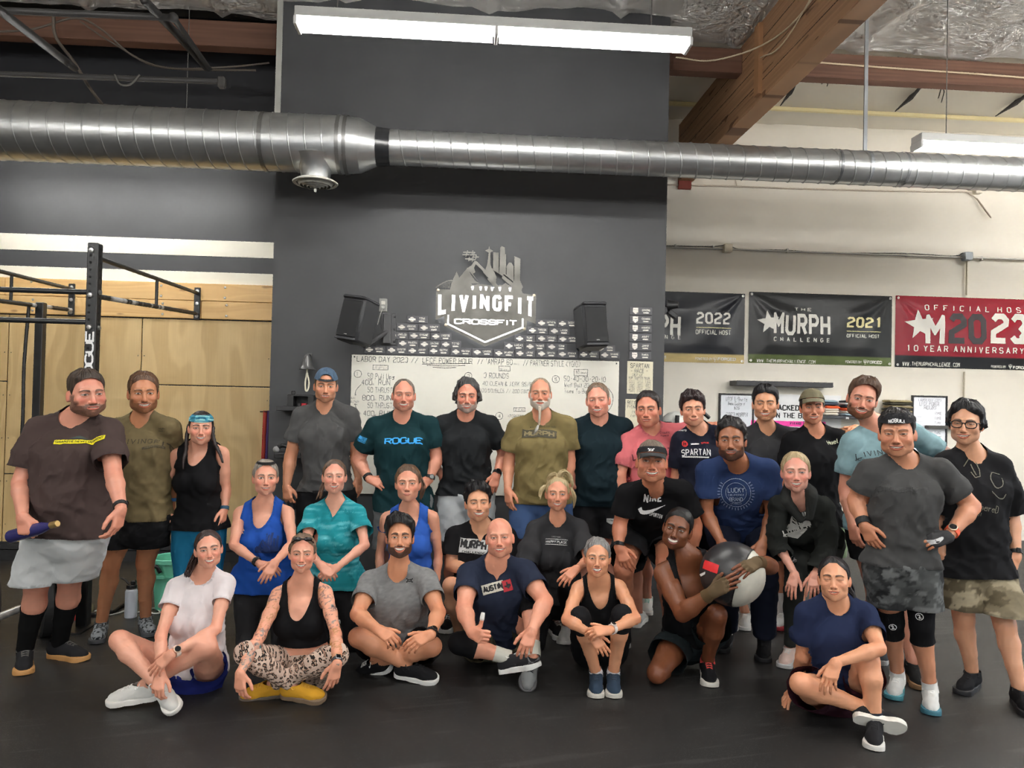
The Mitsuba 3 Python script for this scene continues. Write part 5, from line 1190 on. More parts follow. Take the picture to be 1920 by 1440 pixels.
        def cutf(V):
            q = V-N; x, y, z = q@s.lat, q@s.fwd, q@s.up
            t = s.tpar(V)
            dt = field(V, tr)
            hemf = (t-hem)*s.L+.012*(noise(V*9,seed)-.5)
            f = hemf
            if kind == 'tee' or kind == 'hoodie':
                rn = .068*u*neck*(1-.10*s.fem)
                nk = (np.sqrt((x/rn)**2+((y-.022*u)/(rn*1.05))**2+(np.minimum(z-.024*u,0)/(rn*(.95+scoop)))**2)-1)*rn
                if vneck: nk = np.minimum(nk, np.where(y > 0, np.abs(x)*.80+(-z)*.50-vneck*.5, 1))
                for c in 'lr':
                    a, b = (G['s'+c], G['e'+c]) if sleeve < 1 else (G['e'+c], G['w'+c])
                    sl = sleeve if sleeve < 1 else sleeve-1
                    d = b-a; Ln = np.linalg.norm(d); par = (sl-((V-a)@d)/(d@d))*Ln
                    da = field(V, arms[c])
                    isarm = da-dt
                    f = np.where(isarm < 0, np.minimum(np.maximum(f, par), par) if True else f, f)
                f = np.minimum(f, nk)
            else:
                b = kind == 'bra'
                rx, rz = .077*u*neck, (.150 if not b else .165)*u*(1+scoop)
                nk = (np.sqrt((x/rx)**2+(np.minimum(z-.02*u,0)/rz)**2)-1)*rx
                back = (np.sqrt((x/(rx*.9))**2+(np.minimum(z-.03*u,0)/(.08*u))**2)-1)*rx
                nk = np.minimum(np.where(y > -.02*u, nk, back), np.where(np.abs(x) < .07*u, .03*u-z, .09*u-z))
                f = np.minimum(f, nk)
                for c in 'lr':
                    sg = 1 if c == 'r' else -1
                    xs = x*sg; a0 = s.ws
                    ah = (np.sqrt(((xs-a0*1.10)/(.050*u))**2+((z+.045*u)/(.125*u))**2)-1)*.05*u
                    f = np.minimum(f, ah)
                    f = np.minimum(f, a0*.80+.03*sstep(-.12*u,-.22*u,z)*1.0+.35*sstep(-.10*u,-.2*u,z)-xs)
            return f
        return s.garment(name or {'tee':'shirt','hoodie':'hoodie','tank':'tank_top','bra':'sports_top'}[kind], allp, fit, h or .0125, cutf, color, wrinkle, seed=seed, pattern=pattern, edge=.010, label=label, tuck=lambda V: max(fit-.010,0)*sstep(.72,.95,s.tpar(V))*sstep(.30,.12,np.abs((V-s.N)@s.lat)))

    def bottom(s, color, kind='shorts', end=.72, fit=.018, waist=.22, flare=.014, pattern=None, seed=3, wrinkle=.006, name=None, h=None, ends=None):
        u, G = s.s, s.J
        hm = getattr(s,'hemt',None)
        lim = .20 if kind == 'leggings' else .09
        if hm is not None and waist > hm+lim: waist = hm+lim
        pel = s.slabs([(t,w,d,y) for t,w,d,y in s.st if t < .4])
        P, legs = list(pel), {}
        tight = kind == 'leggings'
        for c in 'lr':
            Hh, K, A = G['h'+c], G['k'+c], G['a'+c]
            if kind == 'shorts':
                legs[c] = [Cone(Hh, Hh+.5*(K-Hh), s.leg[c][0][0].ra, s.leg[c][0][1].ra+flare*.5, .010), Cone(Hh+.5*(K-Hh), K+.06*(K-Hh), s.leg[c][0][1].ra+flare*.5, s.leg[c][0][1].ra+flare*.9, .010)]
            else:
                legs[c] = s.leg[c][0]+s.leg[c][1]
                if kind == 'pants': legs[c] = legs[c]+[Cone(K, A, .060*u, .052*u, .03)]
            P += legs[c]
        def cutf(V):
            dl = {c: field(V, legs[c]) for c in 'lr'}
            f = (waist-s.tpar(V))*s.L
            f = np.where(np.minimum(dl['l'],dl['r']) < field(V, pel)-.012, np.maximum(f,.2), f)
            for c in 'lr':
                e = (ends or {}).get(c, end)
                a, b = (G['h'+c], G['k'+c]) if e < 1 else (G['k'+c], G['a'+c])
                ee = e if e < 1 else e-1
                d = b-a; Ln = np.linalg.norm(d)
                par = (ee-((V-a)@d)/(d@d))*Ln
                if e < 1 and d[2] < -.8*Ln: par = V[:,2]-(a+ee*d)[2]
                other = 'r' if c == 'l' else 'l'
                mine = dl[c] < dl[other]
                far = dl[c] > .16
                if e >= 1:
                    dk = np.minimum(field(V, s.leg[c][0]),1); ds = field(V, s.leg[c][1])
                    mine = mine & (ds < dk)
                f = np.where(mine & ~far, np.minimum(f, par), f)
            return f
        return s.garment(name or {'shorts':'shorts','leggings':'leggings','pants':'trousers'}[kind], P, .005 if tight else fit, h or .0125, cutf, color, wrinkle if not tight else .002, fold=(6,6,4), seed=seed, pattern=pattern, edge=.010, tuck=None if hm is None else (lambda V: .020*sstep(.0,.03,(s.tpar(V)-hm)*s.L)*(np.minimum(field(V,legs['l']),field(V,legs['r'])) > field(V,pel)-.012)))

    def band(s, name, c, seg, a, b, inf, color, h=.008, label=None, bsdf='mat_cloth', pattern=None):
        """A sleeve around a limb: seg 'knee', 'shin' or 'fore', from a to b along it."""
        G = s.J
        if seg == 'knee':
            P = s.leg[c][0][1:]+s.leg[c][1][:2]; K, Hh, A = G['k'+c], G['h'+c], G['a'+c]
            d1, d2 = unit(K-Hh), unit(A-K)
            bis = unit(d1+d2) if np.linalg.norm(d1+d2) > .4 else None
            def cutf(V):
                p1 = (V-K)@d1-a; p2 = b-(V-K)@d2
                dth = field(V, s.leg[c][0][1:]); dsh = field(V, s.leg[c][1][:2])
                return np.where(dth < dsh, p1, p2) if bis is None or True else np.minimum(p1,p2)
        else:
            A0, B0 = (G['k'+c], G['a'+c]) if seg == 'shin' else (G['e'+c], G['w'+c])
            P = s.leg[c][1] if seg == 'shin' else s.arm[c][1]
            if seg == 'shin': P = P+[Cone(B0, B0+(B0-A0)*.06, .037*s.s,.037*s.s,.01)]
            d = unit(B0-A0); L = np.linalg.norm(B0-A0)
            def cutf(V):
                t = ((V-A0)@d)/L
                return np.minimum(t-a, b-t)*L
        V, Tr = iso(P, h, inf)
        V, Tr, _ = clip(V, Tr, cutf(V))
        C = np.tile(lin(color),(len(V),1))
        if pattern is not None: C = pattern(V, C, s)
        return put(name, (V,Tr), bsdf, s.name, True, C, label=label)
    def watch(s, c, strap=(20,20,22), dial=(10,10,12), pos=.90, face=.018, bezel=None, size=1.0, name='watch', side=None, square=False):
        E_, W_ = s.J['e'+c], s.J['w'+c]; d = unit(W_-E_); o = E_+(W_-E_)*pos
        Z = camdir(side or (0,.25,1), o); Z = unit(Z-(Z@d)*d); Y = np.cross(d, Z)
        am = s.arm[c][1][1]; r = am.ra+(am.rb-am.ra)*max((pos-.28)/.72,0)+.0035
        hw = .011*size
        ring = lathe([(r-.004,-hw),(r+.001,-hw),(r+.001,hw),(r-.004,hw),(r-.004,-hw)], 28)
        k = put(name, place(ring, o, Y, Z, d) if False else trimesh.Trimesh(np.array(ring.vertices)@np.array([Y,Z,d])+o, ring.faces[:, ::1], process=False), solid(strap,.6), s.name)
        if face:
            cs = lathe([(0,0),(face,0),(face,.006),(face-.003,.008),(0,.008)], 24) if not square else boxm((0,0,.004),(face*1.7,face*2,.009),None,.003)
            put('case', trimesh.Trimesh(np.array(cs.vertices)@np.array([Y,d,Z])+o+Z*(r-.002), cs.faces[:, ::1], process=False), solid(bezel or (40,40,42),.3,.6), k)
            dl = lathe([(0,.0085),(face-.004,.0085),(face-.004,.0075)], 24) if not square else boxm((0,0,.0085),(face*1.4,face*1.7,.001))
            put('dial', trimesh.Trimesh(np.array(dl.vertices)@np.array([Y,d,Z])+o+Z*(r-.002), dl.faces, process=False), solid(dial,.15), k)
        return k
    def shoe(s, c, toe=None, up=None, dir=None, color=(30,30,32), sole=(230,230,225), lace=(230,230,225), size=1.0, sock=None, sock_top=.75, pattern=None, label=None, high=False):
        A = s.J['a'+c]; u = s.s*size*1.03
        sm, um, lm = shoe_template()
        if up is None:                                               # flat on the floor
            g = np.array([A[0],A[1],0.0]); t = onZ(*toe[:2],.02) if dir is None else g+np.array([*dir,0])
            y = unit((t-g)*[1,1,0]); z = np.array([0,0,1.0]); o = g
        else:
            z = camdir(up, A)
            y = at(toe[0],toe[1],(A-EYE)@CF+toe[2])-A if dir is None else camdir(dir, A)
            y = unit(y); z = unit(z-(z@y)*y); o = A-z*.082*u
        x = np.cross(y, z); M = np.array([x,y,z])*u
        if c == 'l': M = M*np.array([[-1],[1],[1]]) if False else M
        f = lambda m: (np.array(m.vertices)@M+o, m.faces)
        V, Tr = f(um)
        C = np.tile(lin(color),(len(V),1))*(.9+.2*fbm(V*30,2,2))[:,None]
        if pattern is not None: C = pattern(np.array(um.vertices), C, s)
        k = put('shoe', (V,Tr), 'mat_cloth', s.name, True, np.clip(C,.001,.95), label=label)
        put('sole', f(sm), solid(sole,.6), k, 30)
        if lace: put('laces', f(lm), solid(lace,.8), k, True)
        if sock is not None: s.band('sock', c, 'shin', sock_top, 1.05, .004, sock)
        return k
    def strands(s, name, paths, r, color, color2=None, lumps=0, n=26, pixel=True, seg=8, label=None, loose=False):
        """Locks of hair: each path is a list of (u, v, dz to the head) or head-space points; r: radii along it."""
        ms, Cs = [], []
        rg = np.random.default_rng(len(paths)*7+n)
        for p in paths:
            q = np.array([at(a[0],a[1],(s.hc-EYE)@CF+a[2]) for a in p]) if pixel else s.h2w(np.array(p))
            cv = curve(q, n); tt = np.linspace(0,1,n); rr = np.interp(tt, np.linspace(0,1,len(r)), r)
            if lumps and not loose: ms.append(tube(cv, rr*(1+.30*np.abs(np.sin(np.linspace(0,lumps*np.pi,n)))-.15), seg)); continue
            for _ in range(22):
                o = rg.normal(0,1,3); o = o/np.linalg.norm(o)*rg.uniform(.2,.95); cut = rg.uniform(.8,1.0)
                t2 = tt*cut; c2 = np.stack([np.interp(t2,tt,cv[:,k]) for k in range(3)],1); r2 = np.interp(t2,tt,rr)
                wob = np.stack([np.sin(t2*rg.uniform(4,9)+rg.uniform(0,6)) for k in range(3)],1)*.18
                ms.append(tube(c2[::2]+((o+wob)*r2[:,None])[::2], np.maximum(r2[::2]*.30,.0012)*np.linspace(1,.6,len(c2[::2])), 5))
        m = trimesh.util.concatenate(ms)
        c0, c1 = .6*lin(color), .65*lin(color2 or tuple(np.minimum(np.array(color)*1.5+8,255)))
        mm = np.clip((noise(np.array(m.vertices)*np.array([120,120,30]),3)-.3)*1.5,0,1)[:,None]
        return put(name, m, 'mat_hair', s.name, True, c0*(1-mm)+c1*mm, label=label)
    def headband(s, color, z0, z1, name='headband', inf=.007, pattern=None, tiltz=0.0, back=0.0):
        P = s.P0; zz = P[:,2]-tiltz*P[:,1]
        f = np.minimum(zz-z0, z1-zz)
        V = HC+HD*(s.r0+inf+s.hairp.get('side',.004)*sstep(.055,.075,np.abs(P[:,0]))*.6+.004*(P[:,2]>.06))[:,None]
        V, Tr, (PP,) = clip(V, HT, f, (P,))
        C = np.tile(lin(color),(len(V),1))
        if pattern is not None: C = pattern(PP, C, s)
        k = put(name, (s.h2w(V),Tr), 'mat_cloth', s.name, True, C); s.mesh = (s.h2w(V),Tr); return k
    def cap(s, color, back=False, strap=(25,25,28), brim=None, z=.046, name='cap', visor=False, inf=.013, tilt=.18):
        P = s.P0
        line = z+P[:,1]*(tilt if not back else -tilt)+.0
        f = P[:,2]-line
        if visor: f = np.minimum(f, .030-f)
        r = s.r0+inf+.006*sstep(.07,.11,P[:,2])
        V = HC+HD*r[:,None]
        if back:                                                       # opening over the forehead
            op = (np.sqrt((P[:,0]/.036)**2+((P[:,2]-line-.012)/.030)**2)-1)*.03
            f2 = np.where(P[:,1] > .03, np.minimum(f, op), f)
        else: f2 = f
        V2, Tr, (pp,) = clip(V, HT, f2, (P,))
        C = np.tile(lin(color),(len(V2),1))*(.93+.14*fbm(V2*60,2,1))[:,None]
        seam = np.exp(-((np.abs(pp[:,0]))/.0012)**2)+np.exp(-((np.abs(pp[:,0])-.045)/.0015)**2)
        C = C*(1-.35*np.clip(seam,0,1))[:,None]
        k = put(name, (s.h2w(V2),Tr), 'mat_cloth', s.name, True, C)
        s.mesh = (s.h2w(V2),Tr)
        if back:
            fb = np.minimum(np.minimum(f, .011-f), np.where(P[:,1] > .03, .045-np.abs(P[:,0]), -1))
            V3, T3, _ = clip(HC+HD*(r+.001)[:,None], HT, fb)
            put('strap', (s.h2w(V3),T3), solid(strap,.7), k, True)
        a = np.linspace(-1.0,1.0,17); sgn = -1 if back else 1
        rows = []
        ln = .075 if brim is None else brim
        for q in np.linspace(0,1,6):
            rx, ry = .070+.004*q, .088+ln*q
            zz = z+tilt*sgn*.085*(1 if not back else -1)*1.0-.020*q-.018*(np.abs(a)**2)*(.4+.6*q)
            rows.append(np.stack([rx*np.sin(a*1.25), sgn*(.012+(.088-.012+.006)*np.cos(a*1.05)+ln*q*np.cos(a*.9)), zz+.002],1))
        Vb = np.vstack(rows); n = 17; Tb = []
        for i in range(5):
            for j in range(16):
                p = i*n+j; Tb += [[p,p+1,p+n+1],[p,p+n+1,p+n]]
        Tb = np.array(Tb); Vb2 = np.vstack([Vb,Vb-[0,0,.004]])
        rim = [i for i in range(5*n,6*n)]
        side = np.array([[rim[i],rim[i]+len(Vb),rim[i+1]+len(Vb)] for i in range(16)]+[[rim[i],rim[i+1]+len(Vb),rim[i+1]] for i in range(16)])
        put('brim', (s.h2w(Vb2), np.vstack([Tb,Tb[:,::-1]+len(Vb),side])), solid(color,.9), k, 40)
        return k
    def print_(s, shape, u, v, color, rotz=0.0, mesh=None, off=.005, name='print', label=None, fwd=None, lat=None, up=None, parent=None, size=.011):
        """Flat print (shapely, metres, about the origin) laid on the garment around the point seen at (u, v)."""
        V, Tr = mesh or s.mesh
        tm = trimesh.Trimesh(V, Tr, process=False)
        d = ray(u,v); loc, ir, it = tm.ray.intersects_location([EYE],[d], multiple_hits=True)
        if len(loc) == 0: return None
        o = loc[np.argmin(np.linalg.norm(loc-EYE,axis=1))]
        if fwd is None:
            nn = normals(V, Tr); near = np.linalg.norm(V-o,axis=1) < .06
            fw = unit(nn[near].mean(0)); fw = fw if fw@d < 0 else -fw
            fwd = fw
        upv = s.up if up is None else up
        lt = unit(np.cross(upv, fwd)); lt = lt if lt@CR > 0 else -lt
        uv = np.cross(fwd, lt); uv = uv if uv[2] > -.2 else -uv
        if rotz: c_, s_ = math.cos(math.radians(rotz)), math.sin(math.radians(rotz)); lt, uv = c_*lt+s_*uv, -s_*lt+c_*uv
        gs = [g for g in getattr(shape,'geoms',[shape]) if g.geom_type == 'Polygon' and g.area > 2e-7]
        vs, fs, n = [], [], 0
        for g in gs:
            a, b = trimesh.creation.triangulate_polygon(g, engine='earcut')
            vs.append(a); fs.append(np.asarray(b)+n); n += len(a)
        a = np.vstack(vs); b = np.vstack(fs)
        a3 = np.column_stack([a, np.zeros(len(a))])
        a3, b = trimesh.remesh.subdivide_to_size(a3, b, size, max_iter=12)
        W = o+a3[:,:1]*lt+a3[:,1:2]*uv
        loc, ir, _ = tm.ray.intersects_location(W+fwd*.14, np.tile(-fwd,(len(W),1)), multiple_hits=False)
        hit = np.full(len(W), -1); out = W.copy(); ok = np.zeros(len(W),bool)
        out[ir] = loc+fwd*off; ok[ir] = True
        dist = np.abs((out-W)@fwd); ok &= dist < .16
        b = b[ok[b].all(1)]
        if not len(b): return None
        # facing the viewer side
        fn = np.cross(out[b[:,1]]-out[b[:,0]], out[b[:,2]]-out[b[:,0]])
        b = np.where(((fn@fwd) < 0)[:,None], b[:,::-1], b)
        key = (parent or s.name)
        return put(name, (out, b), solid(color,.75), key, False, label=label)
# ------------------------------------------------------------------ shapes that are printed on clothes
def swoosh(w):
    a = curve([(0,.02),(.10,-.14),(.30,-.17),(.60,-.05),(1.0,.16)],24); b = curve([(1.0,.16),(.55,.02),(.33,-.03),(.17,-.02),(.13,.10)],24)
    return centred(affinity.scale(Polygon(np.vstack([a,b])).buffer(0).buffer(.004), w, w, origin=(0,0)))
def ua_logo(w):
    g = unary_union([LineString([(-.5,.34),(-.28,.16),(.28,.16),(.5,.34)]).buffer(.075,cap_style=2), LineString([(-.5,-.34),(-.28,-.16),(.28,-.16),(.5,-.34)]).buffer(.075,cap_style=2),
        LineString([(-.26,.14),(-.26,-.14)]).buffer(.06), LineString([(.26,.14),(.26,-.14)]).buffer(.06), sbox(-.5,.26,-.3,.4), sbox(.3,.26,.5,.4), sbox(-.5,-.4,-.3,-.26), sbox(.3,-.4,.5,-.26)])
    return affinity.scale(g, w, w*.8, origin=(0,0))
def skyline(w):
    """Mountains, a tower on a stalk and city blocks over a row of firs."""
    m = Polygon([(0,.22),(.10,.34),(.14,.30),(.20,.42),(.30,.60),(.36,.66),(.44,.56),(.47,.58),(.50,.46),(.505,.86),(.47,.88),(.505,.94),(.515,1.0),(.525,.94),(.56,.88),(.525,.86),(.54,.50),(.58,.44),(.58,.88),(.66,.88),(.66,.40),(.68,.40),(.68,.98),(.76,.98),(.76,.36),(.79,.36),(.79,.68),(.83,.73),(.87,.68),(.87,.32),(.90,.32),(.90,.84),(.98,.80),(.98,.26),(1.0,.2),(1.0,0),(0,0)])
    cuts = [Polygon([(.36,.60),(.42,.46),(.52,.30),(.40,.40),(.35,.50)]), Polygon([(.52,.44),(.66,.26),(.72,.16),(.58,.30)]), Polygon([(.30,.44),(.42,.22),(.34,.28),(.27,.38)]), Polygon([(.70,.36),(.86,.18),(.94,.12),(.80,.24)])]
    firs = unary_union([Polygon([(x-.04,.0),(x,.16),(x+.04,.0)]) for x in np.linspace(.30,.86,6)])
    g = m.buffer(0).difference(unary_union([c.buffer(0) for c in cuts])).union(firs)
    return affinity.scale(g, w, w*.9, origin=(0,0))
def hexagon(w):
    return Polygon([(-w/2,w*.2),(w/2,w*.2),(w/2,-w*.15),(0,-w*.42),(-w/2,-w*.15)])
def camo(cols, f=9, seed=1):
    def fn(V, C, s):
        n = fbm(V*f,3,seed); m = fbm(V*f*1.3+7,3,seed+5)
        out = np.tile(lin(cols[0]),(len(V),1))
        out = np.where((n > .55)[:,None], lin(cols[1]), out); out = np.where((m > .57)[:,None], lin(cols[2]), out)
        return out*(.9+.2*noise(V*80,2))[:,None]
    return fn
def heather(amt=.35, f=60, stretch=(1,1,1)):
    def fn(V, C, s):
        return C*(1-amt/2+amt*noise(V*f*np.array(stretch),5))[:,None]
    return fn
def tie_dye(V, C, s):
    n = fbm(np.stack([V[:,0]*8,V[:,1]*8,V[:,2]*70],1),3,4)[:,None]
    return C*(.6+.5*n)+np.clip(n-.52,0,1)*1.2*lin((170,215,220))
def marbled(V, C, s):
    n = np.abs(fbm(V*np.array([26,40,40]),3,8)-.5)
    return np.where((n < .055)[:,None], lin((28,30,34)), lin((150,156,160)))*(.8+.4*noise(V*90,1))[:,None]

W_ = (216,164,144); PALE = (226,178,160); TAN = (198,142,110); BRN = (150,98,70); DARK = (112,70,48); ASIA = (212,160,128)
SH = dict(color=(34,34,36)); WHT = dict(color=(214,212,206), sole=(225,222,215))

# 1
p = Person('tall heavy bearded man in dark brown tee holding a navy bottle', 4.36,
    dict(sl=(74,806),sr=(203,810),hl=(97,990),hr=(165,988),el=(38,905,'-'),er=(213,890,'-'),wl=(42,968,'-'),wr=(227,955,'-'),al=(47,1218,'g'),ar=(112,1205,'g'),kl=(68,1097),kr=(131,1087)),
    (163,738,82), s_=1.06, build=1.14, belly=.03, look=(16,3,5), skin=(216,158,140), h=.013,
    face=dict(stubble=.9, beard=.002, smile=.25, open=.004, red=.9, jaw=1.12, width=1.06, hair=(56,44,36)), hair=dict(hair=(62,50,42),zf=.074,top=.018,side=.005,quiff=.010),
    hands=dict(l=dict(tip=(52,1018,-.02),nrm=(-.5,.2,.8),curl=1.1,res=.003), r=dict(tip=(213,1015,-.03),nrm=(.8,0,.6),curl=.45,res=.003)),
    feet=dict(l=dict(toe=(46,1262),color=(35,35,37),sole=(190,140,85),lace=(90,88,84)), r=dict(toe=(160,1232),color=(35,35,37),sole=(190,140,85),lace=(90,88,84))))
p.top((66,54,52), sleeve=.74, hem=-.07, fit=.018, loose=1.0, wrinkle=.013)
p.print_(centred(sbox(-.14,-.014,.14,.014)), 151, 829, (238,222,40), label='yellow strip')
p.print_(centred(inter('GRANITE DEVELOPMENT',.013,width=.262)), 151, 829, (20,20,20), off=.008, name='lettering')
p.print_(centred(Polygon([(-.05,0),(0,.022),(.05,0)])), 150, 820, (60,70,66), off=.003)
p.bottom((188,190,190), end=.95, fit=.024, flare=.032)
for c in 'lr': p.band('sock',c,'shin',.36,1.05,.005,(14,14,15))
p.watch('r', dial=(10,10,10), square=True, face=.011, side=(.9,.2,.4))
P1 = p
# 2
p = Person('bearded man in olive lettered tee and black shorts behind the brown tee man', 4.95,
    dict(sl=(214,806),sr=(318,804),hl=(234,975),hr=(290,975),el=(205,880,.03),er=(330,880,.20),wl=(190,945,.0),wr=(321,945,.20),al=(190,1168,'g'),ar=(273,1158,'g'),kl=(208,1058),kr=(272,1055)),
    (269,737,73), skin=TAN, look=(3,2,2), face=dict(stubble=.75, beard=.0015, smile=.85, open=.009, red=.35, hair=(96,66,46),beard_color=(105,66,42),jaw=1.03), hair=dict(hair=(88,62,44),zf=.076,top=.015,side=.005),
    hands=dict(l=dict(tip=(198,985,-.02),nrm=(-.6,.2,.8)), r=dict(tip=(318,985,0),nrm=(.7,0,.7))),
    feet=dict(l=dict(toe=(180,1205),color=(120,125,130),sole=(70,72,75),lace=(50,52,55),pattern=marbled), r=dict(toe=(284,1188),color=(120,125,130),sole=(70,72,75),lace=(50,52,55),pattern=marbled)))
p.top((104,92,66), sleeve=.74, hem=.02, fit=.014, loose=.95, pattern=heather(.3,40))
p.print_(centred(lettering('LIVINGFIT',.030,w=.8,gap=.45,thick=.17,width=.30)), 272, 828, (58,52,40), name='lettering')
p.print_(centred(sbox(-.07,-.008,.07,.008)), 290, 837, (62,55,42)); p.print_(centred(inter('CROSSFIT KINETIC',.008,width=.11)), 290, 837, (120,108,80), off=.008, name='lettering')
p.print_(centred(inter('CrossFit',.010,width=.05).union(affinity.translate(inter('GAMES',.008,width=.05),0,-.014))), 303, 806, (66,60,48), name='lettering')
p.bottom((24,24,26), end=.60, fit=.018, flare=.03, pattern=camo([(22,22,24),(34,34,36),(28,28,30)],8))
p.watch('r', (70,130,200), pos=.85, face=None, name='wristband')
# 3
p = Person('woman with two dark braids, teal headband and black tank top', 5.0,
    dict(sl=(328,852),sr=(418,850),hl=(347,990),hr=(400,990),el=(312,914,.02),er=(424,918,.03),wl=(307,962,-.04),wr=(421,955,-.02)),
    (377,803,62), fem=1, s_=.94, muscle=1.0, skin=(222,168,148), face=dict(smile=.95, open=.009, red=.75, hair=(35,25,25),eye=.0036), hair=dict(hair=(30,22,22),long=1,zf=.080,top=.006,side=.006),
    hands=dict(l=dict(tip=(324,1003,-.04),nrm=(-.7,.1,.6)), r=dict(tip=(415,990,-.04),nrm=(.8,0,.5))), feet=dict(l=dict(toe=(344,1215),**SH), r=dict(toe=(402,1215),**SH)))
p.top((20,20,22), kind='tank', hem=.0, fit=.007, loose=.85, scoop=.1, label='black racerback tank')
p.bottom((24,92,124), kind='leggings', end=1.86)
def _tb(P, C, s):
    n = fbm(P*np.array([6,6,110]),2,3)[:,None]; return np.where(n > .56, lin((150,205,205)), np.where(n > .47, lin((70,140,160)), lin((28,84,108))))
p.headband((60,130,150), .046, .088, pattern=_tb, inf=.006, tiltz=-.12)
p.strands('braid', [[(354,796,.02),(350,822,0),(349,842,-.03),(344,862,-.06),(343,880,-.07)]], [.011,.013,.013,.012,.009,.006], (34,25,25), lumps=9)
p.strands('braid', [[(400,800,.02),(399,815,.0),(403,832,-.02),(412,850,-.05),(418,868,-.06)]], [.011,.013,.013,.012,.009,.006], (34,25,25), lumps=9)
p.watch('r', (30,70,95), pos=.93, face=None, name='wristband')
# 4
p = Person('tall man in grey tee wearing a backward blue cap beside the bell', 5.78,
    dict(sl=(566,780),sr=(655,780),hl=(586,930),hr=(640,930),el=(545,856,.0),er=(668,852,.05),wl=(537,912,-.05),wr=(672,897,.03)),
    (611,724,60), s_=1.06, muscle=1.05, skin=(212,156,128), look=(0,2,-1), face=dict(stubble=.30, smile=.55, open=.006, hair=(60,46,38),jaw=1.0), hair=dict(hair=(55,42,36),zf=.075,top=.006,side=.004),
    hands=dict(l=dict(tip=(541,948,-.03),nrm=(-.6,.2,.8),curl=.7), r=dict(tip=(674,935,0),nrm=(.8,0,.6))), feet=dict(l=dict(dir=(-.1,-1),**SH), r=dict(dir=(.1,-1),**SH)))
p.top((72,72,72), sleeve=.62, hem=.08, fit=.011, loose=.84, neck=.92, pattern=heather(.25,30))
p.bottom((22,22,24), end=.8, fit=.02)
p.cap((74,92,112), back=True)
P4 = p
# 5
p = Person('balding man in dark green tee with blue lettering, hands on hips', 5.55,
    dict(sl=(704,800),sr=(806,799),hl=(730,940),hr=(784,940),el=(672,862,.05),er=(820,856,.0),wl=(692,898,-.08),wr=(806,898,-.06)),
    (757,741,60), muscle=1.08, skin=(218,158,138), face=dict(stubble=.18, smile=.9, open=.010, red=.65, hair=(105,95,88),age=.9,eye=.0034,brow_a=.5,jaw=1.05), hair=dict(hair=(96,84,74),zf=.098,zt=.070,top=.003,side=.003,zs=-.005),
    hands=dict(l=dict(tip=(730,914,-.02),nrm=(-.1,.45,.9),curl=.22), r=dict(tip=(785,915,-.04),nrm=(.3,.3,.9),curl=.3)), feet=dict(l=dict(dir=(-.2,-1),**SH), r=dict(dir=(.2,-1),**SH)))
p.top((20,46,50), sleeve=.70, hem=-.10, fit=.012, loose=.88)
p.print_(centred(lettering('ROGUE',.050,w=.95,gap=.25,thick=.26,tech=True,width=.275)), 756, 826, (58,160,226), name='lettering', label='blue block lettering')
p.print_(centred(unary_union([sbox(-.035,-.02+i*.009,.035,-.015+i*.009) for i in range(5)]).union(sbox(-.035,.0,-.005,.022))), 679, 824, (50,135,190), rotz=-18, name='flag_print')
p.bottom((104,106,108), end=.82, fit=.018)
p.watch('l', pos=.90, face=None, name='wristband'); p.watch('r', pos=.92, face=.019, side=(.3,.2,.9))
# 6
p = Person('man with swept back long hair and grey beard in black tee', 5.6,
    dict(sl=(830,797),sr=(918,797),hl=(850,932),hr=(900,932),el=(804,856,.22),er=(946,850,.05),wl=(830,893,.04),wr=(931,890,-.08)),
    (876,743,60), muscle=1.06, skin=(216,154,134), look=(0,2,0), face=dict(stubble=.75, beard=.002, smile=.8, open=.009, red=.7, beard_color=(165,160,152),hair=(60,56,54),brow_color=(50,42,38),age=.8,eye=.0034), hair=dict(hair=(48,46,46),hair2=(120,118,116),long=1,zf=.086,zt=.062,top=.018,side=.014,wavy=.7,cover=.055,rough=.6),
    hands=dict(l=dict(tip=(840,925,-.02),nrm=(-.2,.45,.9),curl=.3), r=dict(tip=(922,922,-.02),nrm=(.3,.4,.9),curl=.3)), feet=dict(l=dict(dir=(-.2,-1),**SH), r=dict(dir=(.2,-1),**SH)))
p.top((30,32,34), sleeve=.72, hem=.05, fit=.012, loose=.84, wrinkle=.015)
p.bottom((176,180,182), end=.72, fit=.02, flare=.025)
p.watch('r', pos=.93, face=.020, side=(.2,.3,.9))
# 7
p = Person('older man in olive tee with long braided white beard', 5.5,
    dict(sl=(970,802),sr=(1062,799),hl=(986,950),hr=(1044,950),el=(954,866,.02),er=(1068,862,.02),wl=(952,918,-.06),wr=(1064,912,.0)),
    (1013,738,58), s_=1.02, belly=.02, skin=(216,158,132), face=dict(stubble=.8, beard=.007, smile=.35, open=0, red=.6, beard_color=(205,196,182),hair=(150,138,125),brow_color=(150,125,105),age=1,eye=.0034,chin_beard=1.2), hair=dict(hair=(150,130,110),zf=.100,zt=.080,top=.002,side=.003,zs=-.01),
    hands=dict(l=dict(tip=(955,952,-.03),nrm=(-.7,.2,.6),curl=.35), r=dict(tip=(1066,948,0),nrm=(.7,0,.6))), feet=dict(l=dict(dir=(-.2,-1),**SH), r=dict(dir=(.2,-1),**SH)))
p.top((112,100,66), sleeve=.68, hem=.06, fit=.016, loose=.96, pattern=heather(.25,35), wrinkle=.013)
p.print_(centred(sbox(-.125,-.034,.125,.034)), 1011, 812, (62,58,44)); p.print_(centred(lettering('MURPH',.046,w=.72,gap=.28,thick=.27,tech=True,width=.22)), 1011, 812, (118,107,76), off=.008, name='lettering')
p.print_(centred(inter('4 1 - 300-300-300',.010,width=.19)), 1018, 800, (66,62,46), name='lettering')
p.bottom((62,84,122), end=.52, fit=.022, flare=.03)
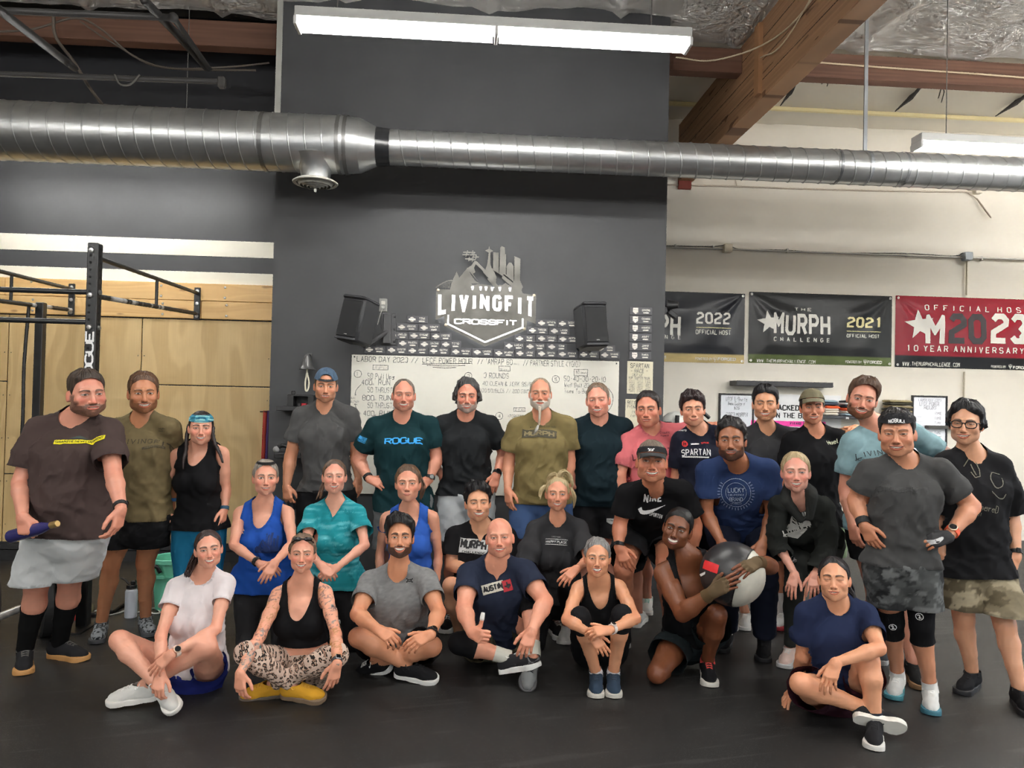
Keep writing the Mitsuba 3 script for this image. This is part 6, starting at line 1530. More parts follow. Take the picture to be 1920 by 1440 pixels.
p.strands('beard_braid', [[(1012,764,-.12),(1012,780,-.16),(1010,798,-.17)]], [.012,.010,.009,.008], (206,198,182), (170,130,95), lumps=10)
p.strands('beard_tip', [[(1010,797,-.17),(1006,806,-.18),(1001,815,-.17)]], [.006,.014,.011,.003], (206,200,186))
# 8
p = Person('broad man in plain blackish green tee, hands on hips, standing by the whiteboard edge', 5.68,
    dict(sl=(1078,805),sr=(1168,802),hl=(1096,942),hr=(1150,942),el=(1062,868,.10),er=(1170,866,.22),wl=(1076,892,-.04),wr=(1142,900,-.04)),
    (1121,750,62), s_=1.03, belly=.02, look=(-4,1,4), skin=(226,166,148), face=dict(smile=.9, open=.011, red=.75, hair=(120,98,80),brow_a=.4,age=.7,eye=.0036), hair=dict(hair=(112,92,74),zf=.084,top=.007,side=.003),
    hands=dict(l=dict(tip=(1083,918,-.03),nrm=(0,.4,.9),curl=.3), r=dict(tip=(1140,915,-.03),nrm=(0,.4,.9),curl=.3)), feet=dict(l=dict(dir=(-.2,-1),**SH), r=dict(dir=(.2,-1),**SH)))
p.top((20,34,40), sleeve=.72, hem=-.02, fit=.018, loose=1.0, wrinkle=.013, label='plain dark tee')
p.bottom((22,22,24), end=.60, fit=.02, flare=.03)
p.print_(centred(hexagon(.07).difference(centred(inter('LIVINGFIT',.011,width=.055)))), 1146, 978, (190,190,188), name='logo')
# 9
p = Person('man in pink tee with his arm over a boy\'s shoulders', 5.62,
    dict(sl=(1178,828),sr=(1262,812),hl=(1190,962),hr=(1246,962),el=(1318,806,.05),er=(1318,804,.15),wl=(1166,950,-.08),wr=(1352,796,.06),al=(1196,1150,'g'),ar=(1214,1122,'g'),kl=(1190,1060),kr=(1205,1050)) | dict(el=(1163,890,-.06)),
    (1215,768,64), skin=(214,152,130), look=(-8,1,3), face=dict(smile=.35, open=.004, red=.7, hair=(40,32,30),age=.8,jaw=1.06,eye=.0036), hair=dict(hair=(36,30,30),zf=.080,zt=.062,top=.014,side=.004,quiff=.006),
    hands=dict(l=dict(tip=(1165,985,0),nrm=(-.6,0,.7)), r=dict(tip=(1348,800,-.12),nrm=(.3,.8,.5),curl=.5)),
    feet=dict(l=dict(toe=(1200,1160),**WHT), r=dict(toe=(1212,1152),color=(222,222,216),sole=(235,235,228),lace=(150,200,185))))
p.top((196,104,108), sleeve=.76, hem=.0, fit=.012, loose=.9, label='pink tee')
p.print_(centred(inter('CrossFit',.014,width=.07).union(affinity.translate(inter('GAMES',.011,width=.06),0.004,-.020))), 1246, 814, (96,40,50), name='lettering')
p.print_(centred(lettering('LIVINGFIT',.040,w=.8,gap=.4,thick=.2,width=.30)), 1224, 850, (92,42,50), rotz=12, name='lettering')
p.bottom((30,30,33), end=.70, fit=.02)
# 10
p = Person('dark haired boy in navy race tee under the pink tee man\'s arm', 5.48,
    dict(sl=(1276,826),sr=(1344,816),hl=(1284,962),hr=(1336,962),el=(1268,895,.03),er=(1352,888,.03),wl=(1268,955,0),wr=(1356,945,0),al=(1375,1150,'g'),ar=(1398,1150,'g'),kl=(1330,1060),kr=(1370,1060)),
    (1299,768,62), s_=.95, look=(3,0,4), skin=(222,166,140), face=dict(smile=.6, open=0, hair=(45,32,30),red=.4,eye=.0036,width=.98), hair=dict(hair=(40,28,28),zf=.058,zt=.048,top=.024,side=.010,quiff=.006,ragged=2.2,wavy=.5),
    hands=dict(l=dict(tip=(1268,990,0)), r=dict(tip=(1356,980,0))), feet=dict(l=dict(toe=(1372,1178),**WHT), r=dict(toe=(1396,1176),**WHT)))
p.top((24,26,38), sleeve=.72, hem=-.02, fit=.014, loose=.92, label='navy race tee')
p.print_(centred(lettering('SPARTAN',.052,w=.55,gap=.25,thick=.16,tech=True,width=.205)), 1305, 848, (216,216,216), rotz=3, name='lettering')
p.print_(centred(sbox(-.095,-.005,.095,.005)), 1304, 857, (200,200,200)); p.print_(Point(0,0).buffer(.022).difference(centred(lettering('H',.024,thick=.2))), 1284, 833, (190,48,48), name='emblem')
p.print_(centred(sbox(-.028,-.006,.028,.006)), 1303, 833, (225,225,225)); p.print_(centred(lettering('SPRINT',.012,thick=.25,width=.06)), 1322, 831, (200,50,50), name='lettering')
p.print_(centred(lettering('HOSTS',.013,thick=.25,width=.055)), 1280, 808, (220,220,220), rotz=15, name='lettering')
p.bottom((30,30,36), end=.75, fit=.02)
# 11
p = Person('smiling black haired man in dark grey tee under the black wall shelf', 5.85,
    dict(sl=(1396,820),sr=(1476,818),hl=(1408,962),hr=(1460,962),el=(1380,890,.05),er=(1545,822,.08),wl=(1376,950,0),wr=(1606,802,-.15),al=(1469,1150,'g'),ar=(1500,1150,'g'),kl=(1462,1060),kr=(1490,1060)),
    (1435,757,63), skin=ASIA, look=(0,1,1), face=dict(smile=.95, open=.008, hair=(24,22,24),red=.25,eye=.0028,slant=.10,nosew=1.08,width=1.02,age=.4), hair=dict(hair=(20,18,20),zf=.068,top=.022,side=.008,quiff=.008),
    hands=dict(l=dict(tip=(1376,985,0)), r=dict(tip=(1600,805,-.10),nrm=(.3,.8,.5),curl=.5)), feet=dict(l=dict(toe=(1462,1172),color=(200,200,196),sole=(150,40,45),sock=(225,225,222),sock_top=.55), r=dict(toe=(1500,1175),color=(200,200,196),sole=(150,40,45),sock=(225,225,222),sock_top=.55)))
p.top((48,48,50), sleeve=.80, hem=.0, fit=.014, loose=.92)
p.bottom((90,96,84), end=.72, fit=.02)
# 12
p = Person('man in olive cap and black tee with small white lettering', 5.66,
    dict(sl=(1484,828),sr=(1572,822),hl=(1500,980),hr=(1556,980),el=(1474,900,.05),er=(1590,895,.05),wl=(1480,965,0),wr=(1588,962,0)),
    (1523,764,62), skin=(206,146,120), look=(6,0,3), face=dict(smile=.9, open=.008, hair=(30,24,24),red=.35,eye=.0032,slant=.08,width=.95,jaw=.95), hair=dict(hair=(28,24,24),zf=.070,top=.005,side=.005),
    hands=dict(l=dict(tip=(1480,1000,0)), r=dict(tip=(1588,1000,0))), feet=dict(l=dict(dir=(-.1,-1),**SH), r=dict(dir=(.1,-1),**SH)))
p.top((18,18,20), sleeve=.72, hem=-.02, fit=.014, loose=.92)
p.print_(centred(inter('Huel',.030,width=.082)), 1559, 830, (216,218,190), rotz=10, name='lettering')
p.bottom((124,140,112), end=.66, fit=.022, flare=.03)
p.print_(swoosh(.05), 1594, 1036, (20,30,20), name='logo')
p.cap((104,98,78), brim=.055)
# 13
p = Person('tall bearded man in light blue tee with tattooed arm', 5.0,
    dict(sl=(1598,830),sr=(1702,808),hl=(1618,985),hr=(1682,985),el=(1585,918,.02),er=(1785,858,.10),wl=(1598,985,-.08),wr=(1850,880,.20),al=(1655,1215,'g'),ar=(1712,1245,'g'),kl=(1640,1100),kr=(1690,1105)),
    (1617,748,72), s_=1.05, look=(4,3,-10), skin=(214,156,136), face=dict(stubble=.9, beard=.004, smile=.9, open=.009, red=.5, hair=(88,60,44),beard_color=(104,66,44),brow_color=(80,55,42)), hair=dict(hair=(84,62,48),zf=.076,zt=.064,top=.020,side=.006,quiff=.012,sweep=1),
    hands=dict(l=dict(tip=(1608,1030,-.04),nrm=(-.6,.2,.8),curl=.5), r=dict(tip=(1900,900,.1),nrm=(0,1,0))), feet=dict(l=dict(toe=(1655,1235),color=(110,114,118),sole=(190,190,186)), r=dict(toe=(1716,1272),color=(34,34,34),sole=(120,90,60),lace=(40,40,40))),
    arm_tattoo=lambda s, V, C: np.where(((np.linalg.norm(V-(s.J['er']*.7+s.J['wr']*.3),axis=1) < .22)&(np.abs(fbm(V*26,3,4)-.5) < .06))[:,None], C*np.array([.30,.36,.38]), C))
p.top((124,152,158), sleeve=.66, hem=-.05, fit=.012, loose=.86, pattern=heather(.2,50), label='light blue tee')
p.print_(centred(lettering('LIVINGFIT',.032,w=.8,gap=.5,thick=.16,width=.30)), 1652, 848, (50,58,62), rotz=8, name='lettering')
p.print_(centred(inter('WILL TO LIVE',.010,width=.10)), 1618, 862, (56,66,70), rotz=8, name='lettering')
p.bottom((28,28,30), end=.55, fit=.018)
# 14
p = Person('short muscular man in grey tee, black lettered headband and knee sleeves', 4.22,
    dict(sl=(1632,886),sr=(1762,884),hl=(1656,1062),hr=(1724,1062),el=(1605,938,.06),er=(1822,950,.0),wl=(1620,985,-.05),wr=(1778,1006,-.12),al=(1683,1268,'g'),ar=(1744,1292,'g'),kl=(1673,1165),kr=(1728,1172)),
    (1682,813,84), s_=.97, muscle=1.15, look=(-3,2,2), skin=(206,150,122), face=dict(smile=.8, open=.007, red=.45, hair=(36,30,28),eye=.0030,slant=.06,age=.9,nosew=1.12,width=1.04,jaw=1.04,brow_a=.55), hair=dict(hair=(34,29,27),zf=.082,top=.020,side=.006,wavy=.4),
    hands=dict(l=dict(tip=(1645,1032,-.03),nrm=(-.5,.3,.8),curl=.3,res=.003), r=dict(tip=(1722,1022,-.02),nrm=(0,.1,1),curl=.35,thumb=.3,res=.003)),
    feet=dict(l=dict(toe=(1677,1302),color=(206,206,202),sole=(70,130,140),sock=(225,224,220),sock_top=.86), r=dict(toe=(1748,1335),color=(210,210,206),sole=(60,110,125),sock=(225,224,220),sock_top=.86)))
p.top((66,66,66), sleeve=.62, hem=.03, fit=.011, loose=.84, neck=.95, pattern=heather(.2,40), wrinkle=.012)
p.print_(centred(inter('CrossFit',.032,width=.20)), 1682, 918, (46,46,46), name='lettering', off=.010)
p.bottom((66,68,68), end=.70, fit=.020, flare=.022, pattern=camo([(70,72,72),(44,45,46),(96,98,98)],16,3))
for c in 'lr':
    p.band('knee_sleeve', c, 'knee', -.10, .105, .007, (20,20,22))
    q = p.J['k'+c]; uu = 960+F*((q-EYE)@CR)/((q-EYE)@CF); vv = 720+F*((q-EYE)@CD)/((q-EYE)@CF)
    V = np.vstack([np.array(boxm(q-p.fwd*0,(.001,.001,.001)).vertices)])
    kk = [k for k in scene if k.startswith(p.name+'__knee_sleeve')][-1]
    v_, f_ = meshkit.WRITTEN[scene[kk]['filename']][:2]
    p.print_(Point(0,0).buffer(.021).difference(Point(0,0).buffer(.0165)).union(LineString(curve([(-.009,.006),(-.002,.010),(.002,0),(-.002,-.009),(.009,-.006)],14)).buffer(.003)), uu-4, vv-16, (215,215,215), mesh=(np.array(v_,float),np.array(f_)), name='emblem', parent=kk, off=.003)
V, Tr = iso(hand_prims(*p.hand['r'], glove=True), .0035, .004); put('grip', (V,Tr), solid((40,40,42),.8), p.name, True, label='dark hand grip with pale print')
p.print_(unary_union([LineString([(-.03,.006*k),(.02,.004*k)]).buffer(.0022) for k in (-2,-1,0,1,2)]+[Point(.022,0).buffer(.010)]), 1748, 1016, (205,205,205), mesh=(V,Tr), name='emblem', off=.002)
p.watch('r', strap=(226,92,56), dial=(24,24,26), bezel=(225,205,180), face=.023, pos=.84, side=(-.1,.3,1), size=1.3)
p.watch('l', pos=.86, size=1.7, face=None, name='wrist_wrap')
def _hb(P, C, s): return C
p.headband((36,36,38), .050, .092, inf=.017, tiltz=-.10)
p.print_(centred(lettering('NOBULL',.022,w=.55,gap=.32,thick=.24,tech=True,width=.086)), 1682, 789, (225,225,225), mesh=p.mesh, name='lettering', up=p.hB[2], off=.003)
# 15
p = Person('young man in black rimmed glasses, oversized black tee and camouflage shorts', 4.52,
    dict(sl=(1776,868),sr=(1872,874),hl=(1798,1070),hr=(1862,1074),el=(1768,965,.06),er=(1896,965,.04),wl=(1765,1040,0),wr=(1906,1042,-.06),al=(1823,1262,'g'),ar=(1912,1294,'g'),kl=(1807,1160),kr=(1884,1172)),
    (1811,794,76), s_=1.0, look=(-6,2,-2), skin=(214,166,138), face=dict(smile=.85, open=.008, red=.25, hair=(24,22,24),eye=.0026,slant=.08,width=1.0,age=.2), hair=dict(hair=(22,20,22),zf=.070,zt=.050,top=.024,side=.014,long=1,part=-.01,partd=-.6,wavy=.4,cover=.035),
    hands=dict(l=dict(tip=(1766,1075,0),nrm=(-.6,0,.7)), r=dict(tip=(1888,1078,-.04),nrm=(.6,.1,.8),curl=.55,res=.003)),
    feet=dict(l=dict(toe=(1797,1300),color=(26,26,28),sole=(30,30,32),lace=(30,30,32)), r=dict(toe=(1925,1330),color=(26,26,28),sole=(30,30,32),lace=(30,30,32))))
p.top((26,26,28), sleeve=.92, hem=-.02, fit=.020, loose=1.08, sleevew=1.25, neck=1.05, wrinkle=.010, label='oversized black tee')
p.print_(centred(unary_union([LineString([(-.05,.02),(-.02,.06),(.02,.05),(.03,.0),(.02,-.05),(-.01,-.06),(-.02,-.02)]).buffer(.003),LineString([(-.01,.03),(.0,-.04)]).buffer(.003)])), 1822, 880, (96,92,80))
p.print_(centred(unary_union([LineString(curve([(.05,.05),(.0,.06),(-.03,.02),(-.02,-.04),(.02,-.03),(.04,.02)],20)).buffer(.003),LineString(curve([(-.05,-.06),(-.03,-.09),(.01,-.10),(.03,-.08)],12)).buffer(.003)])), 1872, 908, (90,88,80))
p.print_(centred(lettering('thered',.040,w=.4,gap=.2,thick=.12,width=.12)), 1853, 952, (98,96,86), rotz=-14, name='lettering'); p.print_(centred(lettering('at',.024,w=.4,gap=.2,thick=.14)), 1836, 964, (90,88,80), rotz=-10, name='lettering')
p.bottom((116,106,88), end=.76, fit=.022, flare=.034, pattern=camo([(112,103,84),(82,74,58),(146,136,114)],8,6))
p.watch('r', square=True, face=.015, side=(.4,.2,.9))
gl = []
for sg in (-1,1):
    a = np.linspace(0,2*np.pi,29)[:-1]
    xy = np.stack([sg*.0335+.0265*np.sign(np.cos(a))*np.abs(np.cos(a))**.75, .096+0*a-.010*(np.abs(np.cos(a)))*(np.cos(a)*sg>0), -.003+.0185*np.sign(np.sin(a))*np.abs(np.sin(a))**.8],1)
    gl.append(tube(np.vstack([xy,xy[:1]]), .0028, 6, False)); gl.append(tube([(sg*.060,.088,.006),(sg*.076,.04,.006),(sg*.079,-.01,.004)], .0024, 6))
gl.append(tube([(-.009,.098,.002),(0,.101,.005),(.009,.098,.002)], .0026, 6))
gm = trimesh.util.concatenate(gl); put('glasses', (p.h2w(np.array(gm.vertices)), gm.faces), solid((16,15,16),.25), p.name, True)
KN = dict(dir=(0,.0,-1), up=(0,-1,.2))
# 16
p = Person('kneeling woman with pulled back grey hair in blue printed tank top', 5.0,
    dict(sl=(450,962),sr=(540,962),hl=(466,1095,.02),hr=(524,1095,.02),el=(438,1022,'-'),er=(548,1020,'-'),wl=(488,1058,'-'),wr=(516,1054,'-'),kl=(462,1200,-.05),kr=(528,1200,-.05),al=(462,1185,.38),ar=(528,1185,.38)),
    (498,896,64), fem=1, s_=.95, build=1.15, bust=1.1, skin=(226,172,152), look=(2,1,0), face=dict(smile=.55, open=.006, red=.75, hair=(130,118,108),brow_color=(90,75,65),eye=.0060,age=.7), hair=dict(hair=(140,128,116),hair2=(206,196,184),long=1,zf=.082,top=.010,side=.009,wavy=.5),
    hands=dict(l=dict(tip=(524,1074,-.03),nrm=(-.1,.5,.9),curl=.5), r=dict(tip=(497,1085,-.05),nrm=(.2,.5,.9),curl=.35)), feet=dict(l=dict(color=(34,34,36),**KN), r=dict(color=(34,34,36),**KN)))
p.top((34,76,158), kind='tank', hem=-.06, fit=.012, loose=1.0, scoop=.15, label='blue racerback tank with dark print')
p.print_(centred(lettering('RHODE ISLAND',.026,w=.6,gap=.25,thick=.22,width=.17)), 504, 1034, (22,44,92), name='lettering')
p.print_(centred(skyline(.15)), 498, 1018, (24,48,100))
p.bottom((44,44,46), kind='leggings', end=1.9)
p.headband((30,28,28), .084, .096, inf=.012, tiltz=-.15)
p.watch('l', pos=.86, square=True, face=.012, side=(-.3,.4,.8))
# 17
p = Person('kneeling woman in turquoise tee with hands clasped', 5.0,
    dict(sl=(585,962),sr=(672,962),hl=(600,1092,.02),hr=(656,1092,.02),el=(572,1026,'-'),er=(684,1022,'-'),wl=(600,1058,'-'),wr=(632,1064,'-'),kl=(598,1205,-.05),kr=(662,1205,-.05),al=(598,1185,.38),ar=(662,1185,.38)),
    (627,894,62), fem=1, s_=.94, build=1.05, skin=(226,174,156), face=dict(smile=.8, open=.009, red=.9, hair=(92,68,54),brow_a=.6,eye=.0042,age=.5), hair=dict(hair=(88,68,54),long=1,zf=.086,top=.006,side=.007),
    hands=dict(l=dict(tip=(626,1085,-.03),nrm=(-.2,.5,.9),curl=.5), r=dict(tip=(606,1080,-.05),nrm=(.2,.5,.9),curl=.6)), feet=dict(l=dict(color=(34,34,36),**KN), r=dict(color=(34,34,36),**KN)))
p.top((38,140,150), sleeve=.62, hem=-.04, fit=.012, loose=.94, vneck=.085, pattern=tie_dye, label='turquoise V-neck tee')
p.bottom((26,26,28), kind='leggings', end=1.9)
p.strands('ponytail', [[(606,905,.05),(598,925,.02),(592,938,-.05)],[(608,905,.05),(602,928,.02),(600,936,-.05)]], [.012,.010,.008,.002], (98,72,54))
# 18
p = Person('brown haired woman in bright blue tank top behind the grey tee man', 5.15,
    dict(sl=(724,972),sr=(812,970),hl=(742,1098,.02),hr=(796,1098,.02),el=(712,1040,.02),er=(822,1040,.02),wl=(712,1092,-.05),wr=(818,1100,-.05),kl=(738,1205,-.05),kr=(800,1205,-.05),al=(738,1185,.38),ar=(800,1185,.38)),
    (765,907,66), fem=1, s_=.93, skin=(220,164,142), look=(-3,0,1), face=dict(smile=.25, open=0, red=.6, hair=(98,70,50),age=.6,eye=.0048), hair=dict(hair=(92,68,50),hair2=(136,104,78),long=1,zf=.080,top=.012,side=.011,wavy=.4),
    hands=dict(l=dict(tip=(714,1125,-.05)), r=dict(tip=(816,1130,-.05))), feet=dict(l=dict(color=(190,188,182),**KN), r=dict(color=(190,188,182),**KN)))
p.top((48,88,170), kind='tank', hem=-.04, fit=.008, loose=.88, scoop=.35, label='bright blue tank')
p.bottom((30,30,32), kind='leggings', end=1.9)
p.strands('ponytail', [[(784,888,.06),(790,908,.04),(791,936,.02)],[(786,895,.05),(793,915,.03),(788,940,.02)]], [.018,.020,.017,.006], (84,60,44))
# 19
p = Person('crouching black haired man in black tee with white boxed lettering', 5.25,
    dict(sl=(853,1006),sr=(950,1006),hl=(872,1122,.06),hr=(926,1122,.06),el=(846,1060,-.06),er=(972,1062,-.02),wl=(888,1068,-.22),wr=(934,1085,-.20),kl=(846,1098,-.30),kr=(976,1098,-.30),al=(862,1190,.0),ar=(964,1190,.0)),
    (896,943,66), skin=(222,172,142), look=(4,1,3), face=dict(smile=1, open=.012, red=.35, hair=(20,18,20),eye=.0032,slant=.08,width=1.0,age=.2), hair=dict(hair=(18,17,19),zf=.068,zt=.056,top=.030,side=.007,quiff=.016,ragged=2,wavy=.6),
    hands=dict(l=dict(tip=(915,1080,-.03),nrm=(0,.7,.7)), r=dict(tip=(920,1090,-.03),nrm=(0,.7,.7))), feet=dict(l=dict(toe=(858,1215,-.2),up=(0,1,.3),color=(40,40,42)), r=dict(toe=(966,1215,-.2),up=(0,1,.3),color=(40,40,42))))
p.top((20,20,22), sleeve=.66, hem=.10, fit=.012, loose=.9, vneck=.07)
p.print_(centred(sbox(-.10,-.052,.10,.052)), 888, 1024, (190,190,188)); p.print_(centred(lettering('MURPH',.066,w=.5,gap=.25,thick=.26,tech=True,width=.185)), 888, 1021, (18,18,20), off=.008, name='lettering')
p.print_(centred(lettering('CHALLENGE',.013,w=.5,thick=.2,width=.16)), 888, 1036, (30,30,32), off=.008, name='lettering')
p.bottom((24,24,26), end=.62, fit=.016)
# 20
p = Person('blonde woman with high ponytail in charcoal tee kneeling on one knee', 5.1,
    dict(sl=(1002,992),sr=(1088,990),hl=(1018,1120,.12),hr=(1070,1120,.12),el=(985,1066,'-'),er=(1102,1050,'-'),wl=(988,1100,-.12),wr=(1082,1066,'-'),kl=(1005,1205,-.05),kr=(1066,1096,-.28),al=(1005,1190,.40),ar=(1062,1172,'g')),
    (1045,926,62), fem=1, s_=.95, skin=(222,164,138), look=(2,2,0), face=dict(smile=.95, open=.009, red=.45, hair=(196,168,120),brow_color=(120,92,66),age=.8,eye=.0042,iris=(60,80,90)), hair=dict(hair=(206,176,124),hair2=(255,236,190),long=1,zf=.084,top=.010,side=.010,wavy=.6),
    hands=dict(l=dict(tip=(995,1125,-.1)), r=dict(tip=(1060,1086,-.03),nrm=(.2,.6,.8),curl=.3,spread=1.6)), feet=dict(l=dict(color=(34,34,36),**KN), r=dict(toe=(1058,1200),**WHT)))
p.top((48,48,50), sleeve=.86, hem=.02, fit=.014, loose=.98, sleevew=1.2)
p.print_(centred(unary_union([sbox(-.075,.016,.075,.0195),sbox(-.075,-.0195,.075,-.016)])), 1043, 1016, (205,205,205)); p.print_(centred(inter('HAPPY PLACE',.015,width=.14)), 1043, 1016, (220,220,220), name='lettering')
p.print_(centred(inter('LITTLE THINGS',.007,width=.06)), 1043, 1007, (170,170,170), name='lettering')
p.bottom((22,22,24), kind='leggings', end=1.88)
p.strands('ponytail', [[(1045,905,.0),(1050,888,-.02),(1062,884,.0),(1072,905,.02),(1074,925,.03)],[(1045,905,0),(1042,889,-.01),(1030,892,.0),(1024,905,.02)],[(1047,905,.0),(1056,886,.02),(1070,892,.04),(1077,915,.04)],[(1022,910,.0),(1014,922,.0),(1013,938,-.01)],[(1070,915,.0),(1077,932,.0),(1075,955,.02)]], [.010,.016,.015,.010,.003], (214,190,140), (244,226,182))
# 21
p = Person('man in black visor and black tee with white logo, bending with hand on knee', 4.85,
    dict(sl=(1176,928),sr=(1280,922),hl=(1192,985,.42),hr=(1256,985,.42),el=(1162,985,.02),er=(1304,985,.05),wl=(1160,1025,-.05),wr=(1298,1040,.05),kl=(1170,1066,.0),kr=(1248,1056,.05),al=(1168,1190,'g'),ar=(1256,1180,'g')),
    (1222,866,76,-.16), s_=1.06, build=1.1, belly=.02, skin=(200,138,112), look=(2,-2,0), face=dict(smile=.9, open=.009, red=.6, stubble=.15, hair=(110,96,84),age=1,jaw=1.1,width=1.04,eye=.0034), hair=dict(hair=(104,90,78),zf=.076,top=.010,side=.004),
    hands=dict(l=dict(tip=(1178,1066,-.05),nrm=(-.2,.3,.9),curl=.4,res=.003), r=dict(tip=(1290,1070,0),nrm=(.2,.3,.9))), feet=dict(l=dict(toe=(1160,1215),color=(36,36,38)), r=dict(toe=(1252,1180),**WHT)))
p.top((16,16,18), sleeve=.66, hem=.05, fit=.014, loose=1.0, neck=.70, label='black tee with white swoosh')
p.print_(swoosh(.175), 1222, 956, (225,225,225), fwd=unit(EYE-p.Sm), name='logo', rotz=6)
p.print_(centred(affinity.skew(lettering('NIKE',.052,w=.50,gap=.30,thick=.24,tech=True,width=.115),12)), 1224, 934, (225,225,225), fwd=unit(EYE-p.Sm), name='lettering', rotz=8)
p.print_(centred(lettering('SPORTSW',.022,w=.5,gap=.25,thick=.22,width=.085)), 1230, 966, (200,200,200), fwd=unit(EYE-p.Sm), rotz=-10, name='lettering')
p.bottom((28,28,30), end=.78, fit=.018)
p.watch('l', pos=.90, square=True, face=.013, side=(-.2,.2,1))
p.band('knee_strap','r','shin',.03,.10,.006,(60,150,205))
p.cap((34,34,36), visor=True, z=.036, name='visor', tilt=.12, brim=.085)
p.print_(ua_logo(.040), 1221, 844, (220,220,220), name='logo', up=p.hB[2], off=.003)
# 22
p = Person('dark haired bearded man in navy tee with circular print, bending with hands on knees', 4.92,
    dict(sl=(1326,884),sr=(1440,882),hl=(1352,985,.32),hr=(1424,985,.32),el=(1324,962,.02),er=(1448,965,.02),wl=(1352,1016,-.10),wr=(1430,1018,-.10),kl=(1362,1048,.0),kr=(1432,1050,.0),al=(1362,1185,'g'),ar=(1433,1200,'g')),
    (1371,826,74,-.12), s_=1.04, build=1.06, skin=(158,108,82), look=(-2,0,2), face=dict(stubble=.9, beard=.002, smile=.5, open=.004, red=.15, hair=(26,22,22),brow=1.4,eye=.0032), hair=dict(hair=(24,21,21),zf=.072,zt=.058,top=.022,side=.010,ragged=2.4,wavy=.8,quiff=.006),
    hands=dict(l=dict(tip=(1366,1050,-.05),nrm=(-.3,.5,.8)), r=dict(tip=(1422,1050,-.05),nrm=(.3,.5,.8))), feet=dict(l=dict(toe=(1358,1210),color=(24,24,26),sole=(26,26,28)), r=dict(toe=(1432,1234),color=(24,24,26),sole=(28,28,30),lace=(40,40,42))))
p.top((38,52,86), sleeve=.60, hem=-.02, fit=.016, loose=1.0, label='navy tee with ring print')
FW = unit(EYE-p.Sm)
ring = lambda r, w: Point(0,0).buffer(r,quad_segs=24).difference(Point(0,0).buffer(r-w,quad_segs=24))
p.print_(ring(.094,.004).union(ring(.066,.003)), 1380, 924, (128,138,158), fwd=FW, name='emblem')
wr = []
for k in range(26):
    a = -.2+k*(math.pi+.4)/25 if k < 26 else 0; a = math.pi*1.5+(k-12.5)/12.5*2.2
    wr.append(affinity.rotate(affinity.translate(affinity.scale(Point(0,0).buffer(.010),1,.35),.108,0), math.degrees(a), origin=(0,0)))
p.print_(unary_union(wr), 1380, 924, (112,122,146), fwd=FW, name='emblem')
p.print_(centred(lettering('LUCKY',.034,w=.6,gap=.25,thick=.18,tech=True,width=.105)), 1380, 919, (140,150,168), fwd=FW, name='lettering'); p.print_(centred(lettering('CALIFORNIA',.012,w=.6,thick=.2,width=.10)), 1380, 928, (128,138,158), fwd=FW, name='lettering')
p.print_(centred(lettering('BRAND',.022,w=.6,gap=.25,thick=.2,width=.085)), 1380, 936, (128,138,158), fwd=FW, name='lettering'); p.print_(centred(lettering('LOS ANGELES',.010,w=.6,thick=.2,width=.07)), 1380, 944, (120,130,152), fwd=FW, name='lettering')
p.bottom((26,30,44), kind='pants', end=1.92, fit=.014, label=None) if False else p.bottom((26,30,44), kind='pants', end=1.92, fit=.014)
# 23
p = Person('blonde woman in black printed hoodie bending with hands on knees', 4.80,
    dict(sl=(1460,950),sr=(1548,952),hl=(1500,1020,.36),hr=(1560,1020,.36),el=(1458,1020,.0),er=(1552,1030,.0),wl=(1490,1076,-.12),wr=(1528,1076,-.12),kl=(1488,1108,-.02),kr=(1540,1106,.0),al=(1482,1215,'g'),ar=(1545,1205,'g')),
    (1492,886,72,-.12), fem=1, s_=.96, skin=(230,176,160), look=(2,0,2), face=dict(smile=1, open=.010, red=.8, hair=(176,148,110),brow_color=(120,92,70),eye=.0036,iris=(70,90,110)), hair=dict(hair=(196,166,120),hair2=(250,226,180),long=1,zf=.084,top=.010,side=.008,ragged=1.6),
    hands=dict(l=dict(tip=(1480,1112,-.05),nrm=(-.1,.6,.8),curl=.25,spread=1.6,res=.003), r=dict(tip=(1524,1112,-.05),nrm=(.1,.6,.8),curl=.25,spread=1.6,res=.003)),
    feet=dict(l=dict(toe=(1474,1242),color=(228,200,188),sole=(200,200,198)), r=dict(toe=(1548,1230),color=(228,200,188),sole=(225,222,215))))
p.top((34,36,34), kind='hoodie', sleeve=1.95, hem=.0, fit=.020, loose=1.0, neck=1.1, wrinkle=.012, sleevew=1.3)
FW = unit(EYE-p.Sm)
p.print_(centred(skyline(.145)).difference(sbox(-.003,-.1,.003,.1)), 1493, 972, (198,196,190), fwd=FW, name='logo')
p.print_(centred(hexagon(.15).difference(sbox(-.1,-.012,.1,.04))), 1493, 1003, (186,184,178), fwd=FW, name='logo')
p.print_(centred(lettering('LIVINGFIT',.034,w=.5,gap=.25,thick=.24,tech=True,width=.175)), 1494, 991, (198,196,190), fwd=FW, off=.008, name='lettering')
hd = [Cone(p.N-p.fwd*.05+p.lat*x*.075+p.up*.01, p.N-p.fwd*.085+p.lat*x*.02+p.up*.07, .042,.050,.05) for x in (-1,1)]+[Cone(p.N+p.lat*x*.075+p.up*.04, p.N+p.fwd*.09+p.lat*x*.03-p.up*.055, .040,.022,.04) for x in (-1,1)]
V, Tr = iso(hd, .008); put('hood', (V,Tr), solid((34,36,34),.9), p.name, True)
p.bottom((48,50,48), kind='leggings', end=1.92)
mm = [k for k in scene if k.startswith(p.name+'__hoodie')][0]; v_, f_ = meshkit.WRITTEN[scene[mm]['filename']][:2]
p.print_(ring(.020,.003).union(centred(skyline(.024))), 1489, 1048, (170,170,168), mesh=(np.array(v_,float),np.array(f_)), fwd=FW, name='emblem')
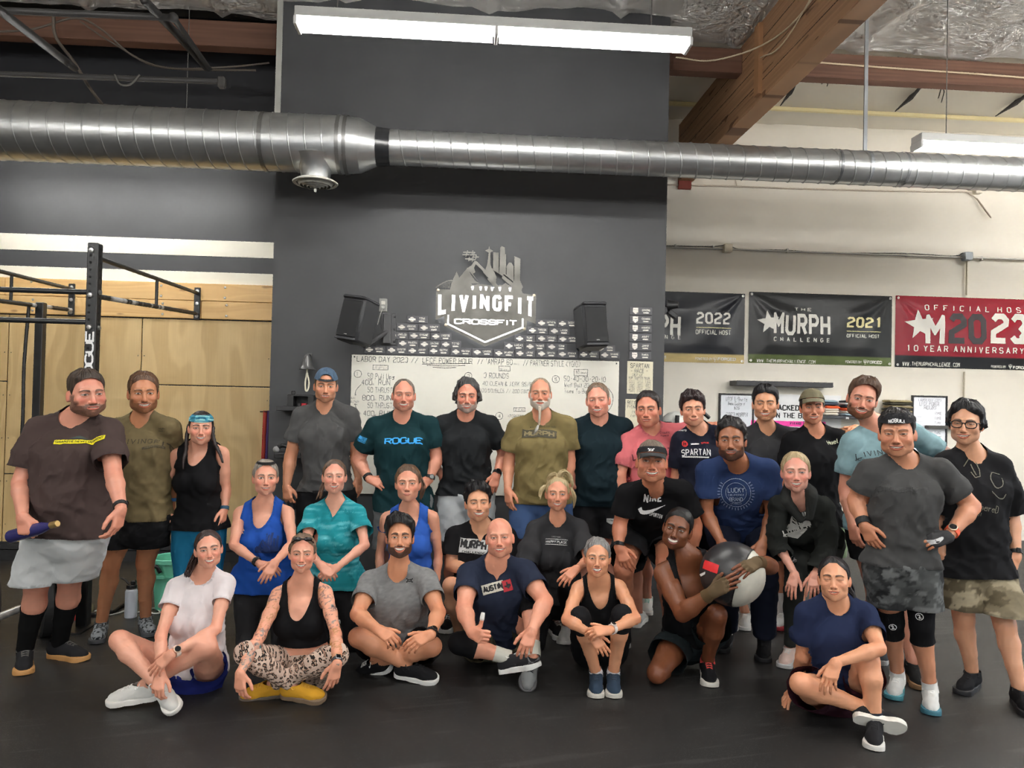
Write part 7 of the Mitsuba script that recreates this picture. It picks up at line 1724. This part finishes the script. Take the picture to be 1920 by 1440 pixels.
# 24
p = Person('seated woman in white tee with dark ponytail over her shoulder', 4.22,
    dict(sl=(330,1102),sr=(424,1096),hl=(338,1258,'g',.10),hr=(392,1258,'g',.10),el=(302,1192,'-'),er=(404,1180,'-'),wl=(300,1262,'-'),wr=(322,1226,'-'),kl=(224,1200,'-'),kr=(388,1212,-.28),al=(292,1280,-.30),ar=(268,1286,-.22)),
    (391,1030,68), fem=1, s_=.95, skin=(226,172,152), look=(2,3,6), face=dict(smile=.95, open=.010, red=.7, hair=(48,32,30),eye=.0044,brow=1.1), hair=dict(hair=(44,30,28),long=1,zf=.084,top=.007,side=.007),
    hands=dict(l=dict(tip=(292,1310,-.05),nrm=(-.3,.5,.8),curl=.55,res=.003), r=dict(tip=(275,1268,-.03),nrm=(.1,.6,.8),curl=.2,res=.003)),
    feet=dict(l=dict(toe=(320,1318,-.10),up=(-.5,.7,.2),**WHT), r=dict(toe=(192,1296,-.04),up=(-.05,.9,.45),**WHT)))
p.top((222,214,214), sleeve=.42, hem=.02, fit=.009, loose=.86, neck=1.15, wrinkle=.012, label='white tee')
p.bottom((36,44,112), end=.30, fit=.014, flare=.01)
p.watch('r', strap=(225,205,190), dial=(20,20,22), bezel=(220,190,165), face=.019, pos=.90, side=(.3,.4,.9))
p.strands('ponytail', [[(368,1038,.06),(358,1058,.0),(350,1072,-.06),(346,1084,-.07)],[(368,1040,.06),(362,1060,.0),(354,1078,-.06),(352,1082,-.07)]], [.020,.018,.016,.012,.003], (44,30,28))
# 25
def ink(s, V, C):
    m = np.zeros(len(V), bool)
    for c in 'lr':
        S_, E_, W2 = s.J['s'+c], s.J['e'+c], s.J['w'+c]
        d = np.minimum(Cone(S_+.05*(E_-S_),E_,.0,.0).d(V), Cone(E_,W2,.0,.0).d(V)); m |= d < .062
    n1 = np.abs(fbm(V*24,3,2)-.5); n2 = np.abs(fbm(V*34+9,2,6)-.5); n3 = fbm(V*13,2,12)
    a = np.clip(sstep(.035,.012,n1)+sstep(.025,.008,n2),0,1)*.72+.30*sstep(.50,.62,n3)
    tint = np.where((fbm(V*9,2,3) > .56)[:,None], lin((170,120,60)), np.where((fbm(V*9,2,8) > .55)[:,None], lin((70,110,112)), lin((60,64,70))))
    a = (a*m)[:,None]
    return C*(1-a)+a*tint
p = Person('seated woman with tattooed arms in black top and leopard leggings', 4.32,
    dict(sl=(521,1116),sr=(610,1112),hl=(540,1250,'g',.11),hr=(598,1250,'g',.11),el=(488,1192,'-'),er=(630,1190,'-'),wl=(450,1262,'-'),wr=(632,1244,'-'),kl=(462,1225,'-'),kr=(632,1228,'-'),al=(548,1284,-.22),ar=(512,1282,-.18)),
    (567,1038,68), fem=1, s_=.95, build=1.08, bust=1.15, skin=(224,168,146), h=.0075, look=(-2,4,-2), face=dict(smile=.85, open=.009, red=.85, hair=(100,78,64),eye=.0040,brow=.9,age=.6), hair=dict(hair=(104,82,64),hair2=(166,138,112),long=1,zf=.084,top=.010,side=.010,wavy=.8,ragged=2), arm_tattoo=ink,
    hands=dict(l=dict(tip=(450,1308,-.02),nrm=(-.5,.3,.8),curl=.4,res=.003), r=dict(tip=(618,1305,-.02),nrm=(.3,.3,.9),curl=.25,res=.003)),
    feet=dict(l=dict(toe=(612,1290,-.02),up=(0,.75,.65),color=(206,152,48),sole=(120,100,80),lace=(220,170,70)), r=dict(toe=(472,1288,-.02),up=(0,.75,.65),color=(206,152,48),sole=(90,80,72),lace=(220,170,70))))
p.top((16,16,18), kind='bra', hem=.36, fit=.008, loose=.9, neck=1.05, scoop=.28, name='sports_top', label='black cropped sports top', wrinkle=.003)
s_leo = mikit.proc(lambda q, n, uv: (lambda a, b: mikit.mix(mikit.mix((.56,.42,.34),(.20,.10,.06), dr.select(a[0] < .22, .8, 0.0)), (.012,.009,.008), dr.select((a[0] > .20)&(a[0] < .42)&(b > .40), 1.0, 0.0)))(mikit.voronoi(q.x*46+q.y*23, q.z*46-q.y*23), mikit.noise(q.x*90,q.y*90,q.z*90)))
mat('mat_leopard', {'type': 'principled', 'base_color': s_leo, 'roughness': .8, 'specular': .2})
p.hemt = None
k = p.bottom((190,160,140), kind='leggings', end=1.96, waist=.26, h=.009); scene[k]['bsdf'] = {'type': 'ref', 'id': 'mat_leopard'}; labels.setdefault(k,{})['label'] = 'leopard print leggings'
p.watch('r', square=True, face=.016, pos=.93, bezel=(180,182,184), strap=(60,60,62), side=(.2,.3,.9))
sg = [tube(curve([(-.066,.055,.070),(-.04,.080,.088),(0,.084,.094),(.04,.080,.088),(.066,.055,.070)],16),.004,6)]
for x in (-1,1): sg.append(trimesh.Trimesh(np.array(trimesh.creation.icosphere(2,1).vertices)*[.026,.008,.014]+[x*.032,.082,.092], trimesh.creation.icosphere(2,1).faces))
sg = trimesh.util.concatenate(sg); put('sunglasses', (p.h2w(np.array(sg.vertices)),sg.faces), solid((18,16,16),.2), p.name, True)
# 26
p = Person('smiling bearded young man in heather grey tee sitting cross legged', 4.62,
    dict(sl=(694,1092),sr=(800,1088),hl=(722,1212,'g',.10),hr=(776,1212,'g',.10),el=(670,1152,'-'),er=(822,1148,'-'),wl=(708,1180,'-'),wr=(808,1190,'-'),kl=(672,1195,'-'),kr=(810,1212,'-'),al=(762,1246,-.20),ar=(704,1240,-.10)),
    (750,1008,72), skin=(206,150,120), h=.013, face=dict(stubble=.95, beard=.003, smile=1, open=.012, hair=(20,17,18),brow=1.5,red=.2,width=.98), hair=dict(hair=(18,16,17),zf=.070,zt=.056,top=.028,side=.006,quiff=.012,sweep=-1),
    hands=dict(l=dict(tip=(738,1200,-.05),nrm=(-.1,.6,.8),curl=.55,res=.003), r=dict(tip=(778,1204,-.05),nrm=(.3,.6,.8),curl=.45,res=.003)),
    feet=dict(l=dict(toe=(824,1256,-.03),up=(.0,.75,.6),color=(28,28,30),lace=(30,30,32)), r=dict(toe=(672,1248,.05),up=(-.1,.6,.7),color=(28,28,30))))
p.top((118,118,118), sleeve=.60, hem=.04, fit=.012, loose=.88, neck=.92, pattern=heather(.45,55,(1,1,2)), label='heather grey tee')
p.print_(ua_logo(.040), 768, 1088, (24,24,26), name='logo')
p.bottom((44,45,47), end=.55, fit=.018)
p.watch('r', face=.018, pos=.92, side=(.3,.3,.9))
# 27
p = Person('bald man in dark blue tee giving a thumbs up', 4.66,
    dict(sl=(880,1078),sr=(984,1072),hl=(916,1206,'g',.10),hr=(966,1204,'g',.10),el=(870,1142,'-'),er=(1022,1128,'-'),wl=(884,1186,'-'),wr=(998,1180,'-'),kl=(862,1206,'-'),kr=(994,1124,'-'),al=(952,1232,-.20),ar=(1000,1226,-.26)),
    (937,1008,72), s_=1.02, muscle=1.1, skin=(224,164,142), h=.013, look=(-2,1,4), face=dict(stubble=.25, smile=.75, open=.007, red=.6, hair=(130,100,80),brow_a=.35,age=.6,jaw=1.04,eye=.0036), hair=None,
    hands=dict(l=dict(tip=(910,1198,-.10),nrm=(-.35,-.1,.9),fingers=(1.35,1.4,1.4,1.4),thumb=2,res=.003), r=dict(tip=(980,1232,-.06),nrm=(.1,.5,.9),curl=.4,res=.003)),
    feet=dict(l=dict(toe=(986,1226,-.05),up=(.1,.9,.3),color=(40,40,42),sock=(196,194,182),sock_top=.72), r=dict(toe=(990,1284,-.12),up=(.1,.55,.8),color=(120,122,122),lace=(40,40,42),sole=(60,60,62),sock=(196,194,182),sock_top=.80)))
p.top((34,40,56), sleeve=.60, hem=.04, fit=.013, loose=.9, vneck=.062, label='dark blue V-neck tee')
p.print_(centred(sbox(-.085,-.030,.052,.030)), 924, 1102, (205,200,186), rotz=16); p.print_(centred(lettering('AUSTIN',.036,w=.55,gap=.2,thick=.30,tech=True,width=.125)), 924, 1102, (24,24,28), rotz=16, off=.008, name='lettering')
p.print_(centred(sbox(-.030,-.034,.030,.034)), 951, 1098, (168,38,48), rotz=6); p.print_(centred(affinity.scale(Polygon([(-.2,1),(.2,1),(.2,.45),(.9,.3),(1,-.2),(.4,-.6),(.25,-1),(-.1,-.7),(-.35,-.3),(-.6,-.4),(-1,.1),(-.2,.1)]),.021,.021,origin=(0,0))), 951, 1098, (28,26,30), rotz=6, off=.011, name='emblem')
p.bottom((92,90,76), end=.52, fit=.018, pattern=camo([(88,86,70),(52,50,42),(120,112,92)],14,9))
for c in 'lr': p.band('knee_sleeve', c, 'knee', -.10, .10, .007, (16,16,18))
w, X, Z, rt, sz = p.hand['l'][:5]; X = unit(X); Z = unit(Z-(Z@X)*X); Y = np.cross(Z,X)
tp_ = lambda q: w+sz*(q[0]*X+q[1]*Y+q[2]*Z)
put('thumb_wrap', tube([tp_((.060,.086,-.008)), tp_((.061,.100,-.006)), tp_((.062,.126,-.004))], [.0125,.0135,.0105], 12), solid((228,226,220),.9), p.name, True, label='white bandage on the thumb')
# 28
p = Person('smiling grey haired woman in black tank top hugging her knees', 4.55,
    dict(sl=(1084,1104),sr=(1162,1102),hl=(1098,1222,'g',.10),hr=(1152,1222,'g',.10),el=(1062,1162,'-'),er=(1192,1160,'-'),wl=(1110,1190,-.42),wr=(1142,1182,-.46),kl=(1088,1156,-.24),kr=(1166,1152,-.24),al=(1118,1262,'g'),ar=(1150,1262,'g')),
    (1120,1046,68), fem=1, s_=.93, muscle=1.05, skin=(222,166,134), look=(0,4,0), face=dict(smile=1, open=.012, red=.35, hair=(130,124,118),brow_color=(110,90,75),age=1,eye=.0032), hair=dict(hair=(110,106,104),hair2=(216,212,208),long=1,zf=.082,top=.012,side=.009,wavy=.8),
    hands=dict(l=dict(tip=(1136,1228,-.04),nrm=(-.2,.4,.9),curl=.35,res=.003), r=dict(tip=(1096,1186,-.02),nrm=(.1,.5,.9),curl=.5,res=.003)),
    feet=dict(l=dict(toe=(1119,1312),color=(46,60,76),sole=(200,196,186),lace=(40,52,66)), r=dict(toe=(1154,1312),color=(46,60,76),sole=(200,196,186),lace=(40,52,66))))
p.top((18,18,20), kind='tank', hem=.05, fit=.006, loose=.85, scoop=.15, label='black tank')
p.bottom((24,24,26), kind='leggings', end=1.22)
for c in 'lr': p.band('sock', c, 'shin', .93, 1.05, .004, (220,215,215))
p.watch('r', strap=(226,214,206), dial=(30,28,28), bezel=(230,220,212), face=.017, pos=.88, side=(0,.7,.7))
# 29
p = Person('kneeling man in black tank top holding a medicine ball', 4.55,
    dict(sl=(1246,1076),sr=(1336,1054),hl=(1274,1196,.22),hr=(1322,1192,.22),el=(1280,1150,'-'),er=(1444,1062,.02),wl=(1334,1112,-.36),wr=(1420,1054,-.30),kl=(1232,1262,'g',.075),kr=(1344,1152,-.18),al=(1262,1240,.50),ar=(1326,1240,'g')),
    (1270,992,74), s_=1.02, muscle=1.15, skin=DARK, look=(-6,2,-14), h=.013, face=dict(smile=1, open=.013, red=.0, stubble=.45, hair=(18,15,15),only_chin=.6,brow=1.1,eye=.0038,nosew=1.15,lip=(120,66,58)), hair=dict(hair=(16,14,14),hair2=(26,22,22),zf=.074,zt=.058,top=.012,side=.005,rough=.1,ragged=.6),
    hands=dict(l=dict(tip=(1392,1078,-.10),nrm=(-.1,.2,1),curl=.15,spread=.7,res=.003), r=dict(tip=(1364,1082,-.16),nrm=(.1,.35,.9),curl=.2,spread=.7,res=.003)),
    feet=dict(l=dict(dir=(.1,-.3,-1),up=(0,-1,.3),color=(34,34,36)), r=dict(toe=(1338,1294),color=(24,24,26),sole=(210,206,196),lace=(214,80,74),sock=(206,80,76),sock_top=.93)))
p.top((18,18,20), kind='tank', hem=.0, fit=.008, loose=.88, scoop=.75, neck=1.05)
p.bottom((26,32,34), end=.58, fit=.020, flare=.03)
for c in 'lr':
    V, Tr = iso(hand_prims(*p.hand[c], glove=True), .0035, .0035)
    k = put('glove', (V,Tr), solid((84,68,46),.9), p.name, True); 
    p.band('glove_cuff', c, 'fore', .80, 1.02, .005, (80,64,44))
P29 = p
# 30
p = Person('youth with closed eyes in navy tee sitting at the front right', 4.08,
    dict(sl=(1512,1152),sr=(1624,1152),hl=(1540,1300,'g',.10),hr=(1602,1298,'g',.10),el=(1504,1232,.04),er=(1648,1216,'-'),wl=(1496,1288,.16),wr=(1568,1242,'-'),kl=(1502,1282,'-'),kr=(1628,1238,'-'),al=(1622,1328,-.20),ar=(1640,1350,'g')),
    (1564,1086,78), s_=.96, muscle=.88, skin=(226,170,138), look=(-2,2,3), h=.013, face=dict(fem=.5, smile=.5, open=.004, red=.3, hair=(30,26,28),eye=.0,age=.1), hair=dict(hair=(28,24,26),long=1,zf=.086,top=.008,side=.006),
    hands=dict(l=dict(tip=(1474,1308,-.04),nrm=(-.3,.8,.4),curl=.3,spread=1.5,res=.003), r=dict(tip=(1543,1306,-.06),nrm=(-.2,.3,.9),curl=.3,res=.003)),
    feet=dict(l=dict(toe=(1694,1346,-.02),up=(.25,.55,-.6),color=(34,34,36),sole=(225,222,212)), r=dict(toe=(1640,1416),color=(34,34,36),sole=(225,222,215),lace=(30,30,32),sock=(40,44,54),sock_top=.86)))
p.top((32,40,66), sleeve=.62, hem=.04, fit=.013, loose=.92, label='plain navy tee')
p.bottom((52,26,36), end=.62, fit=.020, flare=.02)
p.strands('ponytail', [[(1584,1080,.08),(1592,1105,.06),(1606,1122,.02)],[(1586,1082,.08),(1596,1110,.06),(1602,1126,.02)]], [.018,.020,.016,.005], (28,24,26))
# ------------------------------------------------------------------ held things
w, X, Z, rt, sz = P1.hand['l'][:5]; X = unit(X); Z = unit(Z-(Z@X)*X); Y = np.cross(Z,X)
c0 = w+sz*(.085*X-.034*Z)
a, b = at(16,1006,(c0-EYE)@CF+.03), at(106,981,(c0-EYE)@CF-.06); d = unit(b-a); a = c0+d*((a-c0)@d); b = c0+d*((b-c0)@d)
L = np.linalg.norm(b-a); k = 'bottle'; labels[k] = {'label': 'navy slim steel bottle held by the man in brown tee', 'category': 'bottle'}
x_ = unit(np.cross(d,[0,0,1.0])); M = np.array([x_,np.cross(d,x_),d])
def tl(pr): m = lathe(pr,28); return trimesh.Trimesh(np.array(m.vertices)@M+a, m.faces, process=False)
put('flask', tl([(0,0),(.032,.002),(.035,.008),(.035,.55*L),(.030,.68*L),(.018,.82*L),(.0165,.86*L),(0,.86*L)]), solid((44,42,92),.3), k, 35); put('cap', tl([(.0175,.86*L),(.0185,.865*L),(.0185,.985*L),(.016,L),(0,L)]), solid((206,176,120),.25,.8), k, 30)
w, X, Z = P4.hand['l'][:3]; X = unit(X); o = w+X*.10-unit(Z)*.03
put('phone', boxm(at(546,944,(o-EYE)@CF+.0),(.05,.045,.12),rot([0,1,0],8),.010), solid((30,30,33),.3), label='dark bottle lid held by the man in backward cap', cat='bottle')
# medicine ball
o = at(1373,1076,4.36); R = .186; k = 'medicine_ball'; labels[k] = {'label': 'black and pale grey leather medicine ball held by the kneeling man', 'category': 'ball'}
m = trimesh.creation.icosphere(5,R); V = np.array(m.vertices); nz_ = unit(np.array([.80,-.52,-.28])); y_ = unit(np.array([0,0,1.0])-nz_*nz_[2]); xx = np.cross(y_,nz_)
q = V@np.array([xx,y_,nz_]).T/R
cap_ = q[:,2] > .34
V = V*(1+.010*(fbm(V*7,3,2)-.5)-.012*np.exp(-((q[:,2]-.34)/.02)**2)-.010*np.exp(-((q[:,2]-.66)/.012)**2)*cap_)[:,None]
stripe = cap_&(np.abs(q[:,2]-.60) < .030)&(q[:,0] > -.2)
C = np.where(cap_[:,None], lin((196,194,182)), lin((38,38,40)))*(.88+.24*fbm(V*25,3,4))[:,None]; C = np.where(stripe[:,None], lin((22,22,24)), C)
mat('mat_leather', {'type':'principled','base_color':VC,'roughness':.36,'specular':.5})
put('ball', (V+o,m.faces), 'mat_leather', k, True, C)
t = np.linspace(0,2*np.pi,60); put('seam', tube(o+1.004*R*np.stack([np.cos(t)*.94,np.sin(t)*.94,np.full(60,.34)],1)@np.array([xx,y_,nz_]),.0035,6), solid((26,26,28),.5), k, True)
ss = []
for a_ in np.linspace(-.9,1.1,17): p0 = np.array([math.cos(a_)*.80,math.sin(a_)*.80,.60]); ss.append(tube([o+1.006*R*unit(p0*[1,1,.9])@np.array([xx,y_,nz_]),o+1.006*R*unit(p0*[1,1,1.12])@np.array([xx,y_,nz_])],.0026,5))
put('lacing', trimesh.util.concatenate(ss), solid((214,212,204),.6), k)
def on_ball(uv0, pts, r):
    d0 = unit(at(*uv0,4.3)-EYE); b_ = (EYE-o)@d0; tt = -b_-math.sqrt(b_*b_-((EYE-o)@(EYE-o)-R*R)); c_ = unit(EYE+tt*d0-o)
    x2 = unit(np.cross([0,0,1.0],c_)); x2 = x2 if x2@CR > 0 else -x2; y2 = np.cross(c_,x2); y2 = y2 if y2[2] > 0 else -y2
    return np.array([o+r*unit(c_+p[0]/R*x2+p[1]/R*y2) for p in pts])
gx, gy = np.meshgrid(np.linspace(-.062,.062,9),np.linspace(-.026,.026,5),indexing='ij'); ii, jj = np.meshgrid(np.arange(8),np.arange(4),indexing='ij'); a_ = (ii*5+jj).ravel()
put('label_patch', (on_ball((1331,1062),np.stack([gx.ravel(),gy.ravel()-.06*gx.ravel()],1),R+.003), np.vstack([np.stack([a_,a_+5,a_+6],1),np.stack([a_,a_+6,a_+1],1)])), solid((214,46,50),.4), k, True, label='red rubber label')
put('tag', (on_ball((1320,1074),[(-.05,-.02),(.02,.012),(.02,-.004),(-.03,-.028)],R+.006), np.array([[0,1,2],[0,2,3]])), solid((226,226,222),.6), k)
